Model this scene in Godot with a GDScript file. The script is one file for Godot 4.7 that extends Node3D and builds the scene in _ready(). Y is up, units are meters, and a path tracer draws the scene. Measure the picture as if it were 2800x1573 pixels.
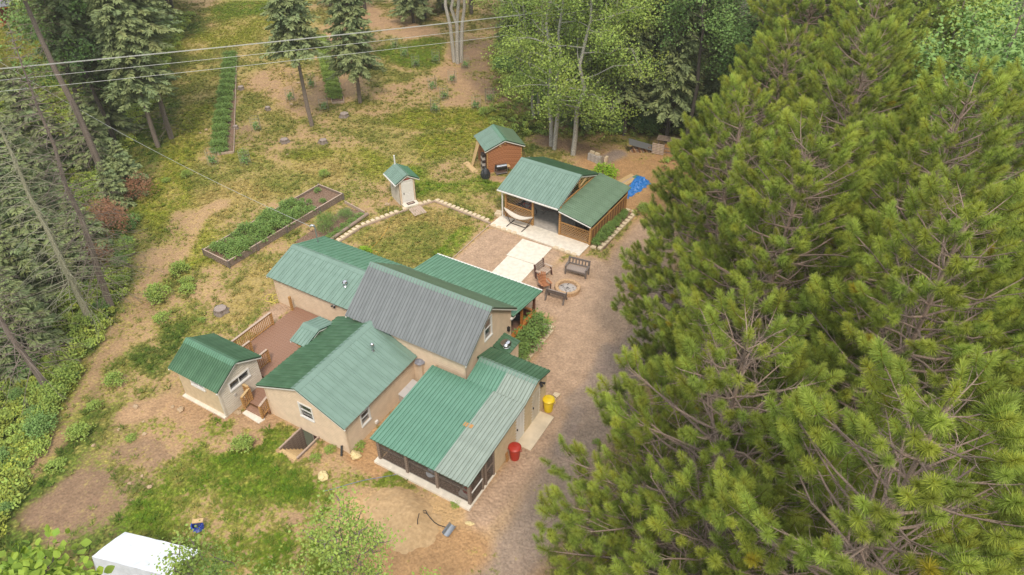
extends Node3D
# A homestead in a forest clearing, seen from the air.
# World: camera stands over the origin and looks along -z. House frame: u to the right along the house, v away from the viewer.

const PSI := deg_to_rad(30.1)
const ORIGIN := Vector3(-1.835, 0, -18.984)
const TEX := 1536
const AREA := Rect2(-62, -96, 82, 82)

var rng := RandomNumberGenerator.new()
var taken := {}
var boxes := {}
var mats := {}
var cover := PackedByteArray()      # grass cover of each ground pixel
var tint := PackedByteArray()       # grass colour of each ground pixel

# ------------------------------------------------------------------ helpers
class MB:
	var v := PackedVector3Array()
	var n := PackedVector3Array()
	var c := PackedColorArray()
	var uv := PackedVector2Array()
	var col := Color(-1, 0, 0)
	func tri(a: Vector3, b: Vector3, d: Vector3) -> void:
		var k := (b - a).cross(d - a).normalized()
		v.append(a); v.append(d); v.append(b)
		n.append(k); n.append(k); n.append(k)
		if col.r >= 0.0:
			c.append(col); c.append(col); c.append(col)
	func quad(a: Vector3, b: Vector3, d: Vector3, e: Vector3) -> void:
		tri(a, b, d); tri(a, d, e)
	func smooth(a: Vector3, b: Vector3, d: Vector3, na: Vector3, nb: Vector3, nd: Vector3) -> void:
		v.append(a); v.append(d); v.append(b)
		n.append(na); n.append(nd); n.append(nb)
		if col.r >= 0.0:
			c.append(col); c.append(col); c.append(col)
	func box(p: Vector3, s: Vector3, b := Basis()) -> void:
		var x := b.x * s.x * 0.5; var y := b.y * s.y * 0.5; var z := b.z * s.z * 0.5
		quad(p - x - y + z, p + x - y + z, p + x + y + z, p - x + y + z)
		quad(p + x - y - z, p - x - y - z, p - x + y - z, p + x + y - z)
		quad(p + x - y + z, p + x - y - z, p + x + y - z, p + x + y + z)
		quad(p - x - y - z, p - x - y + z, p - x + y + z, p - x + y - z)
		quad(p - x + y + z, p + x + y + z, p + x + y - z, p - x + y - z)
		quad(p - x - y - z, p + x - y - z, p + x - y + z, p - x - y + z)
	func bar(a: Vector3, b: Vector3, w: float, h: float) -> void:
		var z := (b - a).normalized()
		var x := Vector3.UP.cross(z)
		x = Vector3.RIGHT if x.length() < 0.01 else x.normalized()
		box((a + b) * 0.5, Vector3(w, h, a.distance_to(b)), Basis(x, z.cross(x), z))
	func tube(pts: Array, rad: Array, sides := 6, cap := true) -> void:
		var rings := []
		var dirs := []
		for i in pts.size():
			var t: Vector3 = (pts[mini(i + 1, pts.size() - 1)] - pts[maxi(i - 1, 0)]).normalized()
			var x := t.cross(Vector3(0.31, 0.2, 0.93)).normalized()
			var y := t.cross(x)
			var ring := []
			var dr := []
			for k in sides:
				var a := TAU * k / sides
				var d := x * cos(a) + y * sin(a)
				ring.append(pts[i] + d * rad[i]); dr.append(d)
			rings.append(ring); dirs.append(dr)
		for i in pts.size() - 1:
			for k in sides:
				var j := (k + 1) % sides
				smooth(rings[i][k], rings[i + 1][j], rings[i + 1][k], dirs[i][k], dirs[i + 1][j], dirs[i + 1][k])
				smooth(rings[i][k], rings[i][j], rings[i + 1][j], dirs[i][k], dirs[i][j], dirs[i + 1][j])
		if cap:
			for k in range(1, sides - 1):
				tri(rings[-1][0], rings[-1][k], rings[-1][k + 1])
				tri(rings[0][0], rings[0][k + 1], rings[0][k])
	func lathe(prof: Array, at := Vector3.ZERO, sides := 20) -> void:   # profile of (radius, height)
		for i in prof.size() - 1:
			var p: Vector2 = prof[i]; var q: Vector2 = prof[i + 1]
			var m := Vector2(q.y - p.y, p.x - q.x).normalized()
			for k in sides:
				var a := TAU * k / sides; var b := TAU * (k + 1) / sides
				var ca := Vector3(cos(a), 0, sin(a)); var cb := Vector3(cos(b), 0, sin(b))
				var na := ca * m.x + Vector3.UP * m.y; var nb := cb * m.x + Vector3.UP * m.y
				var p0 := at + ca * p.x + Vector3.UP * p.y; var p1 := at + cb * p.x + Vector3.UP * p.y
				var q0 := at + ca * q.x + Vector3.UP * q.y; var q1 := at + cb * q.x + Vector3.UP * q.y
				if p.x > 0.0001: smooth(p0, q1, p1, na, nb, nb)
				if q.x > 0.0001: smooth(p0, q0, q1, na, na, nb)
	func prism(poly: Array, y0: float, y1: float) -> void:     # outline of (x, z), walked so that the inside lies to the left seen from above
		var m := poly.size()
		for i in m:
			var a: Vector2 = poly[i]; var b: Vector2 = poly[(i + 1) % m]
			quad(Vector3(a.x, y0, a.y), Vector3(b.x, y0, b.y), Vector3(b.x, y1, b.y), Vector3(a.x, y1, a.y))
		for i in range(1, m - 1):
			tri(Vector3(poly[0].x, y1, poly[0].y), Vector3(poly[i].x, y1, poly[i].y), Vector3(poly[i + 1].x, y1, poly[i + 1].y))
			tri(Vector3(poly[0].x, y0, poly[0].y), Vector3(poly[i + 1].x, y0, poly[i + 1].y), Vector3(poly[i].x, y0, poly[i].y))
	func mesh() -> ArrayMesh:
		var a := []
		a.resize(Mesh.ARRAY_MAX)
		a[Mesh.ARRAY_VERTEX] = v
		a[Mesh.ARRAY_NORMAL] = n
		if c.size() == v.size(): a[Mesh.ARRAY_COLOR] = c
		if uv.size() == v.size(): a[Mesh.ARRAY_TEX_UV] = uv
		var m := ArrayMesh.new()
		m.add_surface_from_arrays(Mesh.PRIMITIVE_TRIANGLES, a)
		return m

func hw(u: float, v: float, h := 0.0) -> Vector3:
	return ORIGIN + Vector3(cos(PSI), 0, sin(PSI)) * u + Vector3(sin(PSI), 0, -cos(PSI)) * v + Vector3.UP * h

func L(u: float, v: float, h: float) -> Vector3:
	return Vector3(u, h, -v)

func numbered(called: String) -> String:
	var k: int = taken.get(called, 0)
	taken[called] = k + 1
	return called if k == 0 else "%s_%03d" % [called, k]

func meta(o: Node, label := "", category := "", group := "", kind := "") -> Node:
	if label: o.set_meta("label", label)
	if category: o.set_meta("category", category)
	if group: o.set_meta("group", group)
	if kind: o.set_meta("kind", kind)
	return o

func thing(called: String, label: String, category: String, at := Vector3.ZERO, turn := 0.0, group := "") -> Node3D:
	var o := Node3D.new()
	o.name = numbered(called)
	add_child(o)
	o.position = at
	o.rotation.y = turn
	meta(o, label, category, group)
	return o

func part(called: String, shape, m: Material, parent: Node = null, at := Vector3.ZERO, b := Basis()) -> MeshInstance3D:
	var o := MeshInstance3D.new()
	o.name = called if parent else numbered(called)
	o.mesh = shape.mesh() if shape is MB else shape
	o.material_override = m
	(parent if parent else self).add_child(o, true)
	o.transform = Transform3D(b, at)
	return o

func boxmesh(s: Vector3) -> Mesh:
	var k := "%.3f %.3f %.3f" % [s.x, s.y, s.z]
	if not boxes.has(k):
		var r := minf(0.008, minf(s.x, minf(s.y, s.z)) * 0.2)
		var mb := MB.new()
		var h := s * 0.5
		# box with chamfered edges
		for ax in 3:
			for sg in [-1.0, 1.0]:
				var e := [Vector3.RIGHT, Vector3.UP, Vector3.BACK]
				var nn: Vector3 = e[ax] * sg
				var t: Vector3 = e[(ax + 1) % 3] * sg
				var w: Vector3 = e[(ax + 2) % 3]
				var ht: float = h[(ax + 1) % 3] - r
				var hv: float = h[(ax + 2) % 3] - r
				var p := nn * h[ax]
				mb.quad(p - t * ht - w * hv, p + t * ht - w * hv, p + t * ht + w * hv, p - t * ht + w * hv)
		for ax in 3:
			var e := [Vector3.RIGHT, Vector3.UP, Vector3.BACK]
			var a: Vector3 = e[ax]
			var b1: Vector3 = e[(ax + 1) % 3]
			var c1: Vector3 = e[(ax + 2) % 3]
			var la: float = h[ax] - r
			for sb in [-1.0, 1.0]:
				for sc in [-1.0, 1.0]:
					var pb: Vector3 = b1 * (sb * h[(ax + 1) % 3]) + c1 * (sc * (h[(ax + 2) % 3] - r))
					var pc: Vector3 = b1 * (sb * (h[(ax + 1) % 3] - r)) + c1 * (sc * h[(ax + 2) % 3])
					if sb * sc > 0.0: mb.quad(pb - a * la, pb + a * la, pc + a * la, pc - a * la)
					else: mb.quad(pb + a * la, pb - a * la, pc - a * la, pc + a * la)
		boxes[k] = mb.mesh()
	return boxes[k]

func pbox(called: String, s: Vector3, at: Vector3, m: Material, parent: Node, b := Basis()) -> MeshInstance3D:
	return part(called, boxmesh(s), m, parent, at, b)

func pbar(called: String, a: Vector3, b: Vector3, w: float, h: float, m: Material, parent: Node) -> MeshInstance3D:
	var z := (b - a).normalized()
	var x := Vector3.UP.cross(z)
	x = Vector3.RIGHT if x.length() < 0.01 else x.normalized()
	return pbox(called, Vector3(w, h, a.distance_to(b)), (a + b) * 0.5, m, parent, Basis(x, z.cross(x), z))

# ------------------------------------------------------------------ materials
func P(r: float, g: float, b: float) -> Color:      # base colour of a surface that looks like this in open daylight
	var l := Color(r / 255.0, g / 255.0, b / 255.0).srgb_to_linear()
	return Color(l.r / 1.2, l.g / 1.2, l.b / 1.2).linear_to_srgb()

func noise(seed_: int, freq: float, oct := 4) -> FastNoiseLite:
	var f := FastNoiseLite.new()
	f.seed = seed_
	f.noise_type = FastNoiseLite.TYPE_SIMPLEX_SMOOTH
	f.frequency = freq
	f.fractal_octaves = oct
	return f

func ramp_tex(seed_: int, freq: float, a: Color, b: Color, size := 256, stretch := 1, oct := 4) -> ImageTexture:
	var im := noise(seed_, freq, oct).get_seamless_image(size, size)
	im.convert(Image.FORMAT_L8)
	if stretch > 1:
		im.resize(size, maxi(8, size / stretch), Image.INTERPOLATE_BILINEAR)
		var o := Image.create(size, size, false, Image.FORMAT_L8)
		for k in stretch: o.blit_rect(im, Rect2i(0, 0, size, size / stretch), Vector2i(0, k * (size / stretch)))
		im = o
	var d := im.get_data()
	var out := PackedByteArray()
	out.resize(size * size * 3)
	for i in size * size:
		var t := clampf((d[i] / 255.0 - 0.5) * 1.5 + 0.5, 0.0, 1.0)
		out[i * 3] = int(255.0 * lerpf(a.r, b.r, t)); out[i * 3 + 1] = int(255.0 * lerpf(a.g, b.g, t)); out[i * 3 + 2] = int(255.0 * lerpf(a.b, b.b, t))
	return ImageTexture.create_from_image(Image.create_from_data(size, size, false, Image.FORMAT_RGB8, out))

func plain(called: String, c: Color, rough := 0.8, metal := 0.0) -> StandardMaterial3D:
	var m := StandardMaterial3D.new()
	m.resource_name = called
	m.albedo_color = c
	m.roughness = rough
	m.metallic = metal
	mats[called] = m
	return m

func grained(called: String, c: Color, spread := 0.16, scale := 0.6, rough := 0.8, stretch := 1, freq := 0.02, local := true) -> StandardMaterial3D:
	var m := plain(called, Color.WHITE, rough)
	m.albedo_texture = ramp_tex(called.hash() % 10000, freq, c.darkened(spread), c.lightened(spread * 0.55), 256, stretch)
	m.uv1_triplanar = true
	m.uv1_world_triplanar = not local
	m.uv1_scale = Vector3(scale, scale, scale)
	return m

func leafy(called: String, c: Color, rough := 0.6, glow := 0.35) -> StandardMaterial3D:
	var m := plain(called, c, rough)
	m.vertex_color_use_as_albedo = true
	m.backlight_enabled = true
	m.backlight = Color(c.r * glow, c.g * glow, c.b * glow * 0.5)
	m.metallic_specular = 0.25
	return m

func make_materials() -> void:
	# painted steel roofing: greens with slope light and shade painted in, weather-chalked sheets, the grey sheets
	for r in [["roof_green", P(98, 146, 118), 0.08], ["roof_deep_green", P(76, 116, 84), 0.1], ["roof_faded", P(124, 153, 140), 0.05], ["roof_grey", P(124, 129, 131), 0.05], ["roof_new_green", P(106, 154, 132), 0.05], ["roof_chalky", P(156, 170, 160), 0.05], ["roof_olive", P(114, 140, 114), 0.07]]:  # roof_faded is green with daylight painted in, mostly for slopes towards the viewer
		var m := grained(r[0], r[1], r[2], 0.25, 0.38, 1, 0.012)
		m.metallic_specular = 0.5
	plain("trim_green", P(34, 72, 54), 0.45)
	plain("trim_white", P(240, 238, 234), 0.5)
	grained("siding", P(232, 208, 180), 0.05, 0.4, 0.65)
	grained("siding_pale", P(226, 216, 200), 0.05, 0.4, 0.65)
	grained("stucco", P(222, 200, 164), 0.06, 0.5, 0.85)
	grained("concrete", P(246, 236, 220), 0.07, 0.35, 0.9, 1, 0.03)
	grained("concrete_grey", P(196, 188, 180), 0.1, 0.4, 0.9, 1, 0.03)
	grained("concrete_stained", P(238, 220, 192), 0.1, 0.3, 0.9, 1, 0.012)
	grained("block", P(238, 216, 182), 0.12, 1.2, 0.95, 1, 0.05)
	grained("cedar", P(206, 148, 76), 0.3, 0.8, 0.7, 8)
	grained("cedar_dark", P(150, 92, 48), 0.3, 0.8, 0.7, 8)
	grained("orange_board", P(214, 132, 50), 0.2, 0.8, 0.6, 8)
	grained("redwood", P(122, 62, 38), 0.25, 0.8, 0.6, 8)
	grained("lumber", P(226, 190, 134), 0.16, 0.9, 0.75, 8)
	grained("grey_wood", P(150, 128, 112), 0.3, 0.8, 0.85, 8)
	grained("pale_wood", P(214, 188, 168), 0.2, 0.8, 0.85, 8)
	grained("bench_grey", P(128, 116, 110), 0.22, 1.0, 0.75, 8)
	grained("bench_slat", P(178, 160, 150), 0.2, 1.0, 0.8, 8)
	grained("bench_brown", P(96, 58, 50), 0.25, 1.0, 0.75, 8)
	grained("deck", P(168, 126, 102), 0.14, 0.7, 0.7, 8)
	grained("plywood", P(198, 128, 82), 0.2, 0.5, 0.75, 6)
	plain("black", P(34, 34, 36), 0.5)
	plain("black_plastic", P(52, 54, 58), 0.28)
	plain("dark_metal", P(82, 74, 76), 0.45, 0.5)
	plain("silver", Color(0.78, 0.78, 0.8), 0.22, 1.0)
	plain("galvanised", Color(0.72, 0.73, 0.75), 0.4, 0.9)
	plain("painted_steel", P(226, 226, 230), 0.35, 0.2)
	plain("yellow_plastic", P(246, 212, 30), 0.45)
	plain("red_plastic", P(186, 52, 34), 0.45)
	plain("blue_plastic", P(46, 76, 180), 0.4)
	grained("tarp_blue", P(40, 132, 226), 0.2, 0.8, 0.45, 1, 0.04)
	grained("tarp_white", P(226, 231, 240), 0.07, 0.5, 0.5, 1, 0.02)
	grained("rock", P(206, 176, 140), 0.22, 1.6, 0.9, 1, 0.04)
	grained("rock_yellow", P(240, 218, 160), 0.12, 1.6, 0.9, 1, 0.04)
	grained("stone", P(224, 180, 134), 0.26, 1.4, 0.95, 1, 0.04)
	grained("ash", P(206, 196, 190), 0.32, 2.4, 0.95, 1, 0.06)
	grained("sand", P(216, 178, 130), 0.12, 0.5, 0.95, 1, 0.03)
	grained("soil", P(140, 106, 82), 0.3, 0.7, 0.95, 1, 0.05)
	grained("charcoal", P(60, 54, 52), 0.3, 2.0, 0.95)
	plain("hose_yellow", P(232, 216, 96), 0.5)
	plain("cord_orange", P(224, 170, 70), 0.6)
	plain("hose_blue", P(120, 130, 160), 0.5)
	plain("rope", P(226, 218, 206), 0.9)
	plain("wire", P(206, 208, 206), 0.5, 0.3)
	plain("cage_wire", P(190, 196, 180), 0.5, 0.3)
	plain("mat_dark", P(96, 78, 76), 0.9)
	plain("sign_red", P(196, 66, 60), 0.6)
	plain("sign_dark", P(80, 30, 34), 0.6)
	plain("rust_patch", P(196, 146, 92), 0.9)
	plain("lamp_black", P(44, 42, 46), 0.4)
	grained("red_wall", P(168, 74, 56), 0.12, 0.4, 0.8)
	grained("shingle", P(146, 146, 156), 0.2, 1.0, 0.9)
	var glass := plain("glass", Color(0.32, 0.36, 0.4, 0.22), 0.04)
	glass.transparency = BaseMaterial3D.TRANSPARENCY_ALPHA
	var screen := plain("screen", Color(0.36, 0.34, 0.33, 0.25), 0.9)
	screen.transparency = BaseMaterial3D.TRANSPARENCY_ALPHA
	var netting := plain("netting", Color(0.62, 0.7, 0.62, 0.16), 0.9)
	netting.transparency = BaseMaterial3D.TRANSPARENCY_ALPHA
	grained("bark", P(152, 134, 122), 0.34, 1.2, 0.95, 6, 0.03, true)
	grained("bark_dark", P(84, 74, 66), 0.4, 1.0, 0.95, 6, 0.03, true)
	grained("bark_pine", P(182, 154, 136), 0.34, 1.6, 0.95, 5, 0.03, true)
	grained("bark_birch", P(226, 220, 208), 0.36, 1.2, 0.85, 1, 0.03, true)
	grained("lichen_wood", P(168, 166, 136), 0.25, 1.5, 0.95, 1, 0.03, true)
	leafy("needles_pine", Color(0.6, 0.66, 0.3), 0.5, 0.5)
	leafy("needles_spruce", Color(0.56, 0.61, 0.42), 0.7, 0.5)
	leafy("needles_dead", Color(0.62, 0.46, 0.36), 0.9, 0.2)
	leafy("leaf_birch", Color(0.6, 0.68, 0.34), 0.5, 0.8)
	leafy("leaf_dark", Color(0.5, 0.62, 0.35), 0.5, 0.7)
	leafy("leaf_bright", Color(0.55, 0.64, 0.26), 0.45, 0.6)
	leafy("leaf_garden", Color(0.48, 0.59, 0.31), 0.5, 0.5)
	leafy("leaf_lime", Color(0.56, 0.7, 0.2), 0.5, 0.5)
	var gr := leafy("grass", Color(1, 1, 1), 0.8, 0.2)
	gr.backlight_enabled = false

# ------------------------------------------------------------------ ground
const SOILS := [[190, 158, 120], [190, 161, 136], [192, 152, 110], [148, 122, 100], [162, 144, 132], [208, 172, 126], [102, 92, 60], [182, 160, 106], [184, 151, 117]]
const GRASSES := [[138, 140, 67], [116, 140, 43], [90, 110, 44], [170, 152, 88], [145, 150, 55]]
const STROKES := [
	[[-20.9,-15.7,-23.7,-20.7,-24.5,-24.0,-26.0,-29.4,-27.0,-34.4,-29.0,-40.4,-30.9,-48.0,-32.0,-57.7,-35.4,-70.5,-39.5,-87.0],4.00,6,2,0.75,1.0],
	[[-30.3,-22.8,-36.0,-34.4,-40.7,-48.0,-41.9,-61.5,-48.0,-81.7],14.00,6,2,0.70,1.0],
	[[-57.8,-80.4,-51.0,-76.9],6.00,0,4,0.80,1.0],
	[[9.2,-16.9,16.0,-22.8,23.2,-30.9,31.1,-42.8],9.00,6,0,0.35,1.0],
	[[16.9,-16.9,29.6,-30.9,47.0,-61.5],9.00,6,2,0.70,1.0],
	[[3.0,-70.5,8.1,-61.5,11.7,-59.2,19.6,-59.2,35.3,-65.8],6.00,6,2,0.35,1.0],
	[[4.4,-87.0,15.7,-75.8,39.5,-87.0],10.00,6,2,0.35,1.0],
	[[-29.0,-70.5,-27.6,-75.8,-28.1,-87.0],9.00,7,0,0.55,1.0],
	[[-34.2,-79.2,-31.7,-81.7,-30.6,-89.8],5.00,7,4,0.62,1.0],
	[[-34.7,-91.3,-30.0,-94.4],5.00,7,1,0.80,1.0],
	[[-27.0,-52.8,-29.6,-65.8,-31.1,-76.9],2.20,7,0,0.65,1.0],
	[[-25.1,-44.7,-27.0,-52.8,-28.9,-61.5],2.00,7,4,0.72,1.0],
	[[-17.5,-64.9,-17.1,-74.7,-20.1,-84.3,-18.3,-91.3],3.20,8,3,0.25,1.0],
	[[-16.2,-87.0,-10.6,-83.0,-6.1,-72.5,-3.5,-64.9],3.00,8,3,0.22,1.0],
	[[-4.1,-79.2,-3.0,-70.5,-0.7,-65.8],3.00,3,0,0.35,1.0],
	[[-12.7,-76.9,-9.6,-73.6,-9.4,-79.2],3.00,7,1,0.90,1.0],
	[[-13.4,-70.5,-10.0,-66.7],2.50,7,0,0.60,1.0],
	[[-12.0,-65.8,-7.2,-67.6,-2.7,-61.5],2.60,8,0,0.38,1.0],
	[[-6.7,-54.1,-3.7,-55.5,-1.3,-59.2,-4.9,-59.9,-9.1,-59.2],3.00,7,4,0.85,1.0],
	[[-14.7,-59.2,-11.1,-56.9,-9.0,-52.8],2.20,7,0,0.60,1.0],
	[[-22.8,-59.2,-18.3,-54.1,-15.0,-52.8],3.50,0,0,0.52,1.0],
	[[-25.2,-67.6,-23.8,-70.5,-20.1,-61.5],3.00,8,3,0.42,1.0],
	[[-26.3,-64.0,-23.0,-55.5],1.50,3,0,0.40,0.7],
	[[-8.1,-49.7,-6.6,-46.9,-4.1,-46.9,-2.0,-48.0],1.60,7,1,0.72,1.0],
	[[-5.7,-45.8,-2.7,-44.7],1.20,7,0,0.60,1.0],
	[[0.0,-59.2,2.4,-54.1,0.0,-52.8],2.00,7,2,0.60,1.0],
	[[2.2,-55.5,4.9,-54.1,6.6,-52.8],1.50,3,0,0.25,1.0],
	[[7.3,-50.9,9.3,-50.3,12.6,-50.9,14.3,-49.1],3.00,2,0,0.15,1.0],
	[[9.9,-46.9,11.9,-46.9,8.0,-44.7],3.00,2,0,0.22,1.0],
	[[7.4,-51.6,8.7,-52.8],1.00,4,2,0.15,1.0],
	[[-25.4,-59.2,-23.7,-62.3,-20.5,-57.7],2.50,7,0,0.68,0.7],
	[[-16.8,-51.6,-13.2,-52.8,-9.8,-49.7],2.20,7,4,0.70,0.8],
	[[-22.8,-52.8,-19.7,-50.3],1.60,7,4,0.70,0.7],
	[[-22.8,-42.8,-21.2,-45.8,-17.9,-48.0,-15.0,-49.7],3.20,7,3,0.62,1.0],
	[[-24.2,-49.7,-20.3,-50.3,-15.2,-46.9],2.20,7,0,0.62,1.0],
	[[-27.0,-46.9,-24.1,-42.8,-20.2,-38.3],2.50,7,4,0.66,1.0],
	[[-19.4,-35.9,-17.3,-35.1,-15.2,-32.6],2.00,0,0,0.48,1.0],
	[[-22.2,-38.3,-22.5,-42.8,-21.4,-44.7],1.20,0,3,0.35,1.0],
	[[-16.5,-32.3,-16.1,-34.7,-15.9,-36.6],1.40,7,3,0.55,1.0],
	[[-22.6,-20.9,-22.5,-23.4,-22.8,-27.3,-22.6,-29.8,-22.6,-32.3,-22.7,-34.7,-22.4,-36.4,-23.1,-40.0,-23.5,-43.2],1.30,8,0,0.36,0.8],
	[[-20.7,-30.9,-19.9,-27.9,-20.4,-26.3],1.80,0,0,0.42,1.0],
	[[-20.8,-29.1,-19.0,-27.6,-19.4,-30.9],1.00,7,2,0.70,1.0],
	[[-24.9,-27.9,-24.0,-29.1,-24.7,-32.3],1.20,6,2,0.80,1.0],
	[[-23.9,-22.8,-23.6,-25.5,-23.7,-27.6],1.00,6,4,0.75,1.0],
	[[-19.2,-24.5,-17.8,-25.0,-15.4,-24.0,-13.8,-23.8,-12.9,-24.2],1.10,8,0,0.20,1.0],
	[[-17.6,-23.3,-15.7,-22.8,-14.5,-23.5],1.10,8,1,0.38,1.0],
	[[-18.7,-21.7,-17.5,-22.2,-15.9,-20.7],1.00,3,0,0.36,0.7],
	[[-19.1,-19.9,-17.6,-19.5,-16.1,-18.7,-17.4,-18.0],1.70,3,2,0.30,0.8],
	[[-20.6,-18.7,-19.7,-20.1,-19.2,-17.8],1.40,3,2,0.35,1.0],
	[[-16.9,-16.9,-18.2,-16.2],1.40,6,2,0.50,1.0],
	[[-14.9,-20.7,-13.1,-21.3,-11.6,-22.2,-12.6,-19.7],2.00,0,1,0.80,1.0],
	[[-15.6,-18.7,-13.5,-18.7,-11.5,-19.3,-9.7,-20.3],2.00,0,1,0.74,1.0],
	[[-12.4,-17.3,-10.1,-17.8,-8.4,-18.7,-7.5,-20.1],2.20,0,1,0.60,1.0],
	[[-11.5,-16.2,-7.6,-16.6],2.40,0,1,0.55,1.0],
	[[-14.1,-22.4,-12.6,-22.8],0.80,8,0,0.20,1.0],
	[[-8.8,-18.3,-7.8,-19.1,-6.6,-19.9],1.40,8,1,0.36,1.0],
	[[-8.6,-21.3,-7.3,-20.9,-6.0,-20.1],1.30,0,1,0.45,1.0],
	[[-6.4,-18.3,-4.4,-18.0,-2.4,-18.0,-0.8,-17.6],2.00,5,0,-0.24,1.0],
	[[-5.3,-16.2,-3.0,-16.2,0.0,-16.2],2.00,2,0,0.14,1.0],
	[[-7.5,-21.7,-6.3,-20.9,-7.0,-22.2],0.60,2,0,0.10,1.0],
	[[-6.9,-21.9,-4.9,-25.4],0.70,2,0,-0.25,1.0],
	[[-0.7,-40.5,-3.5,-35.6],1.40,1,0,-0.30,1.0],
	[[-1.3,-41.0,-4.2,-36.0],0.65,1,0,-0.30,1.0],
	[[1.5,-38.8,-1.3,-33.9],2.20,1,0,-0.30,1.0],
	[[4.8,-36.5,1.7,-34.3,4.0,-33.0,6.3,-35.1,3.3,-29.9,2.4,-26.9],2.00,1,0,-0.30,1.0],
	[[3.0,-25.4,5.5,-28.6,7.1,-33.4,8.3,-37.4,10.2,-40.9],2.40,1,0,-0.27,1.0],
	[[2.3,-23.5,0.2,-20.1,-1.0,-18.5],1.30,1,0,-0.24,1.0],
	[[4.3,-24.7,2.6,-21.0,0.4,-17.7,-1.6,-15.4],1.60,0,0,0.10,1.0],
	[[9.9,-34.1,8.8,-31.3,6.3,-28.2,4.4,-24.6,2.5,-21.1,0.8,-17.5,-1.6,-14.2],1.70,4,2,0.10,0.8],
	[[5.4,-29.2,4.3,-26.4,3.2,-25.3],0.70,4,0,-0.50,0.6],
	[[3.3,-24.7,2.3,-22.1],0.50,4,0,0.12,0.8],
	[[9.4,-37.9,8.7,-34.8],0.60,4,0,-0.25,0.7],
	[[-2.0,-16.8,-3.6,-16.0,-1.7,-13.2],1.60,2,0,0.12,1.0],
	[[-14.7,-31.1,-13.8,-32.9],0.60,1,0,-0.25,1.0],
	[[-12.8,-24.0,-12.2,-24.0],0.70,8,0,-0.25,1.0],
	[[-3.7,-41.8,-6.1,-43.4,-8.0,-42.2,-9.5,-40.2],1.30,7,3,0.80,1.0],
	[[-6.5,-40.8,-5.6,-38.5,-8.2,-38.9],2.20,7,0,0.80,1.0],
	[[-3.2,-41.2,-4.6,-38.5],0.90,7,1,0.85,1.0],
	[[-1.9,-48.7,-0.9,-48.5],0.60,8,0,0.10,1.0]
]

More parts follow.
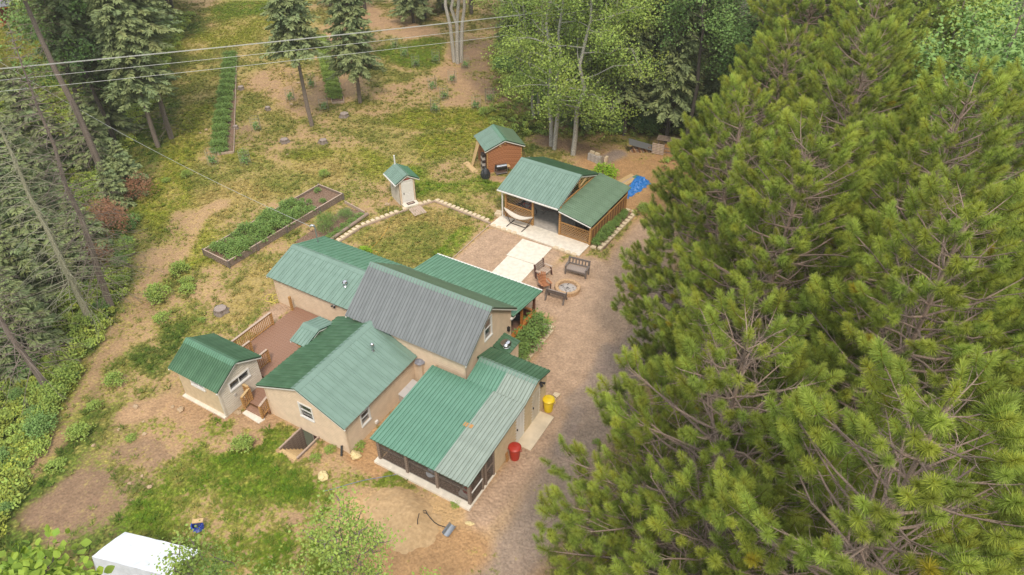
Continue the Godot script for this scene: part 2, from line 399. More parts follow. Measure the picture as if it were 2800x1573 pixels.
func paint_ground() -> ImageTexture:
	var n := 328
	var cell := AREA.size.x / n
	var soil := PackedFloat32Array(); var grass := PackedFloat32Array(); var cov := PackedFloat32Array()
	soil.resize(n * n * 3); grass.resize(n * n * 3); cov.resize(n * n)
	var sc := []; var gc := []
	for s in SOILS: sc.append(P(s[0], s[1], s[2]))
	for s in GRASSES: gc.append(P(s[0], s[1], s[2]))
	for i in n * n:
		soil[i * 3] = sc[0].r; soil[i * 3 + 1] = sc[0].g; soil[i * 3 + 2] = sc[0].b
		grass[i * 3] = gc[0].r; grass[i * 3 + 1] = gc[0].g; grass[i * 3 + 2] = gc[0].b
		cov[i] = 0.5
	for s in STROKES:
		var pts: Array = s[0]
		var r: float = s[1]
		var m := pts.size() / 2
		var x0 := 1e9; var x1 := -1e9; var z0 := 1e9; var z1 := -1e9
		for k in m:
			x0 = minf(x0, pts[k * 2]); x1 = maxf(x1, pts[k * 2]); z0 = minf(z0, pts[k * 2 + 1]); z1 = maxf(z1, pts[k * 2 + 1])
		var soft := 0.35 if s[2] == 1 else 0.6
		for j in range(maxi(0, int((z0 - r - AREA.position.y) / cell)), mini(n, int((z1 + r - AREA.position.y) / cell) + 1)):
			for i in range(maxi(0, int((x0 - r - AREA.position.x) / cell)), mini(n, int((x1 + r - AREA.position.x) / cell) + 1)):
				var p := AREA.position + Vector2(i + 0.5, j + 0.5) * cell
				var d := 1e9
				for k in maxi(1, m - 1):
					var a := Vector2(pts[k * 2], pts[k * 2 + 1])
					var b := Vector2(pts[k * 2 + 2], pts[k * 2 + 3]) if m > 1 else a
					d = minf(d, p.distance_to(Geometry2D.get_closest_point_to_segment(p, a, b)))
				var w: float = (1.0 - smoothstep(r * (1.0 - soft), r, d)) * s[5]
				if w <= 0.0: continue
				var q := j * n + i
				if s[2] >= 0:
					var c: Color = sc[s[2]]
					soil[q * 3] = lerpf(soil[q * 3], c.r, w); soil[q * 3 + 1] = lerpf(soil[q * 3 + 1], c.g, w); soil[q * 3 + 2] = lerpf(soil[q * 3 + 2], c.b, w)
				if s[3] >= 0:
					var c: Color = gc[s[3]]
					grass[q * 3] = lerpf(grass[q * 3], c.r, w); grass[q * 3 + 1] = lerpf(grass[q * 3 + 1], c.g, w); grass[q * 3 + 2] = lerpf(grass[q * 3 + 2], c.b, w)
				cov[q] = lerpf(cov[q], s[4], w)
	# nothing grows under the buildings, slabs and the deck
	for q in [[-17.9, -10.2, 6.3, 10.8], [-11.7, -6.5, -0.5, 5.2], [-10.6, -3.2, 4.8, 12.6], [-5.3, 0.1, -0.2, 7.1], [0, 0.95, 4.0, 6.6], [-16.6, -11.5, -0.7, 6.4], [-16.6, -13.3, -1.9, 1.1], [-13.0, -11.6, -1.4, -0.6], [-9.7, -8.4, -2.0, -0.4], [-11.4, -4.0, 19.8, 27.4], [-8.6, -6.0, 15.2, 19.8]]:
		for j in n:
			for i in n:
				var p := AREA.position + Vector2(i + 0.5, j + 0.5) * cell - Vector2(ORIGIN.x, ORIGIN.z)
				var u := p.x * cos(PSI) + p.y * sin(PSI)
				var v := p.x * sin(PSI) - p.y * cos(PSI)
				if u > q[0] and u < q[1] and v > q[2] and v < q[3]: cov[j * n + i] = -0.6
	var layer := func(src: PackedFloat32Array, ch: int) -> PackedByteArray:
		var b := PackedByteArray()
		b.resize(n * n)
		for i in n * n: b[i] = int(clampf((src[i * 3 + ch] if ch >= 0 else src[i] * 0.6 + 0.37), 0.0, 1.0) * 255.0)
		var im := Image.create_from_data(n, n, false, Image.FORMAT_L8, b)
		im.resize(TEX, TEX, Image.INTERPOLATE_CUBIC)
		return im.get_data()
	var s0: PackedByteArray = layer.call(soil, 0); var s1: PackedByteArray = layer.call(soil, 1); var s2: PackedByteArray = layer.call(soil, 2)
	var g0: PackedByteArray = layer.call(grass, 0); var g1: PackedByteArray = layer.call(grass, 1); var g2: PackedByteArray = layer.call(grass, 2)
	var cv: PackedByteArray = layer.call(cov, -1)
	var get_noise := func(sd: int, fr: float, oc: int) -> PackedByteArray:
		var im := noise(sd, fr, oc).get_image(TEX, TEX, false, false, false)
		im.convert(Image.FORMAT_L8)
		return im.get_data()
	var na: PackedByteArray = get_noise.call(3, 0.014, 6)     # patches about four metres across and their ragged edges
	var nb: PackedByteArray = get_noise.call(8, 0.22, 2)      # tufts
	var nc: PackedByteArray = get_noise.call(21, 0.06, 4)     # straw among the green
	var nd := PackedByteArray()
	var grit := RandomNumberGenerator.new()
	grit.seed = 77
	nd.resize(65536)
	for i in 65536: nd[i] = grit.randi_range(0, 255)
	var out := PackedByteArray()
	out.resize(TEX * TEX * 3)
	cover.resize(TEX * TEX)
	tint.resize(TEX * TEX * 3)
	var straw := P(180, 157, 98)
	var st0 := straw.r * 255.0; var st1 := straw.g * 255.0; var st2 := straw.b * 255.0
	for i in TEX * TEX:
		var a := (na[i] - 128) / 74.0
		var b := (nb[i] - 128) / 110.0
		var e := (nc[i] - 128) / 90.0
		var f := (nd[(i * 7 + (i >> 11) * 131) & 65535] - 128) / 128.0
		var t := clampf(0.5 + ((cv[i] / 255.0 - 0.67) * 3.4 + a * 0.42 + b * 0.5 + e * 0.36) * 1.15, 0.0, 1.0)
		t = t * t * (3.0 - 2.0 * t)
		var k := clampf(0.14 + e * 0.5 + b * 0.3 - a * 0.22, 0.0, 0.75)
		var x0 := lerpf(g0[i], st0, k); var x1 := lerpf(g1[i], st1, k); var x2 := lerpf(g2[i], st2, k)
		var gm := 1.0 + b * 0.24 + f * 0.16
		var sm := 1.0 + b * 0.05 + f * 0.08 + e * 0.06
		out[i * 3] = clampi(int(lerpf(s0[i] * sm, x0 * gm, t)), 0, 255)
		out[i * 3 + 1] = clampi(int(lerpf(s1[i] * sm, x1 * gm, t)), 0, 255)
		out[i * 3 + 2] = clampi(int(lerpf(s2[i] * sm, x2 * gm, t)), 0, 255)
		cover[i] = int(t * 255.0)
		tint[i * 3] = int(x0); tint[i * 3 + 1] = int(x1); tint[i * 3 + 2] = int(x2)
	return ImageTexture.create_from_image(Image.create_from_data(TEX, TEX, false, Image.FORMAT_RGB8, out))

func ground_mesh(area: Rect2, y: float, hole: bool) -> MB:
	var mb := MB.new()
	var big := PackedVector2Array([area.position, area.position + Vector2(area.size.x, 0), area.end, area.position + Vector2(0, area.size.y)])
	var strips := []
	if hole:
		var f := 400.0
		for q in [[-f, -9.6, -f, f], [-8.55, f, -f, f], [-9.6, -8.55, -f, -1.9], [-9.6, -8.55, -0.42, f]]:
			var s := PackedVector2Array()
			for c in [[q[0], q[2]], [q[1], q[2]], [q[1], q[3]], [q[0], q[3]]]:
				var w := hw(c[0], c[1])
				s.append(Vector2(w.x, w.z))
			strips.append_array(Geometry2D.intersect_polygons(big, s))
	else:
		strips = [big]
	for s in strips:
		for i in range(1, s.size() - 1):
			var t := [s[0], s[i], s[i + 1]]
			if (t[1] - t[0]).cross(t[2] - t[0]) > 0.0: t = [s[0], s[i + 1], s[i]]
			for p in [t[0], t[2], t[1]]:
				mb.v.append(Vector3(p.x, y, p.y)); mb.n.append(Vector3.UP)
				mb.uv.append((p - AREA.position) / AREA.size)
	return mb

func build_ground() -> void:
	var m := StandardMaterial3D.new()
	m.resource_name = "ground"
	m.albedo_texture = paint_ground()
	m.roughness = 0.95
	m.metallic_specular = 0.2
	m.texture_repeat = false
	var bump := noise(5, 0.3, 3).get_image(TEX, TEX)
	bump.convert(Image.FORMAT_RGBA8)
	bump.bump_map_to_normal_map(2.0)
	m.normal_enabled = true
	m.normal_texture = ImageTexture.create_from_image(bump)
	m.normal_scale = 0.7
	meta(part("ground", ground_mesh(AREA, 0.0, true), m), "", "", "", "structure")
	var far := grained("forest_floor", P(84, 84, 48), 0.3, 0.08, 0.95, 1, 0.03, false)
	var k := 0
	for r in [Rect2(-150, -220, 300, 124), Rect2(-150, -14, 300, 60), Rect2(-150, -96, 88, 82), Rect2(20, -96, 130, 82)]:
		meta(part("ground", ground_mesh(r, 0.0, false), far), "", "", "", "structure")
		k += 1
	# short grass, one mass
	var blade := MB.new()
	blade.col = Color.WHITE
	var g := RandomNumberGenerator.new()
	g.seed = 4
	for i in 7:
		var a := TAU * i / 7.0 + g.randf() * 0.6
		var d := Vector3(cos(a), 0, sin(a)); var s := Vector3(-d.z, 0, d.x) * 0.014
		var o := d * g.randf() * 0.04
		var tip := o + d * g.randf_range(0.03, 0.07) + Vector3.UP * g.randf_range(0.04, 0.085)
		blade.tri(o - s, o + s, tip)
		for q in 3: blade.n[blade.n.size() - 1 - q] = (Vector3.UP * 2.0 + d * 0.6).normalized()
	var buf := PackedFloat32Array()
	var count := 0
	while count < 165000:
		var x := g.randf_range(-60, 20); var z := -14.5 - 81.0 * pow(g.randf(), 1.6)
		if absf(x) > -z * 0.75 + 3.0: continue
		var px := int((x - AREA.position.x) / AREA.size.x * TEX); var pz := int((z - AREA.position.y) / AREA.size.y * TEX)
		if px < 0 or pz < 0 or px >= TEX or pz >= TEX: continue
		var q := pz * TEX + px
		if g.randf() > cover[q] / 255.0 * 0.95 - 0.08: continue
		var a := g.randf() * TAU; var s := g.randf_range(0.5, 1.35) * (1.0 + maxf(0.0, -z - 35.0) * 0.012)
		var h := s * g.randf_range(0.6, 1.2)
		buf.append_array([cos(a) * s, 0, sin(a) * s, x, 0, h, 0, -0.004, -sin(a) * s, 0, cos(a) * s, z])
		var w := g.randf_range(0.8, 1.25)
		var c := Color(tint[q * 3] / 255.0, tint[q * 3 + 1] / 255.0, tint[q * 3 + 2] / 255.0).srgb_to_linear()
		buf.append_array([c.r * w, c.g * w, c.b * w, 1.0])
		count += 1
	# taller clumps among the short grass
	var extra := 0
	while extra < 9000:
		var x := g.randf_range(-40, 16); var z := -14.5 - 60.0 * pow(g.randf(), 1.5)
		var px := int((x - AREA.position.x) / AREA.size.x * TEX); var pz := int((z - AREA.position.y) / AREA.size.y * TEX)
		var q := pz * TEX + px
		if px < 0 or pz < 0 or px >= TEX or pz >= TEX or g.randf() > cover[q] / 255.0 - 0.3: continue
		var a := g.randf() * TAU; var s := g.randf_range(1.6, 3.4)
		buf.append_array([cos(a) * s, 0, sin(a) * s, x, 0, s * 0.9, 0, -0.01, -sin(a) * s, 0, cos(a) * s, z])
		var w := g.randf_range(0.65, 1.0)
		var c := Color(tint[q * 3] / 255.0, tint[q * 3 + 1] / 255.0, tint[q * 3 + 2] / 255.0).srgb_to_linear()
		buf.append_array([c.r * w * 0.8, c.g * w, c.b * w * 0.8, 1.0])
		count += 1
		extra += 1
	var mm := MultiMesh.new()
	mm.transform_format = MultiMesh.TRANSFORM_3D
	mm.use_colors = true
	mm.mesh = blade.mesh()
	mm.instance_count = count
	mm.buffer = buf
	var mi := MultiMeshInstance3D.new()
	mi.name = "grass"
	mi.multimesh = mm
	mi.material_override = mats["grass"]
	add_child(mi)
	meta(mi, "short patchy lawn grass over the clearing", "grass", "", "stuff")

# ------------------------------------------------------------------ building kit
func span(poly: Array, h: float) -> Vector2:     # from where to where a convex outline reaches at height h
	var lo := 1e9; var hi := -1e9
	for i in poly.size():
		var a: Vector2 = poly[i]; var b: Vector2 = poly[(i + 1) % poly.size()]
		if absf(a.y - h) < 1e-6: lo = minf(lo, a.x); hi = maxf(hi, a.x)
		if (a.y - h) * (b.y - h) < 0.0:
			var x := lerpf(a.x, b.x, (h - a.y) / (b.y - a.y))
			lo = minf(lo, x); hi = maxf(hi, x)
	return Vector2(lo, hi)

func lap(f: float) -> float:        # how far a lapped board stands out at this part of its height
	return 0.034 if f < 0.55 else lerpf(0.034, 0.0, (f - 0.55) / 0.45)

# A wall of lapped boards from a to b (left to right seen from outside), cut out of a convex outline, with openings [s0, h0, s1, h1]
func siding(parent: Node, a: Vector3, b: Vector3, poly: Array, openings: Array, m: Material, called := "wall", course := 0.13) -> MeshInstance3D:
	var d := (b - a).normalized()
	var o := d.cross(Vector3.UP)
	var h0 := 1e9; var h1 := -1e9
	for p in poly: h0 = minf(h0, p.y); h1 = maxf(h1, p.y)
	var cuts := [h0]
	var h := h0
	while h < h1 - 0.001:
		if h + course * 0.55 < h1: cuts.append(h + course * 0.55)
		h = minf(h + course, h1)
		cuts.append(h)
	for q in openings:
		cuts.append(q[1]); cuts.append(q[3])
	for p in poly: cuts.append(p.y)
	cuts.sort()
	var mb := MB.new()
	var flat := course > 5.0
	for i in cuts.size() - 1:
		var ya: float = cuts[i]; var yb: float = cuts[i + 1]
		if yb - ya < 0.004 or ya < h0 or yb > h1: continue
		var sa := span(poly, ya + 0.0005); var sb := span(poly, yb - 0.0005)
		var segs := [[sa.x, sa.y, sb.x, sb.y]]
		var mid := (ya + yb) * 0.5
		for q in openings:
			if mid > q[1] and mid < q[3]:
				var more := []
				for g in segs:
					if g[1] <= q[0] or g[0] >= q[2]: more.append(g)
					else:
						if g[0] < q[0]: more.append([g[0], q[0], g[2], q[0]])
						if g[1] > q[2]: more.append([q[2], g[1], q[2], g[3]])
				segs = more
		var pa := 0.0 if flat else lap(fposmod(ya - h0 + 0.0001, course) / course)
		var pb := 0.0 if flat else lap(fposmod(yb - h0 - 0.0001, course) / course)
		for g in segs:
			var p0: Vector3 = a + d * g[0] + Vector3.UP * ya; var p1: Vector3 = a + d * g[1] + Vector3.UP * ya
			var p2: Vector3 = a + d * g[3] + Vector3.UP * yb; var p3: Vector3 = a + d * g[2] + Vector3.UP * yb
			mb.quad(p0 + o * pa, p1 + o * pa, p2 + o * pb, p3 + o * pb)
			if pa > 0.03: mb.quad(p0, p1, p1 + o * pa, p0 + o * pa)
			mb.quad(p1 - o * 0.1, p0 - o * 0.1, p3 - o * 0.1, p2 - o * 0.1)
	for q in openings:      # the reveal of each opening
		var c := [a + d * q[0] + Vector3.UP * q[1], a + d * q[2] + Vector3.UP * q[1], a + d * q[2] + Vector3.UP * q[3], a + d * q[0] + Vector3.UP * q[3]]
		for k in 4: mb.quad(c[(k + 1) % 4], c[k], c[k] - o * 0.1, c[(k + 1) % 4] - o * 0.1)
	return part(called, mb, m, parent)

func corner_board(parent: Node, at: Vector3, h: float, m: Material) -> void:
	pbox("corner_board", Vector3(0.11, h, 0.11), at + Vector3.UP * h * 0.5, m, parent)

# a window set into an opening of a wall that runs along d; c is the middle of the opening on the wall face
func window(parent: Node, c: Vector3, d: Vector3, w: float, h: float, slider := false) -> void:
	var o := d.cross(Vector3.UP)
	var b := Basis(d, Vector3.UP, o)
	var f := MB.new()
	var t := 0.08
	f.box(Vector3(0, h * 0.5 + t * 0.5, 0.0), Vector3(w + 2 * t, t, 0.13))
	f.box(Vector3(0, -h * 0.5 - t * 0.5, 0.015), Vector3(w + 2 * t, t, 0.16))
	f.box(Vector3(-w * 0.5 - t * 0.5, 0, 0.0), Vector3(t, h, 0.128))
	f.box(Vector3(w * 0.5 + t * 0.5, 0, 0.0), Vector3(t, h, 0.128))
	var win := part("window", f, mats["trim_white"], parent, c, b)
	var s := MB.new()
	if slider: s.box(Vector3(0, 0, -0.01), Vector3(0.04, h, 0.05))
	else: s.box(Vector3(0, 0, -0.01), Vector3(w, 0.045, 0.05))
	part("sash_bar", s, mats["trim_white"], win)
	for k in [-1.0, 1.0]:
		var sz := Vector3(w * 0.5 - 0.024, h, 0.008) if slider else Vector3(w, h * 0.5 - 0.026, 0.008)
		var p := Vector3(k * w * 0.25, 0, -0.02) if slider else Vector3(0, k * h * 0.25, -0.02 + k * 0.012)
		pbox("pane", sz, p, mats["glass"], win)

func door(parent: Node, c: Vector3, d: Vector3, w: float, h: float, m: Material) -> void:
	var o := d.cross(Vector3.UP)
	var b := Basis(d, Vector3.UP, o)
	var f := MB.new()
	f.box(Vector3(0, h * 0.5, 0.0), Vector3(w, h, 0.06))
	var dr := part("door", f, m, parent, c + o * 0.015, b)
	var fr := MB.new()
	fr.box(Vector3(-w * 0.5 - 0.04, h * 0.5, 0.01), Vector3(0.08, h, 0.075))
	fr.box(Vector3(w * 0.5 + 0.04, h * 0.5, 0.01), Vector3(0.08, h, 0.075))
	fr.box(Vector3(0, h + 0.04, 0.01), Vector3(w + 0.16, 0.08, 0.075))
	part("frame", fr, mats["trim_white"], dr)
	for k in [0.28, 0.72]:
		var pn := MB.new()
		for x in [-0.23, 0.23]:
			pn.box(Vector3(x * w, h * k, 0.034), Vector3(w * 0.32, h * 0.36, 0.012))
		part("panel", pn, m, dr)
	pbox("handle", Vector3(0.05, 0.12, 0.07), Vector3(-w * 0.4, h * 0.48, 0.05), mats["lamp_black"], dr)

# One slope of a ribbed steel roof: e0 to e1 along the eave (left to right seen from outside), r0 and r1 above them on the ridge
func roof_slope(parent: Node, e0: Vector3, e1: Vector3, r1: Vector3, r0: Vector3, skins: Array, pitch := 0.23, panel := 0.92, rib := 0.03, called := "roof") -> MeshInstance3D:
	var x := (e1 - e0).normalized()
	var up := (r0 - e0)
	var len_up := up.length()
	var y := x.cross(up.normalized()).normalized()
	if y.y < 0.0: y = -y
	var z := x.cross(y)
	var width := e0.distance_to(e1)
	var deck := MB.new()
	var t := y * -0.07
	var lift := y * -0.004
	var q := [e0 + lift + x * 0.012 - z * 0.012, e1 + lift - x * 0.012 - z * 0.012, r1 + lift - x * 0.012, r0 + lift + x * 0.012]
	deck.quad(q[0], q[1], q[2], q[3])
	deck.quad(q[3] + t, q[2] + t, q[1] + t, q[0] + t)
	for k in 4: deck.quad(q[k] + t, q[(k + 1) % 4] + t, q[(k + 1) % 4], q[k])
	var roof := part(called, deck, mats["trim_green"], parent)
	var n := maxi(1, roundi(width / panel))
	var w := width / n
	var ribs := maxi(1, roundi(w / pitch))
	var prof := []                       # (x, y) along the sheet
	var step := w / ribs
	for k in ribs:
		var c := step * (k + 0.5)
		prof.append_array([Vector2(c - 0.03, 0), Vector2(c - 0.016, rib), Vector2(c + 0.016, rib), Vector2(c + 0.03, 0)])
	prof.push_front(Vector2(0.004, 0)); prof.append(Vector2(w - 0.004, 0))
	var sheet := MB.new()
	for k in prof.size() - 1:
		var a: Vector2 = prof[k]; var b: Vector2 = prof[k + 1]
		sheet.quad(Vector3(a.x, a.y, 0), Vector3(b.x, b.y, 0), Vector3(b.x, b.y, -len_up), Vector3(a.x, a.y, -len_up))
	sheet.quad(Vector3(0, -0.003, 0), Vector3(w, -0.003, 0), Vector3(w, 0, 0), Vector3(0, 0, 0))
	var mesh := sheet.mesh()
	for k in n:
		var m: Material
		if skins.size() == 1: m = skins[0]
		else: m = skins[k % skins.size()] if skins.size() < n else skins[k]
		part("roof_panel", mesh, m, roof, e0 + x * (w * k) + y * 0.002, Basis(x, y, z))
	return roof

func ridge_cap(parent: Node, a: Vector3, b: Vector3, s0: Vector3, s1: Vector3, m: Material, w := 0.26) -> void:
	# s0, s1: directions down the two slopes
	var up := Vector3.UP * 0.035
	var mb := MB.new()
	mb.quad(a + s0 * w + up * 0.6, b + s0 * w + up * 0.6, b + up, a + up)
	mb.quad(a + up, b + up, b + s1 * w + up * 0.6, a + s1 * w + up * 0.6)
	for s in [s0, s1]:
		mb.quad(a + s * w - up * 0.1, b + s * w - up * 0.1, b + s * w + up * 0.6, a + s * w + up * 0.6)
	for e in [a, b]:
		mb.tri(e + s0 * w + up * 0.6, e + s1 * w + up * 0.6, e + up)
	part("ridge_cap", mb, m, parent)

# ridge along u or v; roof edge from (u0, v0) to (u1, v1); eave heights of the first and second slope
func gable_roof(parent: Node, axis: String, u0: float, u1: float, v0: float, v1: float, eh0: float, eh1: float, rc: float, rh: float, skin0: Array, skin1: Array, pitch := 0.23, cap: Material = null) -> Array:
	var a := []; var b := []
	if axis == "u":
		a = [L(u0, v0, eh0), L(u1, v0, eh0), L(u1, rc, rh), L(u0, rc, rh)]
		b = [L(u1, v1, eh1), L(u0, v1, eh1), L(u0, rc, rh), L(u1, rc, rh)]
	else:
		a = [L(u0, v1, eh0), L(u0, v0, eh0), L(rc, v0, rh), L(rc, v1, rh)]
		b = [L(u1, v0, eh1), L(u1, v1, eh1), L(rc, v1, rh), L(rc, v0, rh)]
	var ra := roof_slope(parent, a[0], a[1], a[2], a[3], skin0, pitch)
	var rb := roof_slope(parent, b[0], b[1], b[2], b[3], skin1, pitch)
	ridge_cap(ra, a[3], a[2], (a[0] - a[3]).normalized(), (b[0] - b[3]).normalized(), cap if cap else skin0[0])
	# white rake boards under the gable ends
	for s in [a, b]:
		for e in [[s[0], s[3]], [s[1], s[2]]]:
			var dn := Vector3.UP * -0.13
			var inn: Vector3 = ((a[0] + a[1] + b[0] + b[1]) * 0.25 - (e[0] + e[1]) * 0.5)
			var along: Vector3 = (a[1] - a[0]).normalized()
			inn = along * signf(inn.dot(along)) * 0.05
			pbar("rake_board", e[0] + dn + inn, e[1] + dn + inn, 0.04, 0.1, mats["trim_white"], ra)
	return [ra, rb]

func vent_cap(called: String, parent: Node, at: Vector3, h: float, r: float) -> void:
	var mb := MB.new()
	mb.lathe([Vector2(r * 1.6, 0), Vector2(r, 0.06), Vector2(r, h)], at, 16)
	var v := part(called, mb, mats["silver"], parent)
	var c := MB.new()
	c.lathe([Vector2(r * 0.9, h - 0.02), Vector2(r * 1.7, h + 0.02), Vector2(r * 1.8, h + 0.07), Vector2(r * 1.35, h + 0.15), Vector2(r * 0.5, h + 0.19), Vector2(0.0, h + 0.195)], at, 16)
	part("cap", c, mats["silver"], v)

func gutter(parent: Node, a: Vector3, b: Vector3, called := "gutter") -> void:
	pbar(called, a, b, 0.09, 0.09, mats["trim_white"], parent)

func railing(parent: Node, a: Vector3, b: Vector3, h: float, m: Material, cap: Material) -> void:
	# a and b stand on the floor
	var n := maxi(2, roundi(a.distance_to(b) / 0.125))
	var top := pbar("rail_cap", a + Vector3.UP * h, b + Vector3.UP * h, 0.13, 0.035, cap, parent)
	pbar("rail", a + Vector3.UP * (h - 0.08), b + Vector3.UP * (h - 0.08), 0.05, 0.08, m, parent)
	pbar("rail", a + Vector3.UP * 0.1, b + Vector3.UP * 0.1, 0.05, 0.08, m, parent)
	for e in [a, b]: pbox("post", Vector3(0.1, h - 0.02, 0.1), e + Vector3.UP * (h - 0.02) * 0.5, m, parent)
	for i in range(1, n):
		pbox("baluster", Vector3(0.045, h - 0.2, 0.045), a.lerp(b, float(i) / n) + Vector3.UP * (h * 0.5), m, parent, Basis(Vector3.UP, 0.0))

# ------------------------------------------------------------------ the house
func build_house() -> void:
	var t := thing("house", "large beige house of joined wings under green and grey steel roofs", "house", ORIGIN, -PSI)
	var sd: Material = mats["siding"]
	var green := [mats["roof_green"]]; var deep := [mats["roof_deep_green"]]; var paler := [mats["roof_faded"]]  # light and dark greens paint in how daylight falls on the slopes
	# wing with its gable towards the viewer, ridge along v
	gable_roof(t, "v", -11.9, -6.29, -0.69, 5.3, 2.15, 2.13, -9.06, 3.36, deep, paler, 0.3, mats["roof_faded"])
	siding(t, L(-11.6, -0.39, 0), L(-6.6, -0.39, 0), [Vector2(0, 0), Vector2(5, 0), Vector2(5, 2.17), Vector2(2.54, 3.24), Vector2(0, 2.18)], [[2.28, 1.2, 3.02, 2.02]], sd)
	siding(t, L(-6.6, -0.39, 0), L(-6.6, 4.95, 0), [Vector2(0, 0), Vector2(5.34, 0), Vector2(5.34, 2.17), Vector2(0, 2.17)], [[1.08, 0.9, 1.62, 1.64]], sd)
	siding(t, L(-11.6, 5.3, 0), L(-11.6, -0.39, 0), [Vector2(0, 0), Vector2(5.69, 0), Vector2(5.69, 2.18), Vector2(0, 2.18)], [], sd)
	siding(t, L(-10.4, 5.28, 0), L(-11.6, 5.28, 0), [Vector2(0, 0), Vector2(1.2, 0), Vector2(1.2, 2.18), Vector2(0, 2.7)], [], sd)
	window(t, L(-8.95, -0.39, 1.61), Vector3.RIGHT, 0.74, 0.82)
	window(t, L(-6.6, 0.96, 1.27), Vector3.FORWARD, 0.54, 0.74)
	for c in [[-11.6, -0.39], [-6.6, -0.39]]: corner_board(t, L(c[0], c[1], 0), 2.16, sd)
	vent_cap("vent_pipe", t, L(-7.95, 3.55, 2.84), 0.32, 0.06)
	pbox("dryer_vent", Vector3(0.14, 0.16, 0.18), L(-6.54, 1.6, 0.3), mats["trim_white"], t)
	# middle block with the grey roof, ridge along u
	gable_roof(t, "u", -10.65, -3.1, 4.65, 9.6, 3.2, 3.3, 7.1, 5.12, [mats["roof_grey"]], [mats["roof_olive"]], 0.2, mats["roof_faded"])
	siding(t, L(-10.4, 4.95, 0), L(-3.4, 4.95, 0), [Vector2(0, 0), Vector2(7, 0), Vector2(7, 3.34), Vector2(0, 3.34)], [], sd)
	siding(t, L(-3.4, 4.95, 0), L(-3.4, 9.3, 0), [Vector2(0, 0), Vector2(4.35, 0), Vector2(4.35, 3.4), Vector2(2.15, 5.0), Vector2(0, 3.32)], [[1.82, 3.1, 2.42, 4.26]], sd)
	siding(t, L(-10.4, 9.3, 0), L(-10.4, 4.95, 0), [Vector2(0, 0), Vector2(4.35, 0), Vector2(4.35, 3.32), Vector2(2.2, 5.0), Vector2(0, 3.4)], [], sd)
	siding(t, L(-3.4, 9.3, 0), L(-10.4, 9.3, 0), [Vector2(0, 0), Vector2(7, 0), Vector2(7, 3.4), Vector2(0, 3.4)], [], sd)
	window(t, L(-3.4, 7.07, 3.68), Vector3.FORWARD, 0.6, 1.16)
	for c in [[-3.4, 4.95], [-3.4, 9.3]]: corner_board(t, L(c[0], c[1], 0), 3.3, sd)
	pbox("stove_pipe_box", Vector3(0.26, 1.95, 0.2), L(-6.07, 4.84, 0.98), sd, t)
	var hood := MB.new()
	hood.lathe([Vector2(0.3, 0), Vector2(0.28, 0.03), Vector2(0.0, 0.14)], L(-6.07, 4.8, 1.96), 6)
	part("hood", hood, mats["shingle"], t)
	# bump on the gable wall with a steel cap on its roof
	siding(t, L(-3.38, 7.55, 0), L(-2.5, 7.55, 0), [Vector2(0, 0), Vector2(0.88, 0), Vector2(0.88, 1.9), Vector2(0, 2.05)], [], sd)
	siding(t, L(-2.5, 7.55, 0), L(-2.5, 8.6, 0), [Vector2(0, 0), Vector2(1.05, 0), Vector2(1.05, 1.9), Vector2(0, 1.9)], [], sd)
	siding(t, L(-2.5, 8.6, 0), L(-3.38, 8.6, 0), [Vector2(0, 0), Vector2(0.88, 0), Vector2(0.88, 2.05), Vector2(0, 1.9)], [], sd)
	roof_slope(t, L(-2.4, 7.46, 1.98), L(-2.4, 8.7, 1.98), L(-3.38, 8.7, 2.16), L(-3.38, 7.46, 2.16), deep)
	vent_cap("chimney_cap", t, L(-2.85, 7.95, 2.05), 0.12, 0.16)
	# lamp boxes on the gable wall
	pbox("wall_lamp", Vector3(0.14, 0.26, 0.14), L(-3.3, 9.0, 2.2), mats["lamp_black"], t)
	# left wing, ridge along u
	gable_roof(t, "u", -18.1, -10.5, 6.08, 11.05, 2.05, 2.0, 8.5, 2.84, paler, green, 0.3, mats["roof_faded"])
	siding(t, L(-17.8, 6.38, 0), L(-10.5, 6.38, 0), [Vector2(0, 0), Vector2(7.3, 0), Vector2(7.3, 2.1), Vector2(0, 2.1)], [], sd)
	siding(t, L(-17.8, 10.75, 0), L(-17.8, 6.38, 0), [Vector2(0, 0), Vector2(4.37, 0), Vector2(4.37, 2.1), Vector2(2.25, 2.74), Vector2(0, 2.05)], [], sd)
	siding(t, L(-10.5, 10.75, 0), L(-17.8, 10.75, 0), [Vector2(0, 0), Vector2(7.3, 0), Vector2(7.3, 2.05), Vector2(0, 2.05)], [], sd)
	corner_board(t, L(-17.8, 6.38, 0), 2.08, sd)
	vent_cap("vent_pipe", t, L(-13.05, 7.34, 2.42), 0.2, 0.09)
	var lamp := part("wall_lamp", boxmesh(Vector3(0.16, 0.08, 0.1)), mats["trim_white"], t, L(-13.1, 6.3, 1.72))
	for k in [-1.0, 1.0]:
		var hd := MB.new()
		hd.tube([Vector3(k * 0.05, 0, 0.02), Vector3(k * 0.12, -0.04, 0.16)], [0.035, 0.06], 10)
		part("lamp_head", hd, mats["lamp_black"], lamp)
	# mast of the power supply on the back slope
	var mast := MB.new()
	mast.tube([L(-17.5, 9.95, 2.2), L(-17.5, 9.95, 3.5)], [0.035, 0.035], 10)
	var ms := part("service_mast", mast, mats["galvanised"], t)
	var head := MB.new()
	head.tube([L(-17.5, 9.95, 3.48), L(-17.52, 9.9, 3.6), L(-17.62, 9.82, 3.64), L(-17.7, 9.75, 3.56)], [0.05, 0.07, 0.07, 0.05], 8)
	part("weather_head", head, mats["galvanised"], ms)
	var loop := MB.new()
	loop.tube([L(-17.66, 9.78, 3.56), L(-17.8, 9.75, 3.3), L(-18.0, 9.8, 3.22), L(-17.62, 9.88, 3.1)], [0.012, 0.012, 0.012, 0.012], 5)
	part("cable_loop", loop, mats["black"], ms)
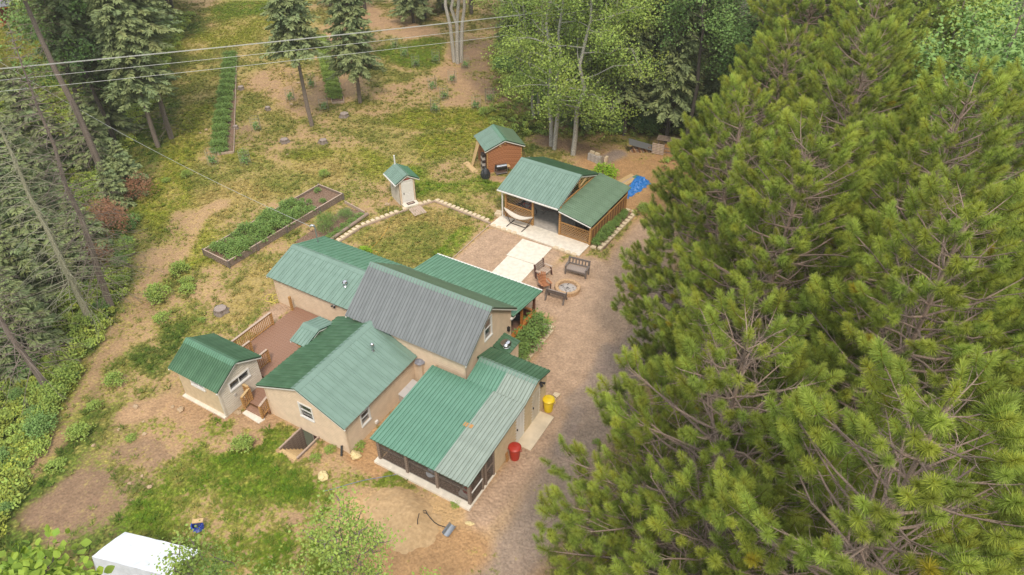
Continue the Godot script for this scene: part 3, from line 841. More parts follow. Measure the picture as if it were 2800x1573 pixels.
	# covered porch at the far side
	roof_slope(t, L(-3.2, 12.62, 2.36), L(-10.44, 12.62, 2.36), L(-10.44, 9.35, 2.86), L(-3.2, 9.35, 2.86), green, 0.23)
	gutter(t, L(-3.25, 12.68, 2.31), L(-10.44, 12.68, 2.31))
	pbar("gutter", L(-3.28, 9.2, 2.72), L(-3.28, 9.62, 2.7), 0.12, 0.1, mats["trim_white"], t)
	pbox("porch_floor", Vector3(6.85, 0.22, 3.0), L(-6.95, 10.85, 0.13), mats["deck"], t)
	for u in [-10.3, -8.1, -5.8, -3.55]:
		pbox("porch_post", Vector3(0.13, 2.12, 0.13), L(u, 12.28, 1.3), mats["redwood"], t)
	pbox("porch_post", Vector3(0.13, 2.4, 0.13), L(-3.55, 10.85, 1.4), mats["orange_board"], t)
	pbox("porch_post", Vector3(0.13, 2.5, 0.13), L(-3.55, 9.45, 1.45), mats["siding_pale"], t)
	pbar("porch_rail", L(-3.53, 9.4, 1.0), L(-3.53, 12.36, 1.0), 0.2, 0.05, mats["orange_board"], t)
	pbar("porch_rail", L(-3.45, 9.4, 0.9), L(-3.45, 12.36, 0.9), 0.05, 0.15, mats["orange_board"], t)
	pbar("porch_rail", L(-3.6, 12.3, 1.0), L(-6.6, 12.3, 1.0), 0.16, 0.05, mats["orange_board"], t)
	for i in 20: pbox("porch_board", Vector3(0.03, 0.78, 0.135), L(-3.5, 9.52 + i * 0.142, 0.5), mats["redwood"], t)
	for i in 21: pbox("porch_board", Vector3(0.135, 0.78, 0.03), L(-3.7 - i * 0.142, 12.3, 0.5), mats["redwood"], t)
	# dark chairs on the porch
	for q in [[-4.3, 11.6, 0.4], [-5.2, 10.3, 2.4]]:
		var c := thing("porch_chair", "black slatted chair on the porch " + ("nearest its outer corner post" if q[1] > 11.0 else "close to the house wall"), "chair", hw(q[0], q[1], 0.24), -PSI + q[2], "chairs on the covered porch")
		for x in [-0.24, 0.24]:
			for z in [-0.22, 0.22]: pbox("leg", Vector3(0.05, 0.42, 0.05), Vector3(x, 0.21, z), mats["black"], c)
			pbox("armrest", Vector3(0.07, 0.03, 0.5), Vector3(x, 0.64, 0), mats["black"], c)
			pbox("arm_support", Vector3(0.05, 0.2, 0.05), Vector3(x, 0.53, 0.2), mats["black"], c)
		pbox("seat", Vector3(0.55, 0.05, 0.52), Vector3(0, 0.44, 0), mats["black"], c)
		for i in 5: pbox("back_slat", Vector3(0.07, 0.55, 0.025), Vector3(-0.22 + i * 0.11, 0.74, -0.25), mats["black"], c, Basis(Vector3.RIGHT, -0.15))
		pbox("back_rail", Vector3(0.55, 0.06, 0.035), Vector3(0, 1.03, -0.3), mats["black"], c)
	# steel hatch between the two front wings
	var h := thing("cellar_hatch", "sloping galvanised steel hatch against the beige wall between two wings", "hatch", hw(-6.2, 4.05), -PSI)
	var hb := MB.new()
	hb.quad(Vector3(-0.36, 0, 0.6), Vector3(0.42, 0, 0.6), Vector3(0.42, 0.4, 0.6), Vector3(-0.36, 0.55, 0.6))
	hb.quad(Vector3(0.42, 0, 0.6), Vector3(0.42, 0, -0.62), Vector3(0.42, 0.4, -0.62), Vector3(0.42, 0.4, 0.6))
	hb.quad(Vector3(0.42, 0, -0.62), Vector3(-0.36, 0, -0.62), Vector3(-0.36, 0.55, -0.62), Vector3(0.42, 0.4, -0.62))
	part("hatch_box", hb, mats["concrete_grey"], h)
	var slope := Basis(Vector3.BACK, -atan2(0.15, 0.78))
	for k in [-1.0, 1.0]:
		var lid := pbox("lid", Vector3(0.86, 0.03, 0.62), Vector3(0.03, 0.5, k * 0.315), mats["painted_steel"], h, slope)
		pbox("handle", Vector3(0.14, 0.03, 0.03), Vector3(0.2, 0.025, -k * 0.2), mats["dark_metal"], lid)
	# stairwell down to the basement
	var s := thing("basement_stairs", "sunken wooden steps leading down under the front gable wall", "stairs", hw(-9.075, -1.9), -PSI)
	var wl := MB.new()
	wl.box(Vector3(-0.575, -0.8, -0.74), Vector3(0.1, 1.76, 1.5)); wl.box(Vector3(0.575, -0.8, -0.74), Vector3(0.1, 1.76, 1.5))
	part("retaining_wall", wl, mats["grey_wood"], s)
	var cp := MB.new()
	cp.box(Vector3(-0.57, 0.1, -0.72), Vector3(0.07, 0.05, 1.5)); cp.box(Vector3(0.57, 0.1, -0.72), Vector3(0.07, 0.05, 1.5))
	part("wall_cap", cp, mats["pale_wood"], s)
	pbox("floor", Vector3(1.05, 0.08, 1.2), Vector3(0, -1.6, -1.5), mats["concrete_grey"], s)
	pbox("back_wall", Vector3(1.05, 1.7, 0.08), Vector3(0, -0.78, -2.0), mats["concrete_grey"], s)
	pbox("basement_door", Vector3(0.8, 1.5, 0.05), Vector3(0, -0.8, -1.93), mats["bench_brown"], s)
	for i in 7:
		pbox("tread", Vector3(1.02, 0.045, 0.25), Vector3(0, -0.02 - i * 0.21, 0.02 - i * 0.2), mats["lumber"], s)
		pbox("riser", Vector3(1.0, 0.19, 0.02), Vector3(0, -0.13 - i * 0.21, -0.1 - i * 0.2), mats["cedar"], s)
	var ds := MB.new()
	ds.tube([L(-6.93, -0.48, 1.0) , L(-6.93, -0.5, 0.28), L(-6.84, -0.66, 0.04)], [0.0, 0.0, 0.0], 4)
	var pipe := thing("drain_pipe", "black corrugated drain pipe end at the front gable corner", "pipe", hw(-6.85, -0.62), -PSI)
	var pm := MB.new()
	var pts := []; var rad := []
	for i in 13:
		pts.append(Vector3(-0.1, 0.42, -0.14).lerp(Vector3(0.06, 0.05, 0.14), i / 12.0)); rad.append(0.06 if i % 2 == 0 else 0.05)
	pm.tube(pts, rad, 10)
	part("corrugated_pipe", pm, mats["black"], pipe)

# ------------------------------------------------------------------ the workshop with the screened run
func build_shed() -> void:
	var t := thing("screened_shed", "beige shed with a long low green steel roof and a screened front run", "shed", ORIGIN, -PSI)
	var sk := []
	for i in 9: sk.append(mats["roof_new_green"] if i < 6 else mats["roof_chalky"])
	roof_slope(t, L(-5.2, -0.3, 1.8), L(0.15, -0.3, 1.8), L(0.15, 4.67, 2.26), L(-5.2, 4.67, 2.26), sk, 0.2, 0.595, 0.045)
	var sk2 := []
	for i in 6: sk2.append(mats["roof_new_green"] if i < 3 else mats["roof_chalky"])
	var up := roof_slope(t, L(-3.15, 4.67, 2.262), L(0.15, 4.67, 2.262), L(0.15, 5.89, 2.73), L(-3.15, 5.89, 2.73), sk2, 0.2, 0.595, 0.045)
	roof_slope(t, L(0.15, 7.2, 2.36), L(-3.3, 7.2, 2.36), L(-3.3, 5.89, 2.73), L(0.15, 5.89, 2.73), [mats["roof_deep_green"]], 0.23)
	ridge_cap(up, L(-3.15, 5.89, 2.73), L(0.15, 5.89, 2.73), Vector3(0, -0.36, 0.93).normalized(), Vector3(0, -0.27, -0.96).normalized(), mats["roof_faded"], 0.2)
	var pt := MB.new()
	pt.box(L(-1.72, 2.4, 2.083), Vector3(0.2, 0.012, 0.22), Basis(Vector3.RIGHT, 0.09)); pt.box(L(-1.46, 2.42, 2.085), Vector3(0.22, 0.012, 0.2), Basis(Vector3.RIGHT, 0.09))
	part("rust_patch", pt, mats["rust_patch"], t)
	var wm: Material = mats["stucco"]
	# right wall, solid part with two doors
	siding(t, L(0, 2.0, 0), L(0, 7.0, 0), [Vector2(0, 0), Vector2(5.0, 0), Vector2(5.0, 2.32), Vector2(3.9, 2.6), Vector2(2.7, 2.16), Vector2(0, 1.92)], [[2.02, 0.06, 2.76, 2.0], [3.6, 0.06, 4.32, 2.04]], wm, "wall", 0.2)
	door(t, L(-0.03, 4.39, 0.06), Vector3.FORWARD, 0.72, 1.94, mats["trim_white"])
	door(t, L(-0.03, 5.96, 0.06), Vector3.FORWARD, 0.7, 1.98, mats["siding_pale"])
	siding(t, L(0, 7.0, 0), L(-3.4, 7.0, 0), [Vector2(0, 0), Vector2(3.4, 0), Vector2(3.4, 2.32), Vector2(0, 2.32)], [], wm, "wall", 0.2)
	siding(t, L(-5.1, 1.98, 0.0), L(0, 1.98, 0.0), [Vector2(0, 0), Vector2(5.1, 0), Vector2(5.1, 1.92), Vector2(0, 1.92)], [], mats["grey_wood"], "wall", 0.2)
	siding(t, L(-5.1, 4.9, 0), L(-5.1, 1.98, 0), [Vector2(0, 0), Vector2(2.92, 0), Vector2(2.92, 1.92), Vector2(0, 2.16)], [], wm, "wall", 0.2)
	# screened run: concrete curb, posts, rails, screens
	pbox("curb", Vector3(5.32, 0.16, 0.34), L(-2.56, -0.1, 0.08), mats["concrete"], t)
	pbox("curb", Vector3(0.1, 0.07, 2.0), L(0.02, 1.08, 0.035), mats["concrete"], t)
	for u in [-5.05, -3.45, -1.76, -0.04]:
		pbox("post", Vector3(0.14, 1.6, 0.14), L(u, 0.02, 0.94), mats["grey_wood"], t)
	pbox("rail", Vector3(4.9, 0.09, 0.06), L(-2.55, 0.1, 0.86), mats["grey_wood"], t)
	pbox("rail", Vector3(5.1, 0.12, 0.06), L(-2.55, 0.12, 1.68), mats["grey_wood"], t)
	for u in [-4.25, -2.6, -0.9]:
		pbox("screen", Vector3(1.5, 1.5, 0.006), L(u, 0.03, 0.9), mats["screen"], t)
	pbox("screen", Vector3(0.006, 1.5, 0.9), L(0.0, 0.52, 0.85), mats["screen"], t)
	pbox("screen", Vector3(0.006, 1.55, 0.62), L(0.0, 1.64, 0.86), mats["screen"], t)
	pbar("rail", L(0.03, 0.1, 0.86), L(0.03, 1.0, 0.86), 0.05, 0.06, mats["trim_white"], t)
	for v in [1.02, 1.3, 1.96]: pbox("post", Vector3(0.1, 1.74, 0.1), L(0.0, v, 0.92), mats["grey_wood"], t)
	pbar("rail", L(0.0, 1.34, 0.95), L(0.0, 1.94, 0.95), 0.06, 0.1, mats["grey_wood"], t)
	pbar("rail", L(0.0, 1.34, 1.75), L(0.0, 1.94, 1.75), 0.06, 0.1, mats["grey_wood"], t)
	pbox("screen", Vector3(0.006, 1.5, 1.8), L(-5.06, 1.05, 0.9), mats["screen"], t)
	pbox("floor", Vector3(5.0, 0.03, 1.9), L(-2.55, 1.02, 0.015), mats["soil"], t)
	var lamp := part("wall_lamp", boxmesh(Vector3(0.1, 0.1, 0.16)), mats["lamp_black"], t, L(0.08, 6.3, 2.24))
	for k in [-1.0, 1.0]:
		var hd := MB.new()
		hd.tube([Vector3(0.03, 0, k * 0.06), Vector3(0.16, -0.06, k * 0.14)], [0.04, 0.07], 10)
		part("lamp_head", hd, mats["lamp_black"], lamp)
	# what stands in the run
	var f := thing("hanging_feeder", "pale plastic feeder behind the middle screen of the shed run", "feeder", hw(-2.5, 0.55, 0.03), -PSI)
	var fb := MB.new()
	fb.lathe([Vector2(0.0, 0.02), Vector2(0.24, 0.02), Vector2(0.26, 0.1), Vector2(0.14, 0.14), Vector2(0.16, 0.5), Vector2(0.17, 0.75), Vector2(0.08, 0.82), Vector2(0, 0.83)], Vector3.ZERO, 14)
	part("feeder_body", fb, mats["tarp_white"], f)
	var r := thing("red_bowl", "red plastic bowl on a block in the corner of the screened run", "bowl", hw(-0.42, 0.42, 0.26), -PSI)
	var rb := MB.new()
	rb.lathe([Vector2(0, 0), Vector2(0.12, 0), Vector2(0.2, 0.14), Vector2(0.22, 0.15), Vector2(0.18, 0.13), Vector2(0.1, 0.03), Vector2(0, 0.03)], Vector3.ZERO, 18)
	part("bowl", rb, mats["red_plastic"], r)
	var bk := thing("feed_block", "pale concrete block under the red bowl in the run", "block", hw(-0.5, 0.4, 0.03), -PSI)
	pbox("block", Vector3(0.55, 0.23, 0.42), Vector3(0, 0.115, 0), mats["concrete_grey"], bk)
	# slab, bins
	var pad := thing("door_slab", "pale concrete slab outside the two shed doors", "slab", hw(0.42, 5.24), -PSI)
	pbox("slab", Vector3(0.8, 0.08, 2.45), Vector3(0, 0.04, 0), mats["concrete_stained"], pad)
	trash_can("trash_can", "yellow plastic trash can with lid beside the shed corner", hw(0.32, 6.78), mats["yellow_plastic"])
	trash_can("trash_can", "red plastic trash can with lid against the shed wall", hw(0.36, 3.3), mats["red_plastic"])
	var bd := thing("leaning_board", "short wooden board leaning on the wall behind the red trash can", "board", hw(0.1, 2.98), -PSI)
	pbox("board", Vector3(0.04, 0.55, 0.2), Vector3(0.03, 0.28, 0), mats["cedar"], bd, Basis(Vector3.BACK, 0.12))

func trash_can(called: String, label: String, at: Vector3, m: Material) -> void:
	var t := thing(called, label, "trash can", at, -PSI + 0.3, "plastic trash cans by the shed")
	var b := MB.new()
	b.lathe([Vector2(0, 0.0), Vector2(0.2, 0.0), Vector2(0.22, 0.03), Vector2(0.245, 0.4), Vector2(0.255, 0.41), Vector2(0.265, 0.72), Vector2(0.29, 0.73), Vector2(0.29, 0.78)], Vector3.ZERO, 28)
	part("barrel", b, m, t)
	var l := MB.new()
	l.lathe([Vector2(0.3, 0.74), Vector2(0.31, 0.8), Vector2(0.24, 0.85), Vector2(0.1, 0.88), Vector2(0, 0.885)], Vector3.ZERO, 28)
	var ld := part("lid", l, m, t)
	var h := MB.new()
	h.tube([Vector3(-0.09, 0.87, 0), Vector3(-0.06, 0.925, 0), Vector3(0.06, 0.925, 0), Vector3(0.09, 0.87, 0)], [0.016, 0.016, 0.016, 0.016], 6)
	part("handle", h, m, ld)
	for k in [-1.0, 1.0]:
		var s := MB.new()
		s.tube([Vector3(k * 0.26, 0.66, -0.06), Vector3(k * 0.33, 0.62, -0.05), Vector3(k * 0.33, 0.62, 0.05), Vector3(k * 0.26, 0.66, 0.06)], [0.016, 0.016, 0.016, 0.016], 6)
		part("side_handle", s, m, t)

# ------------------------------------------------------------------ deck and garden shed
func build_deck() -> void:
	var t := thing("deck", "brown composite deck with wooden railings between house and small shed", "deck", ORIGIN, -PSI)
	var y := 0.285
	pbox("frame", Vector3(4.7, 0.2, 5.1), L(-13.98, 3.65, 0.15), mats["cedar_dark"], t)
	pbox("frame", Vector3(1.75, 0.2, 1.6), L(-12.55, 0.25, 0.15), mats["cedar_dark"], t)
	var u := -16.35
	var i := 0
	while u < -11.72:
		var v0 := 1.08 if u < -13.4 else -0.6
		pbar("plank", L(u + 0.07, v0, y), L(u + 0.07, 6.3, y), 0.136, 0.03, mats["deck"], t)
		u += 0.142
		i += 1
	railing(t, L(-16.3, 1.1, 0.3), L(-16.3, 4.42, 0.3), 0.92, mats["cedar"], mats["pale_wood"])
	pbox("post", Vector3(0.13, 1.0, 0.13), L(-16.3, 5.95, 0.8), mats["cedar"], t)
	railing(t, L(-15.5, 1.1, 0.3), L(-15.5, 2.1, 0.3), 0.92, mats["cedar"], mats["pale_wood"])
	railing(t, L(-14.2, 1.1, 0.3), L(-14.2, 2.08, 0.3), 0.92, mats["cedar"], mats["pale_wood"])
	railing(t, L(-12.95, -0.95, 0.12), L(-12.95, -0.4, 0.3), 0.85, mats["cedar"], mats["lumber"])
	railing(t, L(-13.3, -0.42, 0.3), L(-13.0, -0.42, 0.3), 0.95, mats["cedar"], mats["lumber"])
	railing(t, L(-11.72, -0.95, 0.12), L(-11.72, -0.4, 0.3), 0.85, mats["cedar"], mats["pale_wood"])
	pbox("step", Vector3(1.1, 0.15, 0.3), L(-12.35, -0.78, 0.08), mats["deck"], t)
	var pad := thing("step_slab", "pale six-sided concrete slab at the foot of the deck step", "slab", hw(-12.3, -1.0), -PSI)
	var pm := MB.new()
	pm.prism([Vector2(-0.62, 0.18), Vector2(0.6, 0.26), Vector2(0.66, -0.1), Vector2(0.1, -0.4), Vector2(-0.6, -0.4)], 0.0, 0.06)
	part("slab", pm, mats["concrete"], pad)
	# little gable roof over the house door
	var a := thing("door_canopy", "small faded green gable canopy over the house door on the deck", "canopy", ORIGIN, -PSI)
	var ra := gable_roof(a, "u", -12.72, -11.62, 2.5, 4.75, 2.2, 2.2, 3.62, 2.56, [mats["roof_faded"]], [mats["roof_faded"]], 0.23)
	for v in [2.65, 4.6]:
		pbar("brace", L(-12.55, v, 2.14), L(-11.62, v, 1.55), 0.08, 0.08, mats["cedar"], a)
		pbox("bracket", Vector3(0.08, 0.7, 0.08), L(-11.67, v, 1.82), mats["cedar"], a)
	# shed
	var s := thing("garden_shed", "small beige shed with a dark green gable roof beside the deck", "shed", ORIGIN, -PSI)
	gable_roof(s, "u", -16.7, -13.19, -1.97, 0.98, 2.02, 2.1, -0.52, 2.92, [mats["roof_deep_green"]], [mats["roof_deep_green"]], 0.14, mats["roof_green"])
	siding(s, L(-16.4, -1.72, 0), L(-13.45, -1.72, 0), [Vector2(0, 0), Vector2(2.95, 0), Vector2(2.95, 2.1), Vector2(0, 2.1)], [[1.05, 1.42, 1.9, 1.72]], mats["stucco"], "wall", 9.0)
	siding(s, L(-13.45, -1.72, 0), L(-13.45, 0.8, 0), [Vector2(0, 0), Vector2(2.52, 0), Vector2(2.52, 2.14), Vector2(1.2, 2.8), Vector2(0, 2.12)], [[0.66, 1.34, 1.84, 1.76]], mats["siding_pale"])
	siding(s, L(-13.45, 0.8, 0), L(-16.4, 0.8, 0), [Vector2(0, 0), Vector2(2.95, 0), Vector2(2.95, 2.14), Vector2(0, 2.14)], [], mats["siding_pale"])
	siding(s, L(-16.4, 0.8, 0), L(-16.4, -1.72, 0), [Vector2(0, 0), Vector2(2.52, 0), Vector2(2.52, 2.12), Vector2(1.32, 2.8), Vector2(0, 2.14)], [], mats["siding_pale"])
	window(s, L(-13.45, -0.47, 1.55), Vector3.FORWARD, 1.18, 0.42, true)
	window(s, L(-14.92, -1.72, 1.57), Vector3.RIGHT, 0.85, 0.3, true)
	corner_board(s, L(-13.45, -1.72, 0), 2.08, mats["siding_pale"])
	pbox("outlet_box", Vector3(0.06, 0.14, 0.12), L(-13.4, -0.94, 0.9), mats["concrete_grey"], s)
	pbox("footing", Vector3(3.1, 0.1, 0.2), L(-14.95, -1.8, 0.05), mats["concrete"], s)

# ------------------------------------------------------------------ pavilion and the things round it
func lattice(parent: Node, a: Vector3, b: Vector3, h0: float, h1: float, m: Material) -> void:
	var d := (b - a).normalized()
	var w := a.distance_to(b)
	var o := d.cross(Vector3.UP)
	var mb := MB.new()
	for dir in [-1.0, 1.0]:
		var off := -(h1 - h0)
		while off < w:
			var s0 := off; var y0 := h0; var s1 := off + (h1 - h0); var y1 := h1
			if s0 < 0.0: y0 -= s0; s0 = 0.0
			if s1 > w: y1 -= s1 - w; s1 = w
			if s1 - s0 > 0.03:
				var p: Vector3 = a + d * (s0 if dir > 0.0 else w - s0) + Vector3.UP * y0 + o * dir * 0.006
				var q: Vector3 = a + d * (s1 if dir > 0.0 else w - s1) + Vector3.UP * y1 + o * dir * 0.006
				var z: Vector3 = (q - p).normalized()
				mb.box((p + q) * 0.5, Vector3(0.042, 0.01, p.distance_to(q)), Basis(z.cross(o), o, z))
			off += 0.2
	var lt := part("lattice_panel", mb, m, parent)
	lt.set_meta("kind", "stuff")
	pbar("lattice_frame", a + Vector3.UP * h1, b + Vector3.UP * h1, 0.07, 0.08, m, lt)
	pbar("lattice_frame", a + Vector3.UP * (h0 + 0.03), b + Vector3.UP * (h0 + 0.03), 0.06, 0.06, m, lt)

func build_pavilion() -> void:
	var turn := -PSI - deg_to_rad(2.5)
	var o := hw(-11.25, 20.03)
	var bs := Basis(Vector3.UP, turn)
	var t := thing("pavilion", "open wooden pavilion with lattice fronts and a green steel roof", "pavilion", o, turn)
	pbox("floor", Vector3(7.05, 0.1, 1.52), Vector3(3.52, 0.05, -0.76), mats["concrete"], t)
	pbox("floor", Vector3(6.9, 0.09, 5.6), Vector3(3.55, 0.05, -4.33), mats["concrete_grey"], t)
	var paler := [mats["roof_faded"]]  # front slope colour brightened as if lit, back slope kept dark
	gable_roof(t, "u", -0.15, 4.72, 1.18, 7.35, 2.3, 2.1, 4.3, 3.36, paler, [mats["roof_deep_green"]], 0.23, mats["roof_faded"])
	roof_slope(t, L(7.22, 1.15, 1.76), L(7.22, 7.3, 1.76), L(4.66, 7.3, 2.2), L(4.66, 1.15, 2.2), [mats["roof_olive"]], 0.23)
	gutter(t, L(-0.15, 1.13, 2.24), L(4.7, 1.13, 2.24))
	pbar("gutter", L(4.75, 1.12, 2.12), L(7.2, 1.12, 1.68), 0.05, 0.07, mats["trim_white"], t)
	pbox("downspout", Vector3(0.08, 2.1, 0.08), L(0.18, 1.3, 1.15), mats["trim_white"], t)
	for p in [[0.35, 1.5, 2.15], [2.55, 1.5, 2.2], [4.7, 1.5, 2.1], [7.02, 1.5, 1.66], [0.35, 7.0, 2.0], [4.7, 7.0, 2.0], [7.02, 7.0, 1.65], [7.02, 4.2, 1.65]]:
		pbox("post", Vector3(0.14, p[2] - 0.09, 0.14), L(p[0], p[1], (p[2] + 0.09) * 0.5), mats["cedar"], t)
	pbar("beam", L(0.2, 1.5, 2.24), L(4.75, 1.5, 2.24), 0.1, 0.16, mats["cedar"], t)
	pbar("beam", L(0.2, 7.0, 2.14), L(4.75, 7.0, 2.14), 0.1, 0.16, mats["cedar"], t)
	for u in [0.35, 4.6]:
		pbar("tie_beam", L(u, 1.4, 2.26), L(u, 7.1, 2.12), 0.08, 0.14, mats["cedar"], t)
		pbox("king_post", Vector3(0.09, 0.92, 0.09), L(u, 4.3, 2.78), mats["cedar"], t)
		pbar("rafter", L(u, 1.6, 2.32), L(u, 4.3, 3.2), 0.09, 0.12, mats["lumber"], t)
		pbar("rafter", L(u, 7.0, 2.14), L(u, 4.3, 3.2), 0.09, 0.12, mats["lumber"], t)
		pbar("brace", L(u, 4.3, 2.4), L(u, 5.4, 2.72), 0.07, 0.1, mats["lumber"], t)
	lattice(t, L(0.42, 1.5, 0), L(2.48, 1.5, 0), 0.12, 1.2, mats["cedar"])
	lattice(t, L(4.78, 1.5, 0), L(6.95, 1.5, 0), 0.12, 1.1, mats["cedar"])
	lattice(t, L(0.35, 7.0, 0), L(0.35, 1.6, 0), 0.12, 2.1, mats["cedar_dark"])
	lattice(t, L(4.6, 7.0, 0), L(0.42, 7.0, 0), 0.12, 2.0, mats["cedar_dark"])
	for i in 38:
		pbox("wall_board", Vector3(0.03, 1.16, 0.135), L(7.04, 1.65 + i * 0.142, 0.68), mats["cedar_dark" if i % 3 else "cedar"], t)
	pbar("wall_rail", L(7.08, 1.5, 1.28), L(7.08, 7.0, 1.28), 0.1, 0.06, mats["cedar"], t)
	for i in 17:
		pbox("wall_board", Vector3(0.135, 1.5, 0.03), L(4.75 + i * 0.142, 7.02, 0.86), mats["cedar_dark"], t)
	# picnic table inside
	var at := func(u: float, v: float, h := 0.1) -> Vector3: return o + bs * L(u, v, h)
	var pt := thing("picnic_table", "grey wooden picnic table in the shade of the pavilion", "table", at.call(2.9, 4.0), turn + 0.2)
	for i in 5: pbox("top_board", Vector3(0.15, 0.04, 1.9), Vector3(-0.32 + i * 0.16, 0.74, 0), mats["bench_slat"], pt)
	for k in [-1.0, 1.0]:
		for i in 2: pbox("seat_board", Vector3(0.14, 0.04, 1.9), Vector3(k * (0.62 + i * 0.15), 0.44, 0), mats["bench_slat"], pt)
		pbox("cross_beam", Vector3(1.5, 0.09, 0.05), Vector3(0, 0.38, k * 0.7), mats["bench_grey"], pt)
		for s in [-1.0, 1.0]: pbar("leg", Vector3(s * 0.62, 0.0, k * 0.74), Vector3(s * 0.26, 0.72, k * 0.74), 0.09, 0.05, mats["bench_grey"], pt)
	var g := thing("gas_grill", "black covered grill behind the right lattice of the pavilion", "grill", at.call(5.75, 2.7), turn)
	pbox("cart", Vector3(0.7, 0.7, 0.55), Vector3(0, 0.42, 0), mats["black"], g)
	var lidm := MB.new()
	for k in 8:
		var a0 := PI * k / 8.0; var a1 := PI * (k + 1) / 8.0
		lidm.quad(Vector3(-0.38, 0.78 + sin(a0) * 0.3, cos(a0) * 0.3), Vector3(0.38, 0.78 + sin(a0) * 0.3, cos(a0) * 0.3), Vector3(0.38, 0.78 + sin(a1) * 0.3, cos(a1) * 0.3), Vector3(-0.38, 0.78 + sin(a1) * 0.3, cos(a1) * 0.3))
		for e in [-0.38, 0.38]: lidm.tri(Vector3(e, 0.78, 0), Vector3(e, 0.78 + sin(a0) * 0.3, cos(a0) * 0.3), Vector3(e, 0.78 + sin(a1) * 0.3, cos(a1) * 0.3))
	part("lid", lidm, mats["black"], g)
	for k in [-1.0, 1.0]: pbox("side_shelf", Vector3(0.3, 0.04, 0.45), Vector3(k * 0.54, 0.78, 0), mats["dark_metal"], g)
	for x in [-0.3, 0.3]:
		for z in [-0.22, 0.22]: pbox("leg", Vector3(0.06, 0.09, 0.06), Vector3(x, 0.045, z), mats["dark_metal"], g)
	var cb := thing("storage_cabinet", "dark storage cabinet in the back corner of the pavilion lean-to", "cabinet", at.call(6.2, 5.8), turn)
	pbox("body", Vector3(1.0, 1.2, 0.6), Vector3(0, 0.6, 0), mats["black_plastic"], cb)
	for k in [-1.0, 1.0]: pbox("door", Vector3(0.48, 1.1, 0.03), Vector3(k * 0.25, 0.6, 0.315), mats["dark_metal"], cb)
	var bk := thing("bicycle", "dark bicycle leaning inside the left lattice of the pavilion", "bicycle", at.call(1.35, 2.6), turn + 0.1)
	for k in [-0.5, 0.5]:
		var wh := MB.new()
		var wp := []; var wr := []
		for i in 21:
			wp.append(Vector3(k + cos(TAU * i / 20.0) * 0.32, 0.33 + sin(TAU * i / 20.0) * 0.32, 0)); wr.append(0.022)
		wh.tube(wp, wr, 6, false)
		var w := part("wheel", wh, mats["black"], bk)
		var sp := MB.new()
		for i in 8: sp.tube([Vector3(k, 0.33, 0), Vector3(k + cos(TAU * i / 8.0) * 0.31, 0.33 + sin(TAU * i / 8.0) * 0.31, 0)], [0.006, 0.006], 4, false)
		part("spokes", sp, mats["silver"], w)
	var fr := MB.new()
	for q in [[-0.5, 0.33, -0.15, 0.8], [-0.5, 0.33, -0.05, 0.3], [-0.05, 0.3, -0.18, 0.88], [-0.16, 0.78, 0.36, 0.8], [-0.05, 0.3, 0.38, 0.74], [0.5, 0.33, 0.34, 0.92]]:
		fr.tube([Vector3(q[0], q[1], 0), Vector3(q[2], q[3], 0)], [0.02, 0.02], 6)
	part("frame", fr, mats["red_plastic"], bk)
	pbox("saddle", Vector3(0.26, 0.05, 0.13), Vector3(-0.18, 0.91, 0), mats["black"], bk)
	pbox("handlebar", Vector3(0.04, 0.04, 0.56), Vector3(0.34, 0.95, 0), mats["black"], bk)
	# hammock on its stand
	var hm := thing("hammock", "white hammock on a dark steel stand on the pavilion slab", "hammock", at.call(1.75, 0.86), turn)
	var sm: Material = mats["dark_metal"]
	for k in [-1.0, 1.0]:
		var ft := MB.new()
		ft.tube([Vector3(k * 0.62, 0.03, -0.52), Vector3(k * 0.62, 0.03, 0.52)], [0.03, 0.03], 8)
		part("foot", ft, sm, hm)
		var arm := MB.new()
		arm.tube([Vector3(k * 0.62, 0.06, 0), Vector3(k * 1.18, 1.04, 0)], [0.03, 0.025], 8)
		part("arm", arm, sm, hm)
	var br := MB.new()
	br.tube([Vector3(-0.62, 0.06, 0), Vector3(0.62, 0.06, 0)], [0.03, 0.03], 8)
	part("base_tube", br, sm, hm)
	var cl := MB.new()
	var row := func(x: float, s: float) -> Vector3:
		var tt := x / 1.16
		var wd := 0.22 * (1.0 - pow(absf(tt), 3.0)) + 0.02
		return Vector3(x, 0.6 + 0.42 * tt * tt + 0.12 * s * s, s * wd)
	for i in 24:
		for j in 6:
			var x0 := -1.16 + 2.32 * i / 24.0; var x1 := -1.16 + 2.32 * (i + 1) / 24.0
			var s0 := -1.0 + j / 3.0; var s1 := -1.0 + (j + 1) / 3.0
			cl.quad(row.call(x0, s1), row.call(x1, s1), row.call(x1, s0), row.call(x0, s0))
	part("cloth", cl, mats["rope"], hm)
	# the two white slabs, the gravel edging
	for q in [[-7.3, 18.55, 2.25, 2.2, "outer bright white concrete slab next to the pavilion step"], [-7.2, 16.25, 2.15, 2.3, "inner bright white concrete slab next to the green porch roof"]]:
		var sl := thing("path_slab", q[4], "slab", hw(q[0], q[1]), -PSI + 0.01, "white slabs of the path")
		pbox("slab", Vector3(q[2], 0.07, q[3]), Vector3(0, 0.035, 0), mats["concrete"], sl)
	var ed := thing("lawn_edging", "thin pale strip edging the lawn beside the gravel", "edging", hw(-11.3, 17.0), -PSI)
	pbox("strip", Vector3(0.05, 0.06, 6.2), Vector3(0, 0.03, 0), mats["pale_wood"], ed)
	# brown tool shed
	var sturn := -PSI + deg_to_rad(49.6)
	var so := hw(-15.39, 26.4)
	var sb := thing("tool_shed", "orange brown plywood shed with a green gable roof behind the pavilion", "shed", so, sturn)
	gable_roof(sb, "v", -0.25, 3.05, -0.22, 2.7, 2.0, 2.0, 1.4, 2.7, [mats["roof_faded"]], [mats["roof_olive"]], 0.2, mats["roof_green"])
	var ww := 2.8
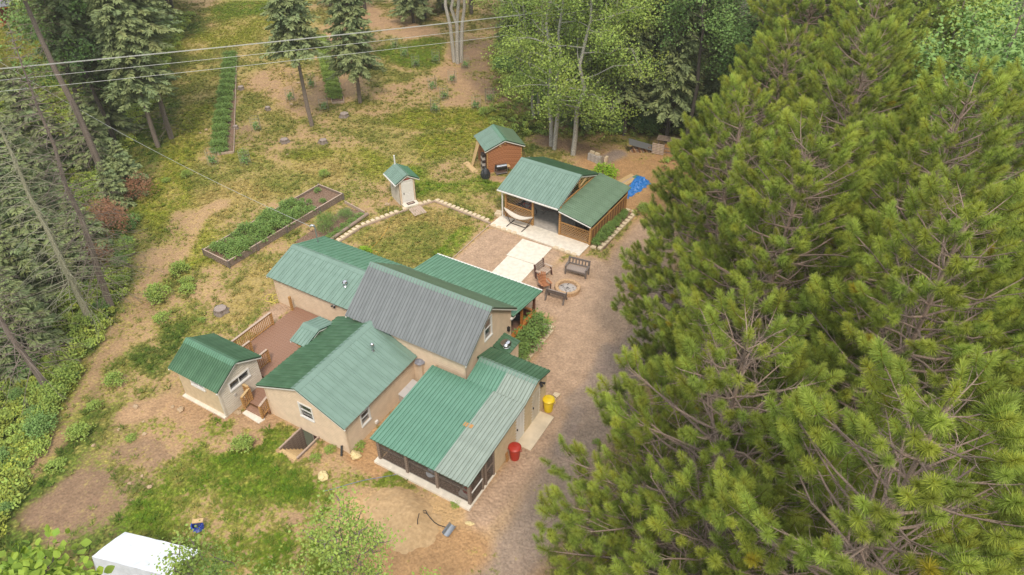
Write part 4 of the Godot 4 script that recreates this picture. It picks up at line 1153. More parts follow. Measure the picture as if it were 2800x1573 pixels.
	siding(sb, L(0, 0, 0), L(ww, 0, 0), [Vector2(0, 0), Vector2(ww, 0), Vector2(ww, 2.02), Vector2(1.4, 2.6), Vector2(0, 2.02)], [], mats["plywood"], "wall", 9.0)
	siding(sb, L(ww, 0, 0), L(ww, 2.5, 0), [Vector2(0, 0), Vector2(2.5, 0), Vector2(2.5, 2.02), Vector2(0, 2.02)], [], mats["plywood"], "wall", 9.0)
	siding(sb, L(ww, 2.5, 0), L(0, 2.5, 0), [Vector2(0, 0), Vector2(ww, 0), Vector2(ww, 2.02), Vector2(1.4, 2.6), Vector2(0, 2.02)], [], mats["plywood"], "wall", 9.0)
	siding(sb, L(0, 2.5, 0), L(0, 0, 0), [Vector2(0, 0), Vector2(2.5, 0), Vector2(2.5, 2.02), Vector2(0, 2.02)], [], mats["plywood"], "wall", 9.0)
	for i in 13:
		var bh := 2.0 + minf(i + 0.5, 12.5 - i) * 0.2153 * 0.414 - 0.03
		pbox("wall_board", Vector3(0.206, bh, 0.016), L(0.11 + i * 0.2153, -0.012, bh * 0.5), mats["plywood"], sb)
	for c in [0.0, ww]: pbox("corner_board", Vector3(0.09, 2.0, 0.09), L(c, 0, 1.0), mats["cedar"], sb)
	pbox("vent_block", Vector3(0.16, 0.22, 0.06), L(1.06, -0.04, 2.2), mats["lumber"], sb)
	pbox("vent_block", Vector3(0.16, 0.18, 0.06), L(1.44, -0.04, 2.34), mats["cedar"], sb)
	pbox("number_plate", Vector3(0.22, 0.1, 0.03), L(1.46, -0.035, 2.16), mats["cedar_dark"], sb)
	var sat := func(u: float, v: float, h := 0.0) -> Vector3: return so + Basis(Vector3.UP, sturn) * L(u, v, h)
	# grill, bag, boards
	var gr := thing("barrel_smoker", "barrel smoker grill with silver lid on a steel frame by the brown shed", "grill", sat.call(0.95, -0.5), sturn)
	var bar := MB.new()
	bar.tube([Vector3(-0.42, 0.62, 0), Vector3(0.42, 0.62, 0)], [0.25, 0.25], 24)
	part("drum", bar, mats["black"], gr)
	var lid := MB.new()
	for k in 10:
		var a0 := deg_to_rad(20.0 + 150.0 * k / 10.0); var a1 := deg_to_rad(20.0 + 150.0 * (k + 1) / 10.0)
		lid.quad(Vector3(-0.4, 0.62 + sin(a0) * 0.262, cos(a0) * 0.262), Vector3(0.4, 0.62 + sin(a0) * 0.262, cos(a0) * 0.262), Vector3(0.4, 0.62 + sin(a1) * 0.262, cos(a1) * 0.262), Vector3(-0.4, 0.62 + sin(a1) * 0.262, cos(a1) * 0.262))
	part("lid", lid, mats["silver"], gr)
	for x in [-0.44, 0.44]:
		for z in [-0.24, 0.24]: pbox("leg", Vector3(0.03, 0.62, 0.03), Vector3(x, 0.31, z), mats["galvanised"], gr)
	pbox("shelf", Vector3(0.9, 0.02, 0.5), Vector3(0, 0.16, 0), mats["galvanised"], gr)
	pbox("side_table", Vector3(0.26, 0.03, 0.4), Vector3(0.58, 0.62, 0), mats["lumber"], gr)
	var bg := thing("garbage_bag", "full black garbage bag tied at the top near the brown shed corner", "bag", sat.call(-0.4, -0.7), 0.4)
	var bm := MB.new()
	var bn := noise(11, 3.2, 3)
	var prof := [Vector2(0.02, 0), Vector2(0.27, 0.02), Vector2(0.36, 0.12), Vector2(0.38, 0.3), Vector2(0.34, 0.5), Vector2(0.24, 0.68), Vector2(0.12, 0.82), Vector2(0.05, 0.9), Vector2(0.09, 0.98), Vector2(0.03, 1.02)]
	for i in prof.size() - 1:
		for k in 22:
			var qs := []
			for e in [[i, k], [i, k + 1], [i + 1, k + 1], [i + 1, k]]:
				var pp: Vector2 = prof[e[0]]
				var an: float = TAU * (e[1] % 22) / 22.0
				var rr := pp.x * (1.0 + bn.get_noise_3d(cos(an) * 0.6, pp.y * 1.3, sin(an) * 0.6) * 0.3)
				qs.append(Vector3(cos(an) * rr, pp.y, sin(an) * rr))
			bm.quad(qs[0], qs[3], qs[2], qs[1])
	part("sack", bm, mats["black_plastic"], bg)
	var lb := thing("leaning_lumber", "yellow boards leaning on the left side of the brown shed", "lumber", sat.call(-0.5, 1.6), sturn)
	for i in 3:
		pbar("board", Vector3(-0.25 - 0.05 * i, 0, -0.2 + 0.22 * i), Vector3(0.34, 2.0, -0.3 + 0.22 * i), 0.16, 0.04, mats["lumber"], lb)
	var pl := thing("plywood_sheet", "pale plywood sheet lying on the grass left of the brown shed", "board", sat.call(-1.0, 1.3), sturn + 0.15)
	pbox("sheet", Vector3(0.5, 0.03, 1.9), Vector3(0, 0.03, 0), mats["lumber"], pl)
	var br2 := thing("brick_rack", "dark stacked planters against the left wall of the brown shed", "rack", sat.call(-0.2, 0.5), sturn)
	for i in 6: pbox("planter", Vector3(0.24, 0.24, 0.5), Vector3(0.0, 0.13 + i * 0.25, 0.02 * (i % 2)), mats["dark_metal" if i % 2 else "concrete_grey"], br2)
	var tr := thing("yard_tools", "rakes and poles leaning at the right wall of the brown shed", "tools", sat.call(3.05, 0.5), sturn)
	for i in 4: pbar("handle", Vector3(0.25 + 0.05 * i, 0, -0.3 + i * 0.22), Vector3(-0.1, 1.7 + 0.1 * (i % 2), -0.25 + i * 0.2), 0.03, 0.03, mats["dark_metal" if i % 2 else "cedar_dark"], tr)
	var bs2 := thing("bucket_stack", "grey bin and red cans standing right of the brown shed", "bin", sat.call(3.45, 0.2), sturn)
	pbox("bin", Vector3(0.45, 0.6, 0.4), Vector3(0, 0.3, 0), mats["concrete_grey"], bs2)
	pbox("can", Vector3(0.3, 0.4, 0.3), Vector3(0.45, 0.2, -0.1), mats["red_plastic"], bs2)
	# outhouse
	var oturn := -PSI + deg_to_rad(61.6)
	var ho := hw(-18.28, 19.04)
	var oh := thing("outhouse", "narrow beige outhouse with white door and green gable roof", "outhouse", ho, oturn)
	gable_roof(oh, "v", -0.36, 1.56, -0.22, 1.85, 1.92, 1.92, 0.6, 2.46, [mats["roof_faded"]], [mats["roof_green"]], 0.2)
	var pa: Material = mats["siding_pale"]
	siding(oh, L(0, 0, 0), L(1.2, 0, 0), [Vector2(0, 0), Vector2(1.2, 0), Vector2(1.2, 2.06), Vector2(0.6, 2.38), Vector2(0, 2.06)], [[0.2, 0.08, 1.0, 1.88]], mats["siding"], "wall", 0.1)
	siding(oh, L(1.2, 0, 0), L(1.2, 1.55, 0), [Vector2(0, 0), Vector2(1.55, 0), Vector2(1.55, 2.06), Vector2(0, 2.06)], [], pa, "wall", 0.1)
	siding(oh, L(1.2, 1.55, 0), L(0, 1.55, 0), [Vector2(0, 0), Vector2(1.2, 0), Vector2(1.2, 2.06), Vector2(0.6, 2.38), Vector2(0, 2.06)], [], pa, "wall", 0.1)
	siding(oh, L(0, 1.55, 0), L(0, 0, 0), [Vector2(0, 0), Vector2(1.55, 0), Vector2(1.55, 2.06), Vector2(0, 2.06)], [], pa, "wall", 0.1)
	door(oh, L(0.6, -0.02, 0.08), Vector3.RIGHT, 0.76, 1.8, mats["trim_white"])
	var sg := pbox("sign", Vector3(0.44, 0.13, 0.03), L(0.62, -0.05, 1.98), mats["sign_red"], oh)
	pbox("sign_band", Vector3(0.4, 0.035, 0.008), Vector3(0, 0, 0.016), mats["sign_dark"], sg)
	var vp := MB.new()
	vp.tube([L(0.55, 1.7, 0.0), L(0.55, 1.7, 3.15)], [0.06, 0.06], 12)
	part("vent_pipe", vp, mats["trim_white"], oh)
	gutter(oh, L(-0.38, -0.3, 1.86), L(-0.38, 1.8, 1.86))
	var os := thing("outhouse_step", "pale concrete step with a doormat below the outhouse door", "slab", ho + Basis(Vector3.UP, oturn) * L(0.62, -0.36, 0), oturn)
	pbox("slab", Vector3(1.15, 0.16, 0.6), Vector3(0, 0.08, 0), mats["concrete"], os)
	var dm := thing("doormat", "dark doormat on the outhouse step", "doormat", ho + Basis(Vector3.UP, oturn) * L(0.66, -0.3, 0.16), oturn)
	pbox("mat", Vector3(0.6, 0.015, 0.34), Vector3(0, 0.008, 0), mats["mat_dark"], dm)
	pbox("stripe", Vector3(0.46, 0.006, 0.1), Vector3(0, 0.019, 0), mats["pale_wood"], dm)
	var or2 := thing("wooden_ramp", "pale wooden ramp board lying on the lawn below the outhouse step", "ramp", ho + Basis(Vector3.UP, oturn) * L(0.68, -1.35, 0), oturn)
	for i in 6: pbox("board", Vector3(0.158, 0.04, 1.1), Vector3(-0.4 + i * 0.162, 0.055, 0), mats["pale_wood"], or2, Basis(Vector3.RIGHT, 0.02))

# ------------------------------------------------------------------ masonry borders
func block_row(parent: Node, a: Vector3, b: Vector3, size: Vector3, gap: float, m: Material, flip := 1.0) -> void:
	# wedge shaped blocks, the wide face along the line
	var d := (b - a).normalized()
	var n := maxi(1, int(a.distance_to(b) / (size.x + gap)))
	var mb := MB.new()
	var w := size.x * 0.5; var k := size.x * 0.3
	mb.prism([Vector2(-w, 0.0), Vector2(w, 0.0), Vector2(k, -size.z), Vector2(-k, -size.z)], 0, size.y)
	var mesh := mb.mesh()
	var z := d.cross(Vector3.UP) * flip
	for i in n:
		var j := sin(i * 12.9898) * 0.5
		part("block", mesh, m, parent, a + d * (size.x + gap) * (i + 0.5) + z * j * 0.02 + Vector3.UP * 0.006 * (1.0 + j), Basis(d * flip, Vector3.UP, z).rotated(Vector3.UP, j * 0.06))

func build_borders() -> void:
	var t := thing("lawn_wall", "low wall of pale blocks bent round the fenced lawn by the outhouse", "border", ORIGIN, -PSI)
	var pts := [[-18.95, 12.6], [-18.84, 15.31], [-17.6, 18.42], [-16.45, 20.68], [-11.33, 20.17]]
	for i in 4:
		var a := L(pts[i][0], pts[i][1], 0); var b := L(pts[i + 1][0], pts[i + 1][1], 0)
		if i == 2:       # broken by the outhouse step
			continue
		pbar("curb_board", a + Vector3.UP * 0.07, b + Vector3.UP * 0.07, 0.09, 0.14, mats["pale_wood"], t)
		block_row(t, a + Vector3.UP * 0.02, b + Vector3.UP * 0.02, Vector3(0.34, 0.17, 0.3), 0.04, mats["block"])
	for q in [[-17.6, 18.42, -17.45, 18.75], [-17.0, 19.6, -16.45, 20.68]]:
		var a := L(q[0], q[1], 0); var b := L(q[2], q[3], 0)
		pbar("curb_board", a + Vector3.UP * 0.07, b + Vector3.UP * 0.07, 0.09, 0.14, mats["pale_wood"], t)
		block_row(t, a + Vector3.UP * 0.02, b + Vector3.UP * 0.02, Vector3(0.3, 0.17, 0.3), 0.03, mats["block"])
	var pv := thing("pavilion_edging", "row of pale wedge blocks along the front of the pavilion slab", "border", ORIGIN, -PSI)
	block_row(pv, L(-11.2, 19.9, 0), L(-8.75, 19.8, 0), Vector3(0.4, 0.11, 0.3), 0.03, mats["block"])
	block_row(pv, L(-6.2, 19.66, 0), L(-4.2, 19.56, 0), Vector3(0.42, 0.12, 0.28), 0.04, mats["block"])
	var pb := thing("pavilion_bed_wall", "row of pale blocks round the planted bed right of the pavilion", "border", ORIGIN, -PSI)
	block_row(pb, L(-3.25, 21.0, 0), L(-2.9, 26.7, 0), Vector3(0.4, 0.15, 0.3), 0.05, mats["block"])
	block_row(pb, L(-4.05, 21.0, 0), L(-3.5, 20.98, 0), Vector3(0.42, 0.14, 0.26), 0.04, mats["block"])
	block_row(pb, L(-3.0, 26.75, 0), L(-4.1, 26.75, 0), Vector3(0.4, 0.14, 0.26), 0.05, mats["block"])
	var fb := thing("porch_bed_wall", "row of pale blocks round the shrub bed beside the porch", "border", ORIGIN, -PSI)
	block_row(fb, L(-2.28, 8.6, 0), L(-2.2, 12.5, 0), Vector3(0.4, 0.15, 0.32), 0.06, mats["block"])
	block_row(fb, L(-2.3, 12.55, 0), L(-3.2, 12.5, 0), Vector3(0.4, 0.14, 0.28), 0.05, mats["block"])
	var cb := thing("shed_corner_blocks", "few pale blocks laid behind the yellow trash can", "border", ORIGIN, -PSI)
	block_row(cb, L(0.3, 7.2, 0), L(0.45, 8.4, 0), Vector3(0.36, 0.14, 0.3), 0.05, mats["block"])
	var pd := thing("corner_block_pile", "small pile of pale blocks at the left corner of the pavilion", "block pile", hw(-11.45, 21.5), -PSI)
	for i in 4: pbox("block", Vector3(0.5, 0.12, 0.24), Vector3(0.05 * (i % 2), 0.06 + 0.13 * (i / 2), -0.16 + 0.3 * (i % 2)), mats["block"], pd, Basis(Vector3.UP, 0.1 * i))
	for u in [-3.2, -2.85]:
		pass
	# soil of the beds
	for q in [["flower_bed", -2.85, 10.4, 1.15, 3.9, "bare brown soil of the bed beside the porch"], ["flower_bed", -3.55, 23.9, 0.85, 5.2, "soil of the bed right of the pavilion"]]:
		var mb := MB.new()
		mb.box(Vector3(0, 0.03, 0), Vector3(q[3], 0.06, q[4]))
		var fbd := thing(q[0], q[5], "flower bed", hw(q[1], q[2]), -PSI)
		part("soil", mb, mats["soil"], fbd)

# ------------------------------------------------------------------ fire pit and seats
func build_firepit() -> void:
	var c := hw(-3.31, 16.21)
	var t := thing("fire_pit", "round stone fire pit ring filled with pale ash", "fire pit", c)
	for lv in 2:
		for i in 14:
			var a := TAU * (i + 0.5 * lv) / 14.0
			var mb: Mesh = boxmesh(Vector3(0.33 if lv else 0.34, 0.13, 0.2))
			part("stone", mb, mats["stone"], t, Vector3(cos(a) * 0.68, 0.065 + lv * 0.132, sin(a) * 0.68), Basis(Vector3.UP, -a + PI / 2 + sin(i * 7.0) * 0.05).scaled_local(Vector3(1, 1, 1.0 + 0.06 * sin(i * 3.0 + lv))))
	var ash := MB.new()
	ash.lathe([Vector2(0.6, 0.05), Vector2(0.45, 0.09), Vector2(0.2, 0.12), Vector2(0, 0.125)], Vector3.ZERO, 24)
	part("ash", ash, mats["ash"], t)
	rng.seed = 9
	for i in 16:
		var a := rng.randf() * TAU; var r := rng.randf() * 0.45
		pbox("charred_stick", Vector3(0.03, 0.03, rng.randf_range(0.06, 0.22)), Vector3(cos(a) * r, 0.125, sin(a) * r), mats["charcoal"], t, Basis(Vector3.UP, rng.randf() * TAU))
	# park bench with slatted back behind the pit
	var b := thing("slat_bench", "grey wooden bench with slotted back on the far side of the fire pit", "bench", hw(-3.5, 17.92), -PSI + deg_to_rad(6))
	for k in [-1.0, 1.0]:
		pbox("leg", Vector3(0.09, 0.62, 0.09), Vector3(k * 0.68, 0.31, 0.26), mats["bench_grey"], b)
		pbar("leg", Vector3(k * 0.68, 0, -0.26), Vector3(k * 0.68, 0.98, -0.38), 0.09, 0.09, mats["bench_grey"], b)
		pbox("armrest", Vector3(0.12, 0.05, 0.62), Vector3(k * 0.68, 0.64, 0.0), mats["bench_grey"], b)
	pbox("front_rail", Vector3(1.36, 0.12, 0.05), Vector3(0, 0.37, 0.27), mats["bench_grey"], b)
	for i in 11: pbox("seat_slat", Vector3(0.113, 0.03, 0.54), Vector3(-0.6 + i * 0.12, 0.445, 0.0), mats["bench_slat"], b)
	pbox("back_rail", Vector3(1.36, 0.14, 0.05), Vector3(0, 0.92, -0.37), mats["bench_grey"], b)
	pbox("back_rail", Vector3(1.36, 0.1, 0.05), Vector3(0, 0.53, -0.32), mats["bench_grey"], b)
	for i in 7: pbar("back_slat", Vector3(-0.63 + i * 0.21, 0.55, -0.32), Vector3(-0.63 + i * 0.21, 0.88, -0.36), 0.09, 0.03, mats["bench_grey"], b)
	# brown bench by the white slab
	var g := thing("garden_bench", "brown bench with pale seat boards and arms beside the white slab", "bench", hw(-5.2, 16.65), -PSI + deg_to_rad(84))
	for k in [-1.0, 1.0]:
		pbar("leg", Vector3(k * 0.46, 0, 0.3), Vector3(k * 0.46, 0.6, 0.2), 0.07, 0.1, mats["bench_brown"], g)
		pbar("leg", Vector3(k * 0.46, 0, -0.28), Vector3(k * 0.46, 1.0, -0.42), 0.07, 0.12, mats["bench_brown"], g)
		pbox("armrest", Vector3(0.16, 0.04, 0.6), Vector3(k * 0.48, 0.62, 0.0), mats["pale_wood"], g)
		pbox("side_rail", Vector3(0.05, 0.08, 0.56), Vector3(k * 0.44, 0.38, 0), mats["bench_brown"], g)
	for i in 4: pbox("seat_slat", Vector3(0.9, 0.03, 0.12), Vector3(0, 0.43, -0.21 + i * 0.14), mats["pale_wood"], g)
	for i in 4: pbox("back_slat", Vector3(0.9, 0.11, 0.03), Vector3(0, 0.55 + i * 0.13, -0.31 - i * 0.03), mats["bench_slat"], g)
	# bench seen from behind
	var n := thing("tilted_bench", "grey wooden bench seen from behind at the near side of the fire pit", "bench", hw(-3.45, 14.95), -PSI + PI + deg_to_rad(5))
	for k in [-1.0, 1.0]:
		pbar("leg", Vector3(k * 0.58, 0, 0.3), Vector3(k * 0.56, 0.45, 0.1), 0.07, 0.12, mats["bench_grey"], n)
		pbar("leg", Vector3(k * 0.58, 0, -0.34), Vector3(k * 0.56, 0.62, 0.0), 0.07, 0.14, mats["bench_grey"], n)
		pbox("end_panel", Vector3(0.05, 0.3, 0.42), Vector3(k * 0.6, 0.55, -0.05), mats["bench_grey"], n)
	pbox("seat", Vector3(1.2, 0.05, 0.34), Vector3(0, 0.44, 0.12), mats["bench_slat"], n)
	for i in 2: pbox("back_board", Vector3(1.22, 0.16, 0.04), Vector3(0, 0.56 + i * 0.18, -0.14 - i * 0.05), mats["bench_grey"], n, Basis(Vector3.RIGHT, -0.3))
	# fan back chair
	var a := thing("fan_back_chair", "orange brown fan-back wooden chair between two benches", "chair", hw(-4.55, 15.55), -PSI + deg_to_rad(55))
	for i in 5: pbox("seat_slat", Vector3(0.5, 0.025, 0.09), Vector3(0, 0.3 + i * 0.02, -0.2 + i * 0.1), mats["plywood"], a, Basis(Vector3.RIGHT, -0.2))
	for i in 5:
		var k := (i - 2.0)
		pbar("back_slat", Vector3(k * 0.085, 0.28, -0.24), Vector3(k * 0.13, 0.98 - absf(k) * 0.05, -0.55), 0.09, 0.025, mats["plywood"], a)
	for k in [-1.0, 1.0]:
		pbox("leg", Vector3(0.05, 0.52, 0.08), Vector3(k * 0.28, 0.26, 0.24), mats["bench_brown"], a)
		pbar("leg", Vector3(k * 0.24, 0.0, -0.5), Vector3(k * 0.27, 0.42, 0.24), 0.04, 0.1, mats["bench_brown"], a)
		pbox("armrest", Vector3(0.12, 0.03, 0.6), Vector3(k * 0.31, 0.53, 0.0), mats["plywood"], a)

# ------------------------------------------------------------------ yard
func blob(seed_: int, r: Vector3, rough := 0.18) -> MB:     # a rounded, uneven stone
	var mb := MB.new()
	var f := noise(seed_, 0.9, 3)
	var pt := func(i: int, j: int) -> Vector3:
		var th := PI * i / 8.0; var ph := TAU * (j % 12) / 12.0
		var d := Vector3(sin(th) * cos(ph), cos(th), sin(th) * sin(ph))
		return d * r * (1.0 + f.get_noise_3dv(d * 1.4) * rough * 3.0) + Vector3.UP * r.y * 0.7
	for i in 8:
		for j in 12:
			mb.quad(pt.call(i, j), pt.call(i, j + 1), pt.call(i + 1, j + 1), pt.call(i + 1, j))
	return mb

func cord(called: String, label: String, cat: String, pts: Array, r: float, m: Material) -> void:
	# a hose or cord lying on the ground through the given points (world x, z)
	var c := Curve3D.new()
	for i in pts.size():
		var p := Vector3(pts[i].x, r, pts[i].y)
		var a := Vector3(pts[maxi(i - 1, 0)].x, r, pts[maxi(i - 1, 0)].y); var b := Vector3(pts[mini(i + 1, pts.size() - 1)].x, r, pts[mini(i + 1, pts.size() - 1)].y)
		c.add_point(p, (a - b) / 6.0, (b - a) / 6.0)
	var line := []; var rad := []
	var n := maxi(8, int(c.get_baked_length() / 0.12))
	for i in n + 1:
		line.append(c.sample_baked(c.get_baked_length() * i / n)); rad.append(r)
	var mb := MB.new()
	mb.tube(line, rad, 6)
	meta(part(called, mb, m), label, cat)

func house_pts(list: Array) -> Array:
	var out := []
	for q in list:
		var w := hw(q[0], q[1])
		out.append(Vector2(w.x, w.z))
	return out

func build_yard() -> void:
	# large raised bed
	var bt := -PSI - deg_to_rad(3.7)
	var t := thing("raised_bed", "long raised vegetable bed of weathered boards left of the house", "raised bed", hw(-23.17, 7.31), bt)
	var wd: Material = mats["grey_wood"]
	for i in 3:
		var y := 0.085 + i * 0.165
		for q in [[0.0, 2.35], [2.35, 4.85], [4.85, 7.95], [7.95, 10.3]]:
			pbar("board", L(0, q[0] + 0.02, y), L(0, q[1] - 0.02, y), 0.05, 0.155, wd, t)
		for q in [[0.0, 5.1], [5.1, 10.3]]:
			pbar("board", L(-2.4, q[0] + 0.02, y), L(-2.4, q[1] - 0.02, y), 0.05, 0.155, wd, t)
		for v in [0.0, 7.95, 10.3]: pbar("board", L(-2.37, v, y), L(-0.03, v, y), 0.05, 0.155, wd, t)
	for v in [0.0, 2.35, 4.85, 7.95, 10.3]: pbox("post", Vector3(0.1, 0.56, 0.1), L(0.06, v, 0.28), mats["bench_grey"], t)
	for v in [0.0, 5.1, 10.3]: pbox("post", Vector3(0.1, 0.56, 0.1), L(-2.46, v, 0.28), mats["bench_grey"], t)
	pbar("cap_board", L(0, 0, 0.52), L(0, 10.3, 0.52), 0.09, 0.03, mats["pale_wood"], t)
	pbar("cap_board", L(-2.4, 0, 0.52), L(-2.4, 10.3, 0.52), 0.07, 0.03, mats["pale_wood"], t)
	for v in [0.0, 10.3]: pbar("cap_board", L(-2.36, v, 0.52), L(-0.05, v, 0.52), 0.07, 0.03, mats["pale_wood"], t)
	var s := MB.new()
	s.box(L(-1.2, 5.15, 0.17), Vector3(2.34, 0.34, 10.24))
	part("soil", s, mats["soil"], t)
	var t2 := thing("low_bed", "low vegetable bed with a log edge between raised bed and lawn wall", "raised bed", ORIGIN, -PSI)
	pbar("board", L(-22.0, 17.2, 0.13), L(-19.75, 16.75, 0.13), 0.06, 0.26, mats["pale_wood"], t2)
	var lg := MB.new()
	lg.tube([L(-19.6, 10.8, 0.12), L(-19.55, 13.8, 0.13), L(-19.5, 16.75, 0.14)], [0.13, 0.12, 0.13], 12)
	part("log", lg, mats["bark_pine"], t2)
	var s2 := MB.new()
	s2.box(L(-20.6, 14.2, 0.03), Vector3(1.9, 0.06, 5.2))
	part("soil", s2, mats["soil"], t2)
	# two long garden rows in the far field
	for q in [[-23.45, -52.73, -30.1, -75.2, 1.28, "left long garden row with pale board edges in the far field"], [-16.2, -62.9, -21.3, -81.0, 1.1, "right long garden row with pale board edges beside the two field spruces"]]:
		var a := Vector3(q[0], 0, q[1]); var b := Vector3(q[2], 0, q[3])
		var g := thing("garden_row", q[5], "garden row", a, Vector3.FORWARD.signed_angle_to(b - a, Vector3.UP))
		var ln := a.distance_to(b)
		for k in [-1.0, 1.0]: pbox("edge_board", Vector3(0.05, 0.2, ln), Vector3(k * q[4] * 0.5, 0.1, -ln * 0.5), mats["pale_wood"], g)
		pbox("edge_board", Vector3(q[4], 0.2, 0.05), Vector3(0, 0.1, 0.02), mats["pale_wood"], g)
		pbox("soil", Vector3(q[4] - 0.06, 0.08, ln), Vector3(0, 0.04, -ln * 0.5 - 0.04), mats["soil"], g)
	# stumps and stones
	var i := 0
	for q in [[-15.1, -60.1, 0.42, "biggest grey stump in the field, beside the right spruce"], [-19.2, -54.9, 0.36, "grey stump left of two on the near field"], [-15.9, -54.8, 0.34, "grey stump right of two on the near field"], [-22.4, -61.5, 0.25, "small stump near a wire cage in the field"], [-26.3, -66.3, 0.3, "weathered stump right of the left garden row"], [-24.1, -57.5, 0.22, "pale small stump beside the left garden row"], [-17.3, -32.5, 0.4, "broad grey stump on the dry lawn left of the deck"]]:
		var st := thing("tree_stump", q[3], "stump", Vector3(q[0], 0, q[1]), i * 1.3, "stumps in the clearing")
		var mb := MB.new()
		var n := noise(i + 40, 1.3, 2)
		for k in 16:
			var a0 := TAU * k / 16.0; var a1 := TAU * (k + 1) / 16.0
			var w := func(an: float, f: float) -> Vector3:
				return Vector3(cos(an), 0, sin(an)) * q[2] * f * (1.0 + n.get_noise_2d(cos(an) * 2.0, sin(an) * 2.0) * 0.5)
			var b0: Vector3 = w.call(a0, 1.25); var b1: Vector3 = w.call(a1, 1.25)
			var m0: Vector3 = w.call(a0, 0.95) + Vector3.UP * 0.14; var m1: Vector3 = w.call(a1, 0.95) + Vector3.UP * 0.14
			var t0: Vector3 = w.call(a0, 0.85) + Vector3.UP * 0.3; var t1: Vector3 = w.call(a1, 0.85) + Vector3.UP * 0.3
			mb.quad(b1, b0, m0, m1); mb.quad(m1, m0, t0, t1)
		part("bark_ring", mb, mats["bark"], st)
		var tp := MB.new()
		tp.lathe([Vector2(q[2] * 0.88, 0.29), Vector2(q[2] * 0.4, 0.31), Vector2(0, 0.31)], Vector3.ZERO, 16)
		part("cut_face", tp, mats["bench_slat"], st)
		i += 1
	i = 0
	for q in [[-6.22, -0.42, 0.28, 0.17, 0.22, "rock_yellow", "pale angular boulder at the front corner of the gable wing"], [-6.74, -2.08, 0.24, 0.16, 0.28, "rock_yellow", "round pale boulder on the front lawn"], [0.44, -0.78, 0.1, 0.07, 0.2, "rock_yellow", "oblong pale stone near the shed curb corner"]]:
		var rk := thing("boulder", q[6], "rock", hw(q[0], q[1], -0.02), -PSI + i)
		part("stone", blob(30 + i, Vector3(q[2], q[3], q[4])), mats[q[5]], rk)
		i += 1
	for q in [[-16.8, -24.7, 0.2], [-13.85, -24.5, 0.17], [-18.0, -23.1, 0.13], [-20.2, -22.4, 0.1], [-17.3, -24.9, 0.11], [-19.2, -24.9, 0.16], [-9.1, -44.7, 0.2], [-18.4, -23.9, 0.08], [-19.4, -23.4, 0.09], [-17.1, -20.6, 0.09], [-17.5, -20.2, 0.1], [-16.5, -20.0, 0.12], [-17.4, -39.2, 0.14], [-17.2, -39.0, 0.11], [-20.5, -62.6, 0.2], [-21.1, -67.8, 0.18], [-18.4, -52.6, 0.1], [-26.6, -57.2, 0.16], [-26.9, -56.6, 0.12], [-24.2, -51.6, 0.1]]:
		var rk := thing("field_stone", "small pale stone lying on the clearing ground", "rock", Vector3(q[0], -0.02, q[1]), i * 0.7, "small stones scattered on the clearing")
		part("stone", blob(50 + i, Vector3(q[2], q[2] * 0.55, q[2] * 0.8)), mats["rock"], rk)
		i += 1
	# sand heap, scoop and rod
	var sp := MB.new()
	var sn := noise(6, 0.5, 3)
	var hp := func(x: float, z: float) -> Vector3:
		var r := Vector2(x / 2.1, z / 1.5).length() * (1.0 + sn.get_noise_2d(x * 0.8 + 9.0, z * 0.8) * 0.35)
		var h := 0.36 * pow(maxf(0.0, 1.0 - r * r), 1.6) * (1.0 + sn.get_noise_2d(x, z) * 0.5) + (sn.get_noise_2d(x * 4.0, z * 4.0) * 0.03 if r < 0.95 else 0.0) - 0.02
		return Vector3(x, h, z)
	for a in 36:
		for b in 26:
			var x0 := -2.16 + 0.12 * a; var z0 := -1.56 + 0.12 * b
			sp.quad(hp.call(x0, z0 + 0.12), hp.call(x0 + 0.12, z0 + 0.12), hp.call(x0 + 0.12, z0), hp.call(x0, z0))
	var sh := thing("sand_heap", "low heap of tan sand in front of the screened shed", "sand heap", hw(-2.35, -2.0), -PSI)
	part("sand", sp, mats["sand"], sh)
	var sv := thing("push_shovel", "snow shovel with bent black handle and silver blade on the sand", "shovel", hw(-0.28, -1.5), -PSI)
	var hd := MB.new()
	hd.tube([Vector3(-1.05, 0.35, -0.05), Vector3(-0.9, 0.3, 0.0), Vector3(-0.6, 0.14, 0.05), Vector3(-0.35, 0.1, 0.05), Vector3(-0.05, 0.12, 0.0)], [0.02, 0.02, 0.02, 0.02, 0.02], 8)
	part("handle", hd, mats["black"], sv)
	var gp := MB.new()
	gp.tube([Vector3(-1.03, 0.34, -0.05), Vector3(-1.14, 0.38, -0.12), Vector3(-1.22, 0.41, -0.04), Vector3(-1.14, 0.38, 0.02), Vector3(-1.03, 0.34, -0.05)], [0.018, 0.018, 0.018, 0.018, 0.018], 8)
	part("grip", gp, mats["black"], sv)
	var bl := MB.new()
	for k in 6:
		var a0 := deg_to_rad(-70.0 + k * 22.0); var a1 := deg_to_rad(-70.0 + (k + 1) * 22.0)
		var f := func(an: float, z: float) -> Vector3: return Vector3(0.16 + sin(an) * 0.2, 0.22 - cos(an) * 0.2, z)
		bl.quad(f.call(a0, 0.3), f.call(a1, 0.3), f.call(a1, -0.3), f.call(a0, -0.3))
		bl.quad(f.call(a0, -0.3) - Vector3(0, 0.008, 0), f.call(a1, -0.3) - Vector3(0, 0.008, 0), f.call(a1, 0.3) - Vector3(0, 0.008, 0), f.call(a0, 0.3) - Vector3(0, 0.008, 0))
	part("blade", bl, mats["galvanised"], sv)
	var rd := thing("iron_rod", "short black iron bar stuck in the sand heap", "bar", hw(-1.45, -1.9, 0.2), -PSI)
	var rm := MB.new()
	rm.tube([Vector3(-0.08, 0.3, -0.2), Vector3(0.0, 0.18, 0.05), Vector3(0.06, 0.06, 0.14), Vector3(0.08, -0.1, 0.25)], [0.016, 0.018, 0.02, 0.016], 8)
	part("bar", rm, mats["black"], rd)
